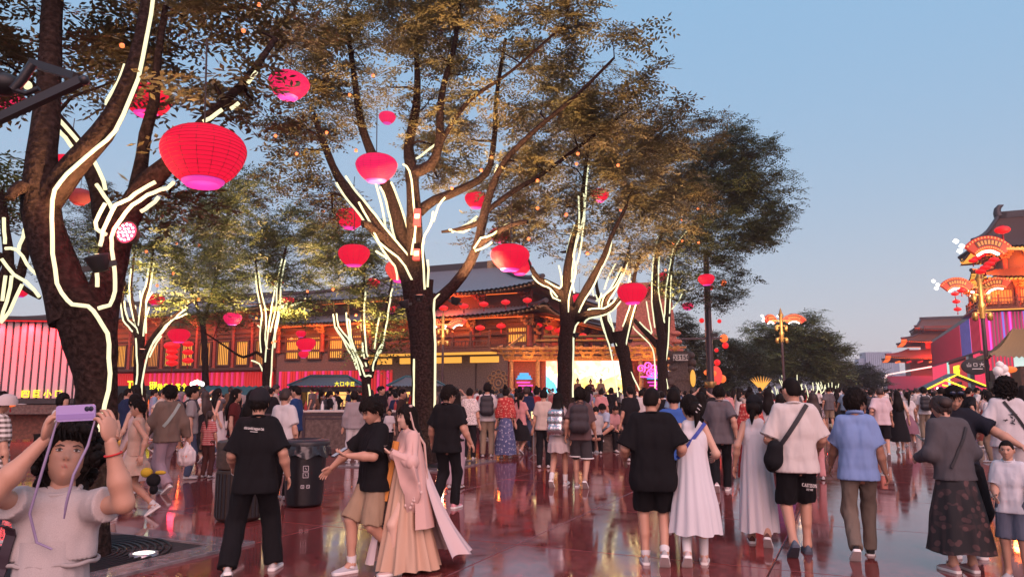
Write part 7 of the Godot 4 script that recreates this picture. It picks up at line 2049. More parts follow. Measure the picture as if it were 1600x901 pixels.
func build_heroes() -> void:
	var BLK := G(0.011, 0.0105, 0.012); var NAVY := G(0.016, 0.017, 0.026)
	var sp: Dictionary; var R: Dictionary; var m: MB
	# --- man in cap and black printed T-shirt
	sp = {"n": "man in black cap and black T-shirt with white slogan, striding away past the bins", "p": foot(392, 896), "yaw": 197, "h": 1.69, "w": 1.06, "hair": "short", "top": ["tee", BLK, 0.92], "bottom": ["wide", BLK], "loose": 0.012, "hem": 0.16, "cell": 0.014, "head": Vector3(-0.12, 0.05, 0)}
	stride(sp, 0.27, -1.0)
	sp.foot_l = [Vector3(0.2, 0.1, -0.12), 0.3, 0.1]; sp.foot_r = [Vector3(-0.19, 0.078, 0.1), 0.0, -0.3]; sp.hand_r = Vector3(-0.29, 0.87, 0.02); sp.hand_l = Vector3(0.22, 0.95, 0.22)
	R = make_person(sp)
	m = MB.new(); hair_shell(m, R.head + R.HB * Vector3(0, 0.01, 0), R.HB, 0.026, 0.25, 0.12, 0.0, 1, 0.002)
	m.grid([arc(R, 0.09, 0.035, 0.0, 0.02), arc(R, 0.115, 0.028, 0.03, 0.045), arc(R, 0.12, 0.02, 0.03, 0.075)], false); obj("cap", m, cloth(0.02, 0.019, 0.022), R.root)
	slogan(R, "elth Careful Anggpost Club", 0.022, Vector2(0.03, 1.32), 0.42)
	var ul := MB.new(); strap(ul, R.top, Vector2(0.06, 1.295), Vector2(0.0, 1.288), -1.0, 0.005); obj("printed_line", ul, M.white, R.root)
	# --- man reading his phone
	sp = {"n": "man in black T-shirt and tan shorts looking down at phone, beside the pink-robed woman", "p": foot(580, 893), "yaw": -52, "h": 1.61, "w": 1.02, "hair": "thick", "face": true, "det": 2, "skin": 0, "top": ["tee", BLK, 0.9], "bottom": ["shorts", G(0.34, 0.24, 0.16), 0.98], "loose": 0.01, "hem": 0.12, "cell": 0.014, "head": Vector3(0.12, 0.42, 0), "shoe": G(0.45, 0.45, 0.48), "sock": 0.2}
	stride(sp, 0.2, -1.0)
	sp.hand_r = Vector3(-0.36, 0.97, 0.3); sp.pole_r = Vector3(-0.5, -0.6, -1); sp.hand_l = Vector3(0.06, 1.13, 0.32); sp.pole_l = Vector3(0.8, -0.8, -0.3); sp.palm_l = Vector3(0, 0.9, -0.3); sp.curl_l = 0.5; sp.fdir_l = Vector3(-0.8, 0.15, 0.4)
	R = make_person(sp)
	var ph := base("smartphone", R.root.transform * (R.wr_l + Vector3(-0.07, 0.035, 0.05)), deg_to_rad(-52)); tag(ph, "black phone held at chest height by the man in tan shorts", "phone")
	m = MB.new(); m.slab(Vector3(), 0.075, 0.155, 0.009, 0.002); obj("case", m, M.black, ph); m = MB.new(); m.slab(Vector3(0, 0.0012, 0), 0.067, 0.145, 0.001, 0.0004); obj("screen", m, glow(0.5, 0.55, 0.65, 0.25), ph)
	ph.rotation.x = 0.5
	# --- woman in pink hanfu robe
	hanfu_woman()
	# --- woman photographing at lower left
	photographer()
	# --- man in black behind the robe
	sp = {"n": "stocky man all in black with pink sneakers, standing before the middle trunk", "p": foot(697, 795), "yaw": 160, "h": 1.72, "w": 1.16, "hair": "thick", "top": ["tee", BLK, 0.85], "bottom": ["trousers", BLK], "loose": 0.012, "hem": 0.13, "cell": 0.018, "head": Vector3(-0.6, 0.1, 0), "shoe": G(0.7, 0.32, 0.36), "face": true, "hand_r": Vector3(-0.33, 0.9, 0.1), "hand_l": Vector3(0.3, 0.9, 0.14)}
	stride(sp, 0.12, -1.0); make_person(sp)
	# --- couple in front: big man in black, woman in white with blue strap
	sp = {"n": "big man in oversized black T-shirt and black shorts beside the white-dressed woman", "p": foot(1024, 884), "yaw": 172, "h": 1.69, "w": 1.22, "sw": 0.155, "hair": "crop", "top": ["tee", BLK, 0.92], "bottom": ["shorts", BLK, 0.9], "loose": 0.024, "hem": 0.2, "cell": 0.015, "head": Vector3(-0.5, 0.0, 0), "face": true, "shoe": G(0.42, 0.4, 0.4), "sock": 0.12, "hand_r": Vector3(-0.3, 0.98, 0.14), "hand_l": Vector3(0.27, 0.98, 0.2)}
	stride(sp, 0.1, 1.0); make_person(sp)
	sp = {"n": "woman in sleeveless white tiered dress with blue bag strap and hair clips", "p": foot(1088, 884), "yaw": 168, "dress": true, "h": 1.62, "w": 0.86, "sw": 0.135, "fem": true, "hair": "clip", "top": ["halter", G(0.66, 0.65, 0.68)], "bottom": ["skirt", G(0.66, 0.65, 0.68), 0.33, 0.265, 14, 0.06], "hem": -0.02, "cell": 0.015, "head": Vector3(0.5, 0.05, 0), "shoe": G(0.62, 0.5, 0.48), "sock": 0.42, "skin": 1, "strap": [-0.13, 1.41, 0.15, 1.06, 0.036, mat(0.02, 0.05, 0.3, 0.6)], "hand_l": Vector3(0.27, 0.93, 0.08), "hand_r": Vector3(-0.22, 1.05, 0.2)}
	stride(sp, 0.14, -1.0); R = make_person(sp)
	for k in 3:
		m = MB.new(); m.tube([R.head + R.HB * Vector3(-0.04 + 0.02 * k, 0.01 - 0.035 * k, -0.155), R.head + R.HB * Vector3(-0.01 + 0.02 * k, 0.03 - 0.035 * k, -0.165)], [0.005, 0.005], 6); obj("hair_clip", m, M.white, R.root)
	# --- grey T-shirt man
	sp = {"n": "man in grey T-shirt and black trousers walking between the two women in white", "p": foot(1129, 768), "yaw": 165, "h": 1.75, "w": 1.08, "hair": "short", "top": ["tee", G(0.12, 0.105, 0.115), 0.85], "bottom": ["trousers", BLK], "loose": 0.012, "hem": 0.14, "cell": 0.019, "shoe": G(0.5, 0.4, 0.4)}
	stride(sp, 0.2, -1.0); make_person(sp)
	# --- woman in long white halter dress
	sp = {"n": "woman in long white halter dress with black bandana over her hair", "p": foot(1188, 852), "yaw": 162, "dress": true, "h": 1.6, "w": 0.86, "sw": 0.135, "fem": true, "hair": "clip", "top": ["halter", G(0.68, 0.65, 0.67)], "bottom": ["skirt", G(0.68, 0.65, 0.67), 0.16, 0.21, 11, 0.08], "hem": -0.02, "cell": 0.015, "head": Vector3(-0.1, 0.1, 0), "shoe": G(0.14, 0.06, 0.05), "skin": 0}
	stride(sp, 0.17, 1.0); R = make_person(sp)
	m = MB.new(); hair_shell(m, R.head + R.HB * Vector3(0, 0.008, -0.006), R.HB, 0.026, 0.5, 0.25, 0.3, 1, 0.002); obj("bandana", m, cloth(0.012, 0.012, 0.014), R.root)
	# --- white T-shirt man with sling bag
	sp = {"n": "tall man in cream T-shirt and black shorts with black sling bag across his back", "p": foot(1252, 868), "yaw": 168, "h": 1.8, "w": 1.08, "sw": 0.16, "hair": "crop", "top": ["tee", G(0.62, 0.57, 0.54), 0.92], "bottom": ["shorts", BLK, 0.95], "loose": 0.016, "hem": 0.12, "cell": 0.015, "head": Vector3(0.55, 0.0, 0), "face": true, "shoe": G(0.1, 0.13, 0.17), "sole": cloth(0.08, 0.09, 0.12), "strap": [-0.11, 1.43, 0.17, 1.02, 0.042, mat(0.016, 0.016, 0.02, 0.7)], "hand_l": Vector3(0.22, 1.05, 0.22), "hand_r": Vector3(-0.25, 0.98, 0.24)}
	stride(sp, 0.16, -1.0); R = make_person(sp)
	m = MB.new(); m.field([[Vector3(0.2, 1.02, -0.1), Vector3(0.22, 0.9, -0.08), 0.075, 0.085], [Vector3(0.22, 0.9, -0.08), Vector3(0.22, 0.84, 0.0), 0.08, 0.07]], 0.016, 0.015, -99, 0.005, 9, wave); obj("sling_bag", m, cloth(0.014, 0.014, 0.016), R.root)
	slogan(R, "CAUTION", 0.034, Vector2(-0.11, 0.66), 0.62, true); slogan(R, "/////// OFF", 0.018, Vector2(-0.11, 0.62), 0.55, true)
	# --- blue polo
	sp = {"n": "man in light blue polo shirt and khaki trousers carrying a pink cup", "p": foot(1350, 872), "yaw": 160, "h": 1.68, "w": 1.02, "hair": "thick", "top": ["polo", G(0.21, 0.31, 0.56), 0.86], "bottom": ["trousers", G(0.17, 0.135, 0.11)], "loose": 0.012, "hem": 0.12, "cell": 0.015, "head": Vector3(-0.75, 0.0, 0), "face": true, "shoe": G(0.03, 0.028, 0.03), "hand_r": Vector3(-0.26, 0.84, 0.06), "curl_r": 0.55, "skin": 2}
	stride(sp, 0.22, -1.0); R = make_person(sp)
	cup(R, R.wr_r + Vector3(0.015, -0.16, 0.04), mat(0.75, 0.28, 0.22, 0.4), "pink paper cup in the hand of the blue polo man")
	# --- grey jacket woman
	sp = {"n": "woman in dark grey jacket and long black floral skirt with head bowed", "p": foot(1505, 893), "yaw": 186, "h": 1.62, "w": 1.02, "fem": true, "hair": "updo", "haircol": "hair_brown", "top": ["long", G(0.085, 0.078, 0.085)], "bottom": ["skirt", printed("floral", G(0.012, 0.011, 0.013), G(0.09, 0.045, 0.045), 0.02, 0.22), 0.2, 0.3, 8, 0.06], "loose": 0.016, "hem": 0.06, "cell": 0.015, "lean": Vector3(0.16, 0, 0), "head": Vector3(-0.15, 0.5, 0), "shoe": G(0.5, 0.3, 0.3), "strap": [-0.13, 1.38, 0.12, 1.0, 0.03, mat(0.015, 0.014, 0.017, 0.7)], "hand_l": Vector3(0.2, 1.06, 0.26), "hand_r": Vector3(-0.2, 1.06, 0.26)}
	R = make_person(sp)
	m = MB.new(); m.field([[Vector3(-0.24, 0.95, 0.02), Vector3(-0.27, 0.55, 0.02), 0.07, 0.11], [Vector3(-0.27, 0.55, 0.02), Vector3(-0.26, 0.45, 0.02), 0.11, 0.06]], 0.018, 0.015, -99, 0.02, 7, wave); obj("tote_bag", m, cloth(0.013, 0.012, 0.014), R.root)
	# --- man in navy facing the viewer behind her, hand reaching to the boy
	sp = {"n": "person in navy T-shirt facing the viewer, sunglasses on head, reaching toward the boy", "p": foot(1508, 868), "yaw": -12, "h": 1.71, "w": 1.1, "hair": "short", "face": true, "det": 2, "top": ["tee", NAVY, 0.85], "bottom": ["trousers", NAVY], "loose": 0.012, "cell": 0.018, "head": Vector3(-0.05, 0.5, 0), "hand_l": Vector3(0.56, 1.06, 0.3), "hand_r": Vector3(-0.18, 1.1, 0.3), "palm_l": Vector3(0, -1, 0)}
	R = make_person(sp)
	m = MB.new()
	for e in [-1, 1]: m.ball(R.head + R.HB * Vector3(e * 0.035, 0.1, 0.075), Vector3(0.03, 0.02, 0.012), 6, 10, R.HB)
	m.bar(R.head + R.HB * Vector3(-0.06, 0.1, 0.07), R.head + R.HB * Vector3(0.06, 0.1, 0.07), 0.006, 0.006); obj("sunglasses", m, mat(0.02, 0.03, 0.06, 0.15), R.root)
	# --- boy at the right edge
	sp = {"n": "little boy in white T-shirt and grey shorts at the right edge", "p": foot(1592, 905), "yaw": -42, "h": 1.2, "w": 0.98, "sw": 0.15, "hair": "crop", "face": true, "det": 2, "skin": 0, "top": ["tee", G(0.6, 0.6, 0.64), 0.85], "bottom": ["shorts", G(0.1, 0.11, 0.15), 0.98], "hem": 0.12, "cell": 0.018, "hand_r": Vector3(-0.12, 1.03, 0.28), "hand_l": Vector3(0.24, 0.95, 0.2), "head": Vector3(0.0, 0.05, 0), "shoe": G(0.4, 0.4, 0.42)}
	R = make_person(sp)
	# --- white T-shirt man with strap at right edge
	sp = {"n": "curly-haired man in white T-shirt with dark strap and back print, at right edge", "p": foot(1588, 800), "yaw": 165, "h": 1.79, "w": 1.16, "hair": "curly", "top": ["tee", G(0.6, 0.57, 0.58), 0.9], "bottom": ["shorts", G(0.5, 0.46, 0.46)], "loose": 0.016, "cell": 0.018, "head": Vector3(-0.5, 0, 0), "strap": [0.06, 1.43, -0.17, 1.06, 0.035, mat(0.014, 0.013, 0.016, 0.7)], "hand_l": Vector3(0.3, 1.0, 0.16), "hand_r": Vector3(-0.3, 0.98, 0.2)}
	R = make_person(sp)
	m = MB.new(); var rr := RandomNumberGenerator.new(); rr.seed = 3
	for k in 12:
		var a := Vector2(0.0 + rr.randf_range(-0.06, 0.06), 1.2 + rr.randf_range(-0.07, 0.07)); strap(m, R.top, a, a + Vector2(rr.randf_range(-0.05, 0.05), rr.randf_range(-0.03, 0.03)), -1.0, 0.008, 0.003)
	obj("back_print", m, mat(0.05, 0.05, 0.06, 0.8), R.root)

func arc(R: Dictionary, fwd: float, y: float, dy: float, wd: float) -> Array:
	var out := []
	for k in 13:
		var a := -1.25 + 2.5 * k / 12
		out.append(R.head + R.HB * Vector3(sin(a) * (0.085 + wd * 0.1), y + 0.012 - 0.02 * sin(a) * sin(a), cos(a) * fwd + wd * cos(a)))
	return out

# flat print following the cloth on the back of a garment
func slogan(R: Dictionary, text: String, h: float, at_: Vector2, squeeze: float, low := false) -> void:
	var t := TextMesh.new()
	var f := SystemFont.new(); f.font_names = PackedStringArray(["Droid Serif"]); f.font_weight = 700
	t.font = f; t.text = text; t.font_size = 48; t.pixel_size = h / 34.0; t.depth = 0.0015
	var src := t.get_mesh_arrays()
	var vs: PackedVector3Array = src[Mesh.ARRAY_VERTEX]; var id: PackedInt32Array = src[Mesh.ARRAY_INDEX]
	var m := MB.new()
	var over: MB = R.bottom if low else R.top
	for p in vs:
		var x := at_.x - p.x * squeeze; var y := at_.y + p.y
		m.vert(Vector3(x, y + (x - at_.x) * 0.1, drape(over, x, y, -1.0) - 0.006 - p.z), Vector3(0, 0, -1))
	for k in range(0, id.size(), 3): m.tri(id[k], id[k + 1], id[k + 2])
	obj("printed_lettering", m, M.white, R.root)

func tier(R: Dictionary, y: float, r: float, shade: float) -> void:
	var m := MB.new(); var pts := []
	for k in 61:
		var a := TAU * k / 60
		pts.append(Vector3(cos(a), 0, sin(a)) * (r * (0.8 if y > 0.5 else 0.97) * (1.0 + 0.03 * sin(a * 12))) + Vector3(0, y, 0))
	m.tube(pts, range(61).map(func(_x): return 0.009), 5, false)
	obj("tier_seam", m, cloth(shade, shade - 0.01, shade), R.root)

func cup(R: Dictionary, p: Vector3, ml: Material, label: String) -> void:
	var o := base("paper_cup", R.root.transform * p); tag(o, label, "cup")
	var m := MB.new(); m.lathe([Vector2(0.001, 0), Vector2(0.033, 0), Vector2(0.043, 0.13), Vector2(0.045, 0.135)], 16); obj("cup_body", m, ml, o)
	m = MB.new(); m.lathe([Vector2(0.047, 0.13), Vector2(0.047, 0.145), Vector2(0.04, 0.15), Vector2(0.001, 0.152)], 16); obj("lid", m, M.pale, o)
	m = MB.new(); m.tube([Vector3(0.01, 0.13, 0), Vector3(0.025, 0.21, 0)], [0.004, 0.004], 6); obj("straw", m, M.white, o)

func hanfu_woman() -> void:
	var pink := G(0.68, 0.44, 0.39); var cream := G(0.66, 0.5, 0.4); var sheer := G(0.7, 0.56, 0.55)
	var sp := {"n": "woman in flowing pale pink hanfu robe holding a small plate of food, walking left", "p": foot(634, 893), "yaw": -66, "h": 1.53, "w": 0.86, "sw": 0.145, "fem": true, "hair": "long", "face": true, "det": 2, "skin": 3, "cell": 0.014, "head": Vector3(0.05, 0.06, 0), "shoes": true, "shoe": G(0.6, 0.42, 0.38), "top": ["long", pink], "loose": 0.006, "hem": 0.0, "bottom": ["none"], "hand_r": Vector3(-0.06, 1.2, 0.26), "pole_l": Vector3(0.7, -1, 0), "pole_r": Vector3(-0.7, -1, 0), "palm_l": Vector3(-0.4, 0.9, 0), "palm_r": Vector3(0.4, 0.9, 0), "curl_l": 0.3, "curl_r": 0.3}
	stride(sp, 0.16, 1.0); sp.hand_l = Vector3(0.09, 1.2, 0.2)
	var R := make_person(sp)
	var m := MB.new()
	skirt(m, mix_rings([[1.2, 0, 0.0, 0.13, 0.115], [1.0, 0, 0.0, 0.155, 0.15], [0.5, 0, -0.0, 0.2, 0.22], [0.04, 0.0, -0.03, 0.26, 0.31]], 8), 13, 0.13, 120)
	obj("underskirt", m, cloth(0.6, 0.4, 0.29), R.root)
	m = MB.new()      # open outer skirt, blown back
	var rows := []
	for r in 22:
		var f := r / 21.0; var row := []
		for k in 50:
			var a := 0.7 + (TAU - 2.2) * k / 49 + PI * 0.5 - 0.6
			var rx := lerpf(0.15, 0.36, pow(f, 0.8)); var rz := lerpf(0.14, 0.42, pow(f, 0.9))
			var wv := 1.0 + 0.1 * (0.25 + f) * sin(a * 13.0 + f * 2.0) + 0.05 * f * sin(a * 23.0)
			var blow := maxf(0.0, -sin(a)) * f * f * 0.2
			row.append(Vector3(cos(a) * rx * wv, 1.2 - 1.1 * f + blow * 0.35 + 0.02 * sin(a * 6) * f, sin(a) * rz * wv - 0.05 * f - blow))
		rows.append(row)
	m.grid(rows, false); obj("outer_skirt", m, cloth(sheer.r, sheer.g, sheer.b), R.root)
	for e in [["l", 1.0], ["r", -1.0]]:      # wide hanging sleeves
		var sh: Vector3 = R["sh_" + e[0]]; var el: Vector3 = R["el_" + e[0]]; var wr: Vector3 = R["wr_" + e[0]]
		m = MB.new(); rows = []
		for r in 20:
			var f := r / 19.0
			var c: Vector3 = sh.lerp(el, f * 2.0) if f < 0.5 else el.lerp(wr, f * 2.0 - 1.0)
			var drop := lerpf(0.02, 0.66 if e[1] < 0 else 0.86, pow(f, 1.1)); var row := []
			var along := (wr - sh).normalized()
			var side := along.cross(Vector3.UP).normalized()
			for k in 30:
				var a := TAU * k / 30
				var yy := sin(a)
				var wd := (0.06 + 0.035 * f) * (1.0 if yy > -0.2 else 1.0 + 0.25 * sin(f * 9.0 + k))
				row.append(c + side * cos(a) * wd + Vector3(0, (0.058 if yy > 0 else drop) * yy, 0) - along * (0.26 * f * maxf(0.0, -yy)) + along * 0.012 * sin(yy * 14.0) * f)
			rows.append(row)
		m.grid(rows, true); obj("sleeve", m, cloth(sheer.r, sheer.g, sheer.b) if e[1] < 0 else cloth(pink.r, pink.g, pink.b), R.root)
	m = MB.new()      # back drape of the outer robe
	rows = []
	for r in 14:
		var f := r / 13.0; var row := []
		for k in 20:
			var a := PI + PI * k / 19
			row.append(R.C + Vector3(cos(a) * (0.16 + 0.14 * f) * (1 + 0.05 * sin(k * 1.3)), 0.02 - 0.95 * f, sin(a) * (0.1 + 0.17 * f) - 0.02 + 0.02 * sin(k * 1.7) * f))
		rows.append(row)
	m.grid(rows, false); obj("robe_back", m, cloth(pink.r, pink.g, pink.b), R.root)
	m = MB.new(); m.bar(Vector3(0.03, 1.32, 0.13), Vector3(0.0, 0.72, 0.24), 0.05, 0.01); m.bar(Vector3(-0.03, 1.32, 0.13), Vector3(-0.06, 0.75, 0.23), 0.05, 0.01); obj("sash", m, cloth(0.62, 0.26, 0.07), R.root)
	m = MB.new()      # embroidered flowers
	for k in 22:
		var r := RandomNumberGenerator.new(); r.seed = k
		var p: Vector3 = (R.el_l as Vector3).lerp(R.wr_l, r.randf_range(0.0, 0.9)) + Vector3(0.07, -r.randf_range(0.18, 0.5), -0.1)
		m.ball(p, Vector3(0.006, 0.016, 0.016), 4, 6)
	tag(obj("embroidery", m, cloth(0.7, 0.52, 0.47), R.root), "", "", "", "stuff")
	for k in 3:
		m = MB.new(); m.ball(R.head + R.HB * Vector3(0.055 - 0.05 * k, 0.115, -0.02 - 0.02 * k), Vector3(0.022, 0.016, 0.022), 6, 8); obj("hair_flower", m, cloth(0.6, 0.45, 0.4), R.root)
	m = MB.new(); m.tube([R.head + R.HB * Vector3(0.085, 0.06, 0.0), R.head + R.HB * Vector3(0.1, -0.1, -0.03), R.C + Vector3(0.15, -0.1, -0.13), R.C + Vector3(0.16, -0.45, -0.17)], [0.01, 0.01, 0.014, 0.006], 6); obj("hair_ribbon", m, cloth(0.6, 0.42, 0.36), R.root)
	var o := base("food_plate", R.root.transform * ((R.wr_l + R.wr_r) * 0.5 + Vector3(0, 0.055, 0.1))); tag(o, "small white plate with orange snack held up by the robed woman", "plate")
	m = MB.new(); m.lathe([Vector2(0.001, 0.0), Vector2(0.05, 0.0), Vector2(0.085, 0.025), Vector2(0.088, 0.028), Vector2(0.05, 0.01)], 18); obj("dish", m, M.white, o)
	m = MB.new()
	for k in 5: m.ball(Vector3(cos(k * 1.3) * 0.03, 0.03, sin(k * 1.3) * 0.03), Vector3(0.025, 0.018, 0.025), 6, 8)
	obj("snack", m, mat(0.5, 0.15, 0.03, 0.5), o)

func photographer() -> void:
	var p := at(92, 728, 2.75)
	var h := 1.51; var s := h / 1.72
	var pos := Vector3(p.x, 0, p.z)
	var loc := func(q: Vector3) -> Vector3: return (q - pos) / s
	var linen := G(0.47, 0.42, 0.41)
	var sp := {"n": "woman in pale grey linen dress raising a lilac phone with both hands", "p": pos, "yaw": 0, "h": h, "w": 0.8, "sw": 0.13, "fem": true, "hair": "curly", "face": true, "det": 2, "skin": 0, "cell": 0.0115, "loose_": 0, "head": Vector3(0.5, -0.36, -0.1), "big": 1.0, "top": ["tee", linen, 0.62], "bottom": ["skirt", linen, 0.25, 0.34, 17, 0.06, 0.02], "loose": 0.008, "hem": -0.27,
		"hand_r": loc.call(at(68, 688, 2.6)), "hand_l": loc.call(at(172, 690, 2.6)), "pole_r": Vector3(-0.75, -1.0, 0.9), "pole_l": Vector3(1.0, -0.1, 0.6), "fdir_r": Vector3(0.2, 1.0, 0.0), "fdir_l": Vector3(-0.2, 1.0, 0.0), "palm_r": Vector3(1, -0.1, -0.35), "palm_l": Vector3(-1, -0.1, -0.35), "curl_r": 0.5, "curl_l": 0.5, "lean": Vector3(-0.04, 0.05, 0), "dress": true, "plain": true}
	var R := make_person(sp)
	# waist tie and gathers
	var m := MB.new(); var pts := []
	for k in 49:
		var a := TAU * k / 48
		var d := Vector3(cos(a), 0, sin(a)); var far := 0.12
		for q in R.top.v:
			if absf(q.y - 1.19) < 0.02 and Vector3(q.x, 0, q.z).normalized().dot(d) > 0.98: far = maxf(far, Vector3(q.x, 0, q.z).length())
		pts.append(d * (far + 0.002) + Vector3(0, 1.19 + 0.004 * sin(a * 9), 0))
	m.tube(pts, range(49).map(func(_x): return 0.009), 6, false); obj("waist_tie", m, cloth(0.38, 0.34, 0.33), R.root)
	# red thread bracelet and ring
	var wl: Vector3 = R.wr_l; var dl: Vector3 = (R.el_l - R.wr_l).normalized()
	m = MB.new(); pts = []
	var s1 := dl.cross(Vector3.BACK).normalized(); var s2 := dl.cross(s1)
	for k in 21: pts.append(wl + dl * 0.05 + (s1 * cos(TAU * k / 20) + s2 * sin(TAU * k / 20)) * 0.031)
	m.tube(pts, range(21).map(func(_x): return 0.004), 5, false); obj("bracelet", m, mat(0.5, 0.02, 0.02, 0.6), R.root)
	# shoulder bag strap and bag
	m = MB.new(); strap(m, R.top, Vector2(-0.1, 1.36), Vector2(-0.165, 1.0), 1.0, 0.04, 0.01); obj("bag_strap", m, mat(0.035, 0.02, 0.03, 0.6), R.root)
	m = MB.new(); m.field([[Vector3(-0.27, 1.0, 0.05), Vector3(-0.28, 0.84, 0.05), 0.08, 0.1]], 0.016, 0.012, -99, 0.006, 9, wave); obj("shoulder_bag", m, cloth(0.03, 0.014, 0.02), R.root)
	# the phone with its lanyard
	var c := at(118, 645, 2.58)
	var o := base("smartphone", c, 0.0); o.scale = Vector3.ONE * 0.92; o.rotation = Vector3(0.05, 0.04, 0.045); tag(o, "lilac phone with twin lenses held up by the woman in linen", "phone")
	m = MB.new(); rounded_plate(m, 0.142, 0.06, 0.01, 0.011); obj("case", m, mat(0.4, 0.31, 0.6, 0.3), o)
	m = MB.new(); m.box(Vector3(0, -0.013, 0.0056), Vector3(0.136, 0.02, 0.0015)); obj("sheen_band", m, mat(0.3, 0.22, 0.48, 0.2), o)
	for k in 2:
		m = MB.new(); m.lathe([Vector2(0.001, 0.004), Vector2(0.007, 0.004), Vector2(0.009, 0.002), Vector2(0.0095, 0.0)], 14, Vector3(0.043 + k * 0.015, 0.014, 0.005), Basis(Vector3.RIGHT, PI / 2)); obj("lens", m, mat(0.02, 0.02, 0.04, 0.08), o)
	m = MB.new(); m.box(Vector3(0, 0, -0.0055), Vector3(0.132, 0.053, 0.001)); obj("screen", m, glow(0.5, 0.5, 0.55, 0.4), o)
	m = MB.new()
	m.tube([Vector3(-0.07, -0.03, 0.0), Vector3(-0.09, -0.12, 0.01), Vector3(-0.12, -0.24, 0.02), Vector3(-0.165, -0.36, 0.0), Vector3(-0.15, -0.47, -0.02), Vector3(-0.1, -0.5, -0.03)], [0.003, 0.005, 0.005, 0.005, 0.005, 0.004], 6)
	m.tube([Vector3(0.07, -0.03, 0.0), Vector3(0.055, -0.12, 0.02), Vector3(0.02, -0.22, 0.05), Vector3(-0.005, -0.32, 0.05), Vector3(-0.03, -0.38, 0.02)], [0.003, 0.005, 0.005, 0.005, 0.003], 6)
	obj("lanyard", m, mat(0.28, 0.22, 0.36, 0.6), o)

func rounded_plate(m: MB, w: float, h: float, d: float, r: float) -> void:
	var rows := []
	for lv in [[-1.0, 0.9], [-1.0, 0.97], [-0.5, 1.0], [0.5, 1.0], [1.0, 0.97], [1.0, 0.9]]:
		var row := []
		for k in 32:
			var a := TAU * k / 32
			var cx := signf(cos(a)) * (w * 0.5 - r); var cy := signf(sin(a)) * (h * 0.5 - r)
			row.append(Vector3((cx + cos(a) * r) * (1.0 - (1.0 - lv[1]) * 0.1), (cy + sin(a) * r) * (1.0 - (1.0 - lv[1]) * 0.2), lv[0] * d * 0.5))
		rows.append(row)
	m.grid(rows, true); m.fan(rows[0], Vector3(0, 0, -1)); m.fan(rows[-1], Vector3(0, 0, 1))

var arch := {}

func shade_person(o: Node3D, top: Material, bottom: Material, shoe_m: Material, hair_m: Material = null) -> void:
	for c in o.get_children():
		var nm := str(c.name)
		if nm.begins_with("shirt") or nm.begins_with("jacket") or nm.begins_with("bodice") or nm.begins_with("collar"): c.material_override = top
		elif nm.begins_with("trousers") or nm.begins_with("shorts") or nm.begins_with("skirt"): c.material_override = bottom
		elif nm.begins_with("shoe"): c.material_override = shoe_m
		elif hair_m and nm.begins_with("hair"): c.material_override = hair_m

# the first of each kind is the built one, later ones are its duplicates
func crowd_person(kind: String, p: Vector3, yaw: float, h: float, label: String, top: Material, bottom: Material, shoe_m: Material = null) -> Node3D:
	var a: Dictionary = arch[kind]
	var o: Node3D
	if a.used:
		o = a.root.duplicate()
		o.name = "person"
		add_child(o, true)
	else:
		o = a.root; a.used = true
	o.position = p; o.rotation = Vector3(0, deg_to_rad(yaw), 0); o.scale = Vector3(1, h / a.h, 1) * lerpf(1.0, h / a.h, 0.5)
	o.scale = Vector3.ONE * (h / 1.72)
	tag(o, label, "person", "people in the crowd")
	shade_person(o, top, bottom, shoe_m if shoe_m else cloth(0.5, 0.48, 0.48), M.hair_brown if (hash(label) % 7) == 0 else M.hair)
	return o

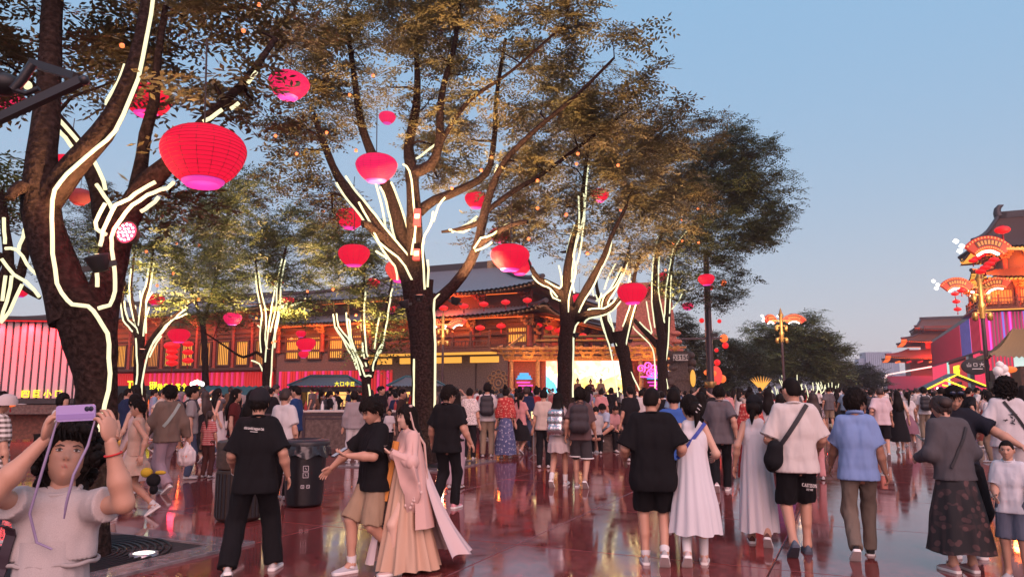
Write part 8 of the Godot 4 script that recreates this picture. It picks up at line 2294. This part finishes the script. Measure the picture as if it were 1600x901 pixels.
func build_crowd() -> void:
	var Z := Vector3(0, 0, 30)
	var A := func(key: String, sp: Dictionary):
		sp.n = "person"; sp.p = Z; sp.yaw = 0; sp.cell = sp.get("cell", 0.026); sp.det = sp.get("det", 0)
		var R := make_person(sp)
		arch[key] = {"root": R.root, "h": sp.get("h", 1.72), "used": false, "R": R}
	var q := G(0.5, 0.5, 0.5)
	var sp: Dictionary
	A.call("man", {"hair": "short", "top": ["tee", q, 0.85], "bottom": ["trousers", q], "loose": 0.01})
	sp = {"hair": "crop", "top": ["tee", q, 0.85], "bottom": ["shorts", q, 0.9], "w": 1.08, "loose": 0.012}; stride(sp, 0.2, 1.0); A.call("shorts_man", sp)
	sp = {"hair": "short", "top": ["tee", q, 0.9], "bottom": ["trousers", q], "w": 1.04, "loose": 0.012}; stride(sp, 0.22, -1.0); A.call("walker", sp)
	A.call("pack_man", {"hair": "thick", "top": ["tee", q, 0.9], "bottom": ["trousers", q], "pack": mat(0.02, 0.02, 0.026, 0.7), "loose": 0.01})
	A.call("woman", {"hair": "long", "fem": true, "w": 0.88, "sw": 0.138, "top": ["tee", q, 0.6], "bottom": ["trousers", q]})
	sp = {"hair": "pony", "fem": true, "w": 0.86, "sw": 0.136, "top": ["tee", q, 0.6], "bottom": ["skirt", q, 0.4, 0.27]}; stride(sp, 0.13, 1.0); A.call("skirt_woman", sp)
	sp = {"hair": "long", "fem": true, "dress": true, "w": 0.86, "sw": 0.135, "top": ["halter", q], "bottom": ["skirt", q, 0.3, 0.28], "hem": -0.02, "skin": 1}; stride(sp, 0.12, -1.0); A.call("dress_woman", sp)
	A.call("bob_woman", {"hair": "bob", "fem": true, "w": 0.9, "sw": 0.138, "top": ["tee", q, 0.7], "bottom": ["shorts", q, 0.7], "skin": 1})
	A.call("robe_woman", {"hair": "bun", "fem": true, "w": 0.9, "sw": 0.14, "top": ["long", q], "bottom": ["skirt", q, 0.1, 0.27], "hem": -0.04, "loose": 0.012})
	A.call("photo_man", {"hair": "short", "top": ["tee", q, 0.85], "bottom": ["trousers", q], "hand_l": Vector3(0.1, 1.62, 0.3), "hand_r": Vector3(-0.12, 1.6, 0.32), "pole_l": Vector3(1, -0.6, 0), "pole_r": Vector3(-1, -0.6, 0)})
	A.call("child", {"hair": "pony", "fem": true, "h": 1.2, "w": 1.0, "sw": 0.15, "top": ["tee", q, 0.8], "bottom": ["trousers", q]})
	A.call("long_man", {"hair": "thick", "top": ["long", q], "bottom": ["trousers", q], "loose": 0.012})
	var W := cloth(0.62, 0.59, 0.59); var K := cloth(0.014, 0.013, 0.015); var KH := cloth(0.32, 0.25, 0.18); var GR := cloth(0.12, 0.11, 0.12); var NV := cloth(0.02, 0.03, 0.075); var RD := cloth(0.36, 0.03, 0.03); var PK := cloth(0.55, 0.26, 0.26); var CR := cloth(0.5, 0.42, 0.36); var BL := cloth(0.05, 0.12, 0.38); var DN := cloth(0.07, 0.09, 0.15)
	var dots := printed("dots", G(0.6, 0.56, 0.54), G(0.12, 0.1, 0.1), 0.05, 0.2); var flowers := printed("flowers", G(0.33, 0.025, 0.025), G(0.6, 0.3, 0.22), 0.03, 0.2); var blueflowers := printed("blueflowers", G(0.06, 0.075, 0.17), G(0.4, 0.4, 0.5), 0.022, 0.16)
	var stripes := striped("stripes", G(0.6, 0.57, 0.54), G(0.1, 0.08, 0.07), 22); var redstripes := striped("redstripes", G(0.4, 0.03, 0.035), G(0.55, 0.3, 0.28), 26)
	mid_people()
	# [kind, u, foot v (or -depth), yaw, height, label, top, bottom]
	for e in [
		["man", 733, 718, 176, 1.68, "person in white dotted shirt and black trousers facing the carved screen", dots, K],
		["pack_man", 761, 714, 178, 1.8, "tall man in white shirt and khaki trousers with black backpack", W, KH],
		["robe_woman", 790, 716, 178, 1.7, "woman in red flowered jacket and long blue skirt with high bun", flowers, blueflowers],
		["skirt_woman", 814, 711, 150, 1.6, "woman in pink shirt and black skirt with ponytail, right of the red jacket", PK, K],
		["man", 850, 731, 176, 1.64, "person in cream shirt and black trousers left of the silver backpack", CR, K],
		["man", 987, 720, 200, 1.72, "man all in black standing in front of the bench, right of the sitter", K, K],
		["man", 1050, -9.2, 172, 1.66, "man in royal blue top mostly hidden behind the big man in black", BL, K],
		["robe_woman", 1168, -13.5, 170, 1.64, "woman in red patterned dress partly hidden behind the bandana woman", flowers, RD],
		["shorts_man", 1382, 718, 160, 1.74, "man in pinkish white T-shirt and black shorts beyond the blue polo", cloth(0.62, 0.5, 0.52), K],
		["shorts_man", 1298, 673, 165, 1.78, "man in grey T-shirt and khaki shorts far up the avenue", GR, KH],
		["dress_woman", 1548, 706, -20, 1.66, "woman in white top and coral skirt walking toward the viewer", cloth(0.6, 0.45, 0.42), cloth(0.42, 0.1, 0.07)],
		["child", 322, 746, 170, 1.24, "girl in red striped shirt and brown trousers seen from behind", redstripes, cloth(0.1, 0.04, 0.035)],
		["pack_man", 293, 748, 110, 1.7, "man in grey T-shirt with black backpack behind the brown sweater man", cloth(0.27, 0.25, 0.25), DN],
		["man", 8, -8.2, 150, 1.62, "man in brown striped shirt cut by the left edge", stripes, DN],
		["woman", 372, -13.5, 95, 1.66, "woman in maroon top facing right, behind the brown bin", cloth(0.1, 0.02, 0.02), K],
		["woman", 398, -12.6, 175, 1.64, "woman with long dark hair and black top left of the black cap", K, K],
		["man", 449, -11.5, 165, 1.66, "person in white T-shirt half hidden by the man in black cap", W, K],
		["man", 466, -15.0, -95, 1.72, "man in dark blue polo facing left by the wheelie bin", cloth(0.02, 0.05, 0.15), K],
		["man", 598, -21.0, 60, 1.74, "man in black with white cord behind the phone-reading man", K, K],
		["man", 630, -17.8, 80, 1.66, "man in dark brown top facing right beside the middle trunk", cloth(0.05, 0.03, 0.025), K],
		["child", 611, -19.5, -10, 1.15, "small child in white shirt facing the viewer left of the middle trunk", W, K],
		["long_man", 556, -17.0, 200, 1.6, "person in pale grey hoodie bending at the snack counter", cloth(0.3, 0.27, 0.28), W],
		["woman", 713, -12.8, 175, 1.62, "woman in black behind the all-black stocky man", K, cloth(0.4, 0.3, 0.34)],
		["robe_woman", 838, -21.5, 176, 1.7, "person in plain red jacket close to the stage, left of the near trunk", RD, K],
		["long_man", 822, -21.0, 178, 1.72, "person in navy jacket with grey back beside the red jacket", NV, DN],
		["woman", 1196, -16.5, 165, 1.66, "woman in white with red backpack left of the cream T-shirt man", W, K],
		["dress_woman", 1214, -15.0, 160, 1.58, "woman in purple dress half hidden by the cream T-shirt man", cloth(0.18, 0.08, 0.3), cloth(0.18, 0.08, 0.3)],
		["woman", 1266, -14.0, 172, 1.58, "woman in black and white dotted top right of the cream T-shirt man", printed("dots2", G(0.02, 0.015, 0.02), G(0.5, 0.4, 0.42), 0.06, 0.3), PK],
		["dress_woman", 1396, -20.0, 165, 1.64, "woman in long black dress right of the pinkish white T-shirt", K, K],
		["skirt_woman", 1412, -22.0, 165, 1.6, "woman in white top and mauve skirt beside the black dress", W, cloth(0.25, 0.13, 0.17)],
		["pack_man", 1437, -25.0, 165, 1.72, "man with white backpack and khaki trousers up the avenue", W, KH],
		["walker", 1520, -29.0, 80, 1.76, "man in white T-shirt and denim shorts striding right up the avenue", W, DN],
		["woman", 143, -11.0, 100, 1.6, "woman with dark hair behind the photographer's lifted phone", K, K],
		["bob_woman", 105, -12.0, 80, 1.58, "woman in white blouse left of the near trunk behind the photographer", W, K],
		["man", 150, -14.0, 30, 1.7, "man in dark top glimpsed just right of the near trunk", GR, K],
		["photo_man", 1095, -17.0, 170, 1.7, "person raising a phone over the crowd beside the utility pole", K, K],
		["woman", 1092, -13.0, 172, 1.6, "person in grey hood left of the grey T-shirt man", GR, K],
		["dress_woman", 217, -11.5, -100, 1.6, "woman in pale veil behind the beige walking woman", cloth(0.5, 0.4, 0.4), cloth(0.5, 0.4, 0.4)],
		["robe_woman", 902, -42.5, 10, 1.75, "brown-robed performer on stage left of two others", cloth(0.2, 0.1, 0.07), cloth(0.25, 0.16, 0.12)],
		["robe_woman", 922, -42.0, 0, 1.7, "dark maroon performer in the middle of the stage", cloth(0.1, 0.03, 0.03), cloth(0.12, 0.05, 0.05)],
		["robe_woman", 938, -42.5, -10, 1.75, "tan-robed performer at the right of the stage", cloth(0.3, 0.18, 0.13), cloth(0.3, 0.2, 0.16)]]:
		var p: Vector3 = foot(e[1], e[2]) if e[2] > 0 else ground(e[1], -e[2])
		if e[2] < -41: p.y = 0.5
		crowd_person(e[0], p, e[3], e[4], e[5], e[6], e[7])
		taken.append(p)
	# the rest of the crowd, region by region: [u from, u to, depth from, depth to, count, yaw, spread, place]
	var r := RandomNumberGenerator.new(); r.seed = 12
	var tops := [[W, "white"], [K, "black"], [GR, "grey"], [PK, "pink"], [CR, "cream"], [NV, "navy"], [RD, "red"], [cloth(0.4, 0.4, 0.44), "pale grey"], [cloth(0.16, 0.09, 0.06), "brown"], [cloth(0.2, 0.3, 0.42), "light blue"], [cloth(0.3, 0.2, 0.3), "mauve"], [stripes, "striped"]]
	var bots := [[K, "black"], [DN, "denim"], [KH, "khaki"], [GR, "dark grey"], [W, "white"], [cloth(0.2, 0.14, 0.1), "brown"]]
	var kinds := ["man", "shorts_man", "walker", "pack_man", "woman", "skirt_woman", "dress_woman", "bob_woman", "long_man", "photo_man"]
	var words := {"man": "man in %s T-shirt and %s trousers", "shorts_man": "man in %s T-shirt and %s shorts", "walker": "man striding in %s T-shirt and %s trousers", "pack_man": "man with black backpack over %s T-shirt, %s trousers", "woman": "long-haired woman in %s top and %s trousers", "skirt_woman": "ponytailed woman in %s top and %s skirt", "dress_woman": "long-haired woman in sleeveless %s top, %s skirt", "bob_woman": "bob-haired woman in %s top and %s shorts", "long_man": "man in long-sleeved %s top and %s trousers", "photo_man": "person photographing, in %s T-shirt and %s trousers"}
	var used := {}
	for g in [[180, 350, 17, 27, 22, 160, 70, ["before the tea shop", "near the tea shop sign", "left of the bins"]], [340, 470, 19, 36, 16, 170, 80, ["by the teal awning stall", "before the red slat wall"]], [470, 650, 22.5, 36, 20, 190, 80, ["at the snack kiosk", "behind the dark railing", "by the kiosk tree"]],
		[690, 880, 20, 36, 22, 178, 25, ["before the carved screens", "watching the stage from the left"]], [890, 1060, 21, 38, 24, 178, 30, ["watching the stage", "in front of the screen", "by the bench"]],
		[1050, 1230, 18, 40, 36, 168, 30, ["by the utility pole", "before the red flower display", "in the middle crowd"]], [1225, 1345, 26, 62, 30, 165, 25, ["before the light-wrapped trees", "in the mid avenue"]], [1340, 1480, 27, 64, 42, 165, 30, ["up the avenue", "heading for the far pavilion"]], [1460, 1610, 17, 50, 34, 165, 60, ["by the market tent", "near the grand hall", "beside the roofed kiosk"]]]:
		var made := 0; var tries := 0
		while made < g[4] and tries < 600:
			tries += 1
			var d: float = lerpf(g[2], g[3], pow(r.randf(), 0.8)); var u: float = r.randf_range(g[0], g[1])
			var p := ground(u, d)
			var bad := false
			for t in taken:
				if t.distance_squared_to(p) < 0.42: bad = true; break
			for t in [[662, 17.0], [884, 25.2], [984, 32.5], [1036, 38.6], [1106, 36.0]]:
				if absf(p.x - ground(t[0], t[1]).x) < 0.6 and absf(p.z + t[1]) < 0.6: bad = true
			if bad: continue
			var kd: String = kinds[r.randi() % kinds.size()]
			var ti := r.randi() % tops.size()
			if u > 1200 and r.randf() < 0.42: ti = 0
			if r.randf() < 0.25: ti = 1
			var bi := 0 if r.randf() < 0.45 else r.randi() % bots.size()
			var lb: String = words[kd] % [tops[ti][1], bots[bi][1]] + " " + g[7][r.randi() % g[7].size()]
			if used.has(lb): continue
			used[lb] = true
			taken.append(p); made += 1
			crowd_person(kd, p, g[5] + r.randf_range(-1, 1) * g[6], r.randf_range(1.54, 1.78), lb, tops[ti][0], bots[bi][0])
	print("crowd ", taken.size())
	for k in arch:
		if not arch[k].used: print("unused ", k)
	far_crowd(r)

var taken: Array = []

# beyond what can be told apart: one mass
func far_crowd(r: RandomNumberGenerator) -> void:
	var m := MB.new()
	m.col = Color(0.35, 0.2, 0.14); m.ball(Vector3(0, 1.6, 0), Vector3(0.08, 0.11, 0.09), 6, 8)
	m.col = Color(0.015, 0.012, 0.012); m.ball(Vector3(0, 1.63, -0.01), Vector3(0.09, 0.11, 0.1), 6, 8)
	m.col = Color(1, 1, 1)
	m.lathe([Vector2(0.05, 1.48), Vector2(0.19, 1.4), Vector2(0.2, 1.2), Vector2(0.16, 1.0), Vector2(0.18, 0.85)], 9)
	for e in [-1, 1]: m.tube([Vector3(e * 0.2, 1.4, 0), Vector3(e * 0.25, 1.1, 0), Vector3(e * 0.24, 0.85, 0.04)], [0.055, 0.045, 0.03], 5)
	m.col = Color(0.03, 0.03, 0.035)
	for e in [-1, 1]: m.tube([Vector3(e * 0.09, 0.9, 0), Vector3(e * 0.1, 0.45, 0.02), Vector3(e * 0.1, 0.0, 0)], [0.1, 0.07, 0.05], 6)
	var mesh := m.mesh()
	var mm := MultiMesh.new(); mm.transform_format = MultiMesh.TRANSFORM_3D; mm.use_colors = true; mm.mesh = mesh; mm.instance_count = 420
	for k in 420:
		var d := lerpf(44, 150, pow(r.randf(), 0.7)); var u := r.randf_range(1215, 1600)
		if k > 300: d = lerpf(38, 50, r.randf()); u = r.randf_range(200, 1080)
		var s := r.randf_range(0.9, 1.05)
		mm.set_instance_transform(k, Transform3D(Basis(Vector3.UP, r.randf() * TAU).scaled(Vector3.ONE * s), ground(u, d)))
		var v := r.randf()
		mm.set_instance_color(k, [Color(0.6, 0.57, 0.57), Color(0.62, 0.5, 0.5), Color(0.05, 0.05, 0.06), Color(0.2, 0.15, 0.16), Color(0.4, 0.1, 0.1)][r.randi() % 5])
	var o := MultiMeshInstance3D.new(); o.name = "crowd"; o.multimesh = mm
	o.material_override = M.skin
	add_child(o, true)
	tag(o, "distant mass of people filling the far end of the avenue", "crowd", "", "stuff")

func mid_people() -> void:
	var K := G(0.014, 0.013, 0.015)
	var sp: Dictionary; var R: Dictionary; var m: MB
	sp = {"n": "long-haired woman with shiny silver backpack and pale shorts near the stage", "p": foot(873, 760), "yaw": 165, "h": 1.62, "w": 0.88, "sw": 0.138, "fem": true, "hair": "long", "top": ["tee", G(0.5, 0.42, 0.42), 0.6], "bottom": ["skirt", G(0.5, 0.43, 0.42), 0.62, 0.2], "cell": 0.02, "sock": 0.3, "pack": mat(0.5, 0.5, 0.52, 0.25, 0.9)}
	stride(sp, 0.22, -1.0); make_person(sp)
	sp = {"n": "man in brown T-shirt with black backpack and grey shorts in slippers", "p": foot(908, 762), "yaw": 170, "h": 1.7, "w": 1.06, "hair": "thick", "top": ["tee", G(0.115, 0.07, 0.07), 0.9], "bottom": ["shorts", G(0.06, 0.055, 0.06), 0.95], "loose": 0.012, "cell": 0.02, "shoe": G(0.4, 0.28, 0.25), "pack": mat(0.03, 0.022, 0.026, 0.8)}
	stride(sp, 0.16, 1.0); R = make_person(sp)
	m = MB.new()
	for e in ["l", "r"]:
		var c: Vector3 = (R["hip_" + e] as Vector3).lerp(R["kn_" + e], 0.93); var pts := []
		for k in 21: pts.append(c + Vector3(cos(TAU * k / 20) * 0.117, 0, sin(TAU * k / 20) * 0.117))
		m.tube(pts, range(21).map(func(_x): return 0.012), 5, false)
	obj("shorts_trim", m, M.white, R.root)
	# sitter on the bench
	var bp := at(945, 690, 20.2)
	sp = {"n": "young man in pale blue T-shirt sitting on the bench reading a phone", "p": Vector3(bp.x, 0, bp.z), "yaw": -25, "h": 1.7, "hair": "thick", "face": true, "top": ["tee", G(0.36, 0.44, 0.56), 0.8], "bottom": ["shorts", K, 0.95], "cell": 0.022, "hip": Vector3(0, -0.38, -0.05), "lean": Vector3(0.32, 0, 0), "head": Vector3(0.1, 0.5, 0), "foot_l": [Vector3(0.0, 0.42, 0.42), 0.2, 0.8], "foot_r": [Vector3(-0.1, 0.078, 0.36), 0.0, 0.0], "hand_l": Vector3(0.05, 0.62, 0.42), "hand_r": Vector3(-0.12, 0.86, 0.4), "hem": 0.0}
	make_person(sp)
	for e in [[925, -25.0, "person in dark T-shirt sitting with back turned, left of the pale blue sitter", K], [958, 20.0, "person in pink top sitting beside the pale blue sitter", G(0.45, 0.24, 0.24)], [932, 175.0, "person in pale shirt sitting low in front of the bench", G(0.4, 0.36, 0.35)]]:
		var q := at(e[0], 690, 20.4 if e[1] < 100 else 19.2)
		sp = {"n": e[2], "p": Vector3(q.x, 0, q.z), "yaw": e[1], "h": 1.64, "hair": "short", "top": ["tee", e[3], 0.8], "bottom": ["trousers", K], "cell": 0.024, "det": 0, "hip": Vector3(0, -0.4, -0.05), "lean": Vector3(0.3, 0, 0), "head": Vector3(0, 0.4, 0), "foot_l": [Vector3(0.12, 0.078, 0.36), 0.0, 0.0], "foot_r": [Vector3(-0.12, 0.078, 0.36), 0.0, 0.0], "hand_l": Vector3(0.12, 0.62, 0.36), "hand_r": Vector3(-0.12, 0.62, 0.36), "hem": 0.0}
		make_person(sp)
	# beige woman walking left
	sp = {"n": "short-haired woman in sleeveless beige top and shorts walking left", "p": foot(205, 808), "yaw": -78, "h": 1.55, "w": 0.95, "sw": 0.145, "fem": true, "hair": "short", "face": true, "top": ["tank", G(0.52, 0.36, 0.28)], "bottom": ["skirt", G(0.52, 0.38, 0.3), 0.6, 0.22, 7], "hem": 0.02, "cell": 0.018, "skin": 0, "shoe": G(0.6, 0.58, 0.58), "sock": 0.15}
	stride(sp, 0.25, 1.0); R = make_person(sp)
	var plush := base("plush_toy", at(232, 742, 9.2)); tag(plush, "yellow and black plush toy dangling beside the beige woman", "toy")
	m = MB.new(); m.ball(Vector3(-0.03, 0.03, 0), Vector3(0.07, 0.06, 0.06)); m.ball(Vector3(0.14, 0.03, 0), Vector3(0.07, 0.025, 0.03)); obj("yellow_body", m, cloth(0.6, 0.4, 0.04), plush)
	m = MB.new(); m.ball(Vector3(0.06, -0.06, 0), Vector3(0.085, 0.08, 0.07)); m.ball(Vector3(0.07, -0.17, 0), Vector3(0.05, 0.06, 0.05)); obj("black_body", m, cloth(0.015, 0.014, 0.016), plush)
	# brown sweater man
	sp = {"n": "tall man in taupe sweatshirt and lilac trousers with mint strap, walking left", "p": foot(255, 770), "yaw": -125, "h": 1.74, "w": 1.06, "hair": "thick", "face": true, "top": ["long", G(0.2, 0.14, 0.11)], "bottom": ["wide", G(0.4, 0.29, 0.33)], "loose": 0.02, "cell": 0.019, "shoe": G(0.62, 0.5, 0.52), "strap": [-0.12, 1.4, 0.14, 1.05, 0.05, mat(0.36, 0.42, 0.38, 0.6)], "hand_r": Vector3(-0.32, 0.86, -0.06)}
	stride(sp, 0.22, -1.0); R = make_person(sp)
	var bag := base("plastic_bag", R.root.transform * (R.wr_r + Vector3(-0.02, -0.1, 0.02))); tag(bag, "white plastic bag with orange print carried by the taupe sweatshirt man", "bag")
	m = MB.new(); m.field([[Vector3(-0.05, -0.17, 0), Vector3(0.05, -0.17, 0), 0.1, 0.1], [Vector3(-0.06, -0.28, 0), Vector3(0.06, -0.28, 0), 0.09, 0.09], [Vector3(0, 0.02, 0), Vector3(0, -0.1, 0), 0.03, 0.05]], 0.016, 0.02, -99, 0.03, 9, wave); obj("bag_body", m, mat(0.66, 0.6, 0.6, 0.35), bag)
	m = MB.new(); m.ball(Vector3(0.0, -0.2, 0.0), Vector3(0.07, 0.09, 0.122)); obj("orange_print", m, mat(0.6, 0.12, 0.03, 0.4), bag)
	# cap on the striped man, veil cap
	var c := at(10, 630, 8.2)
	var cap := base("baseball_cap", c, 2.4); tag(cap, "pale cap worn by the striped-shirt man at the left edge", "cap")
	m = MB.new(); m.lathe([Vector2(0.105, -0.02), Vector2(0.103, 0.03), Vector2(0.085, 0.075), Vector2(0.04, 0.1), Vector2(0.001, 0.105)], 18); obj("crown", m, cloth(0.55, 0.48, 0.48), cap)
	m = MB.new(); m.ball(Vector3(0, -0.012, 0.12), Vector3(0.075, 0.008, 0.07), 6, 14); obj("peak", m, cloth(0.5, 0.44, 0.44), cap)
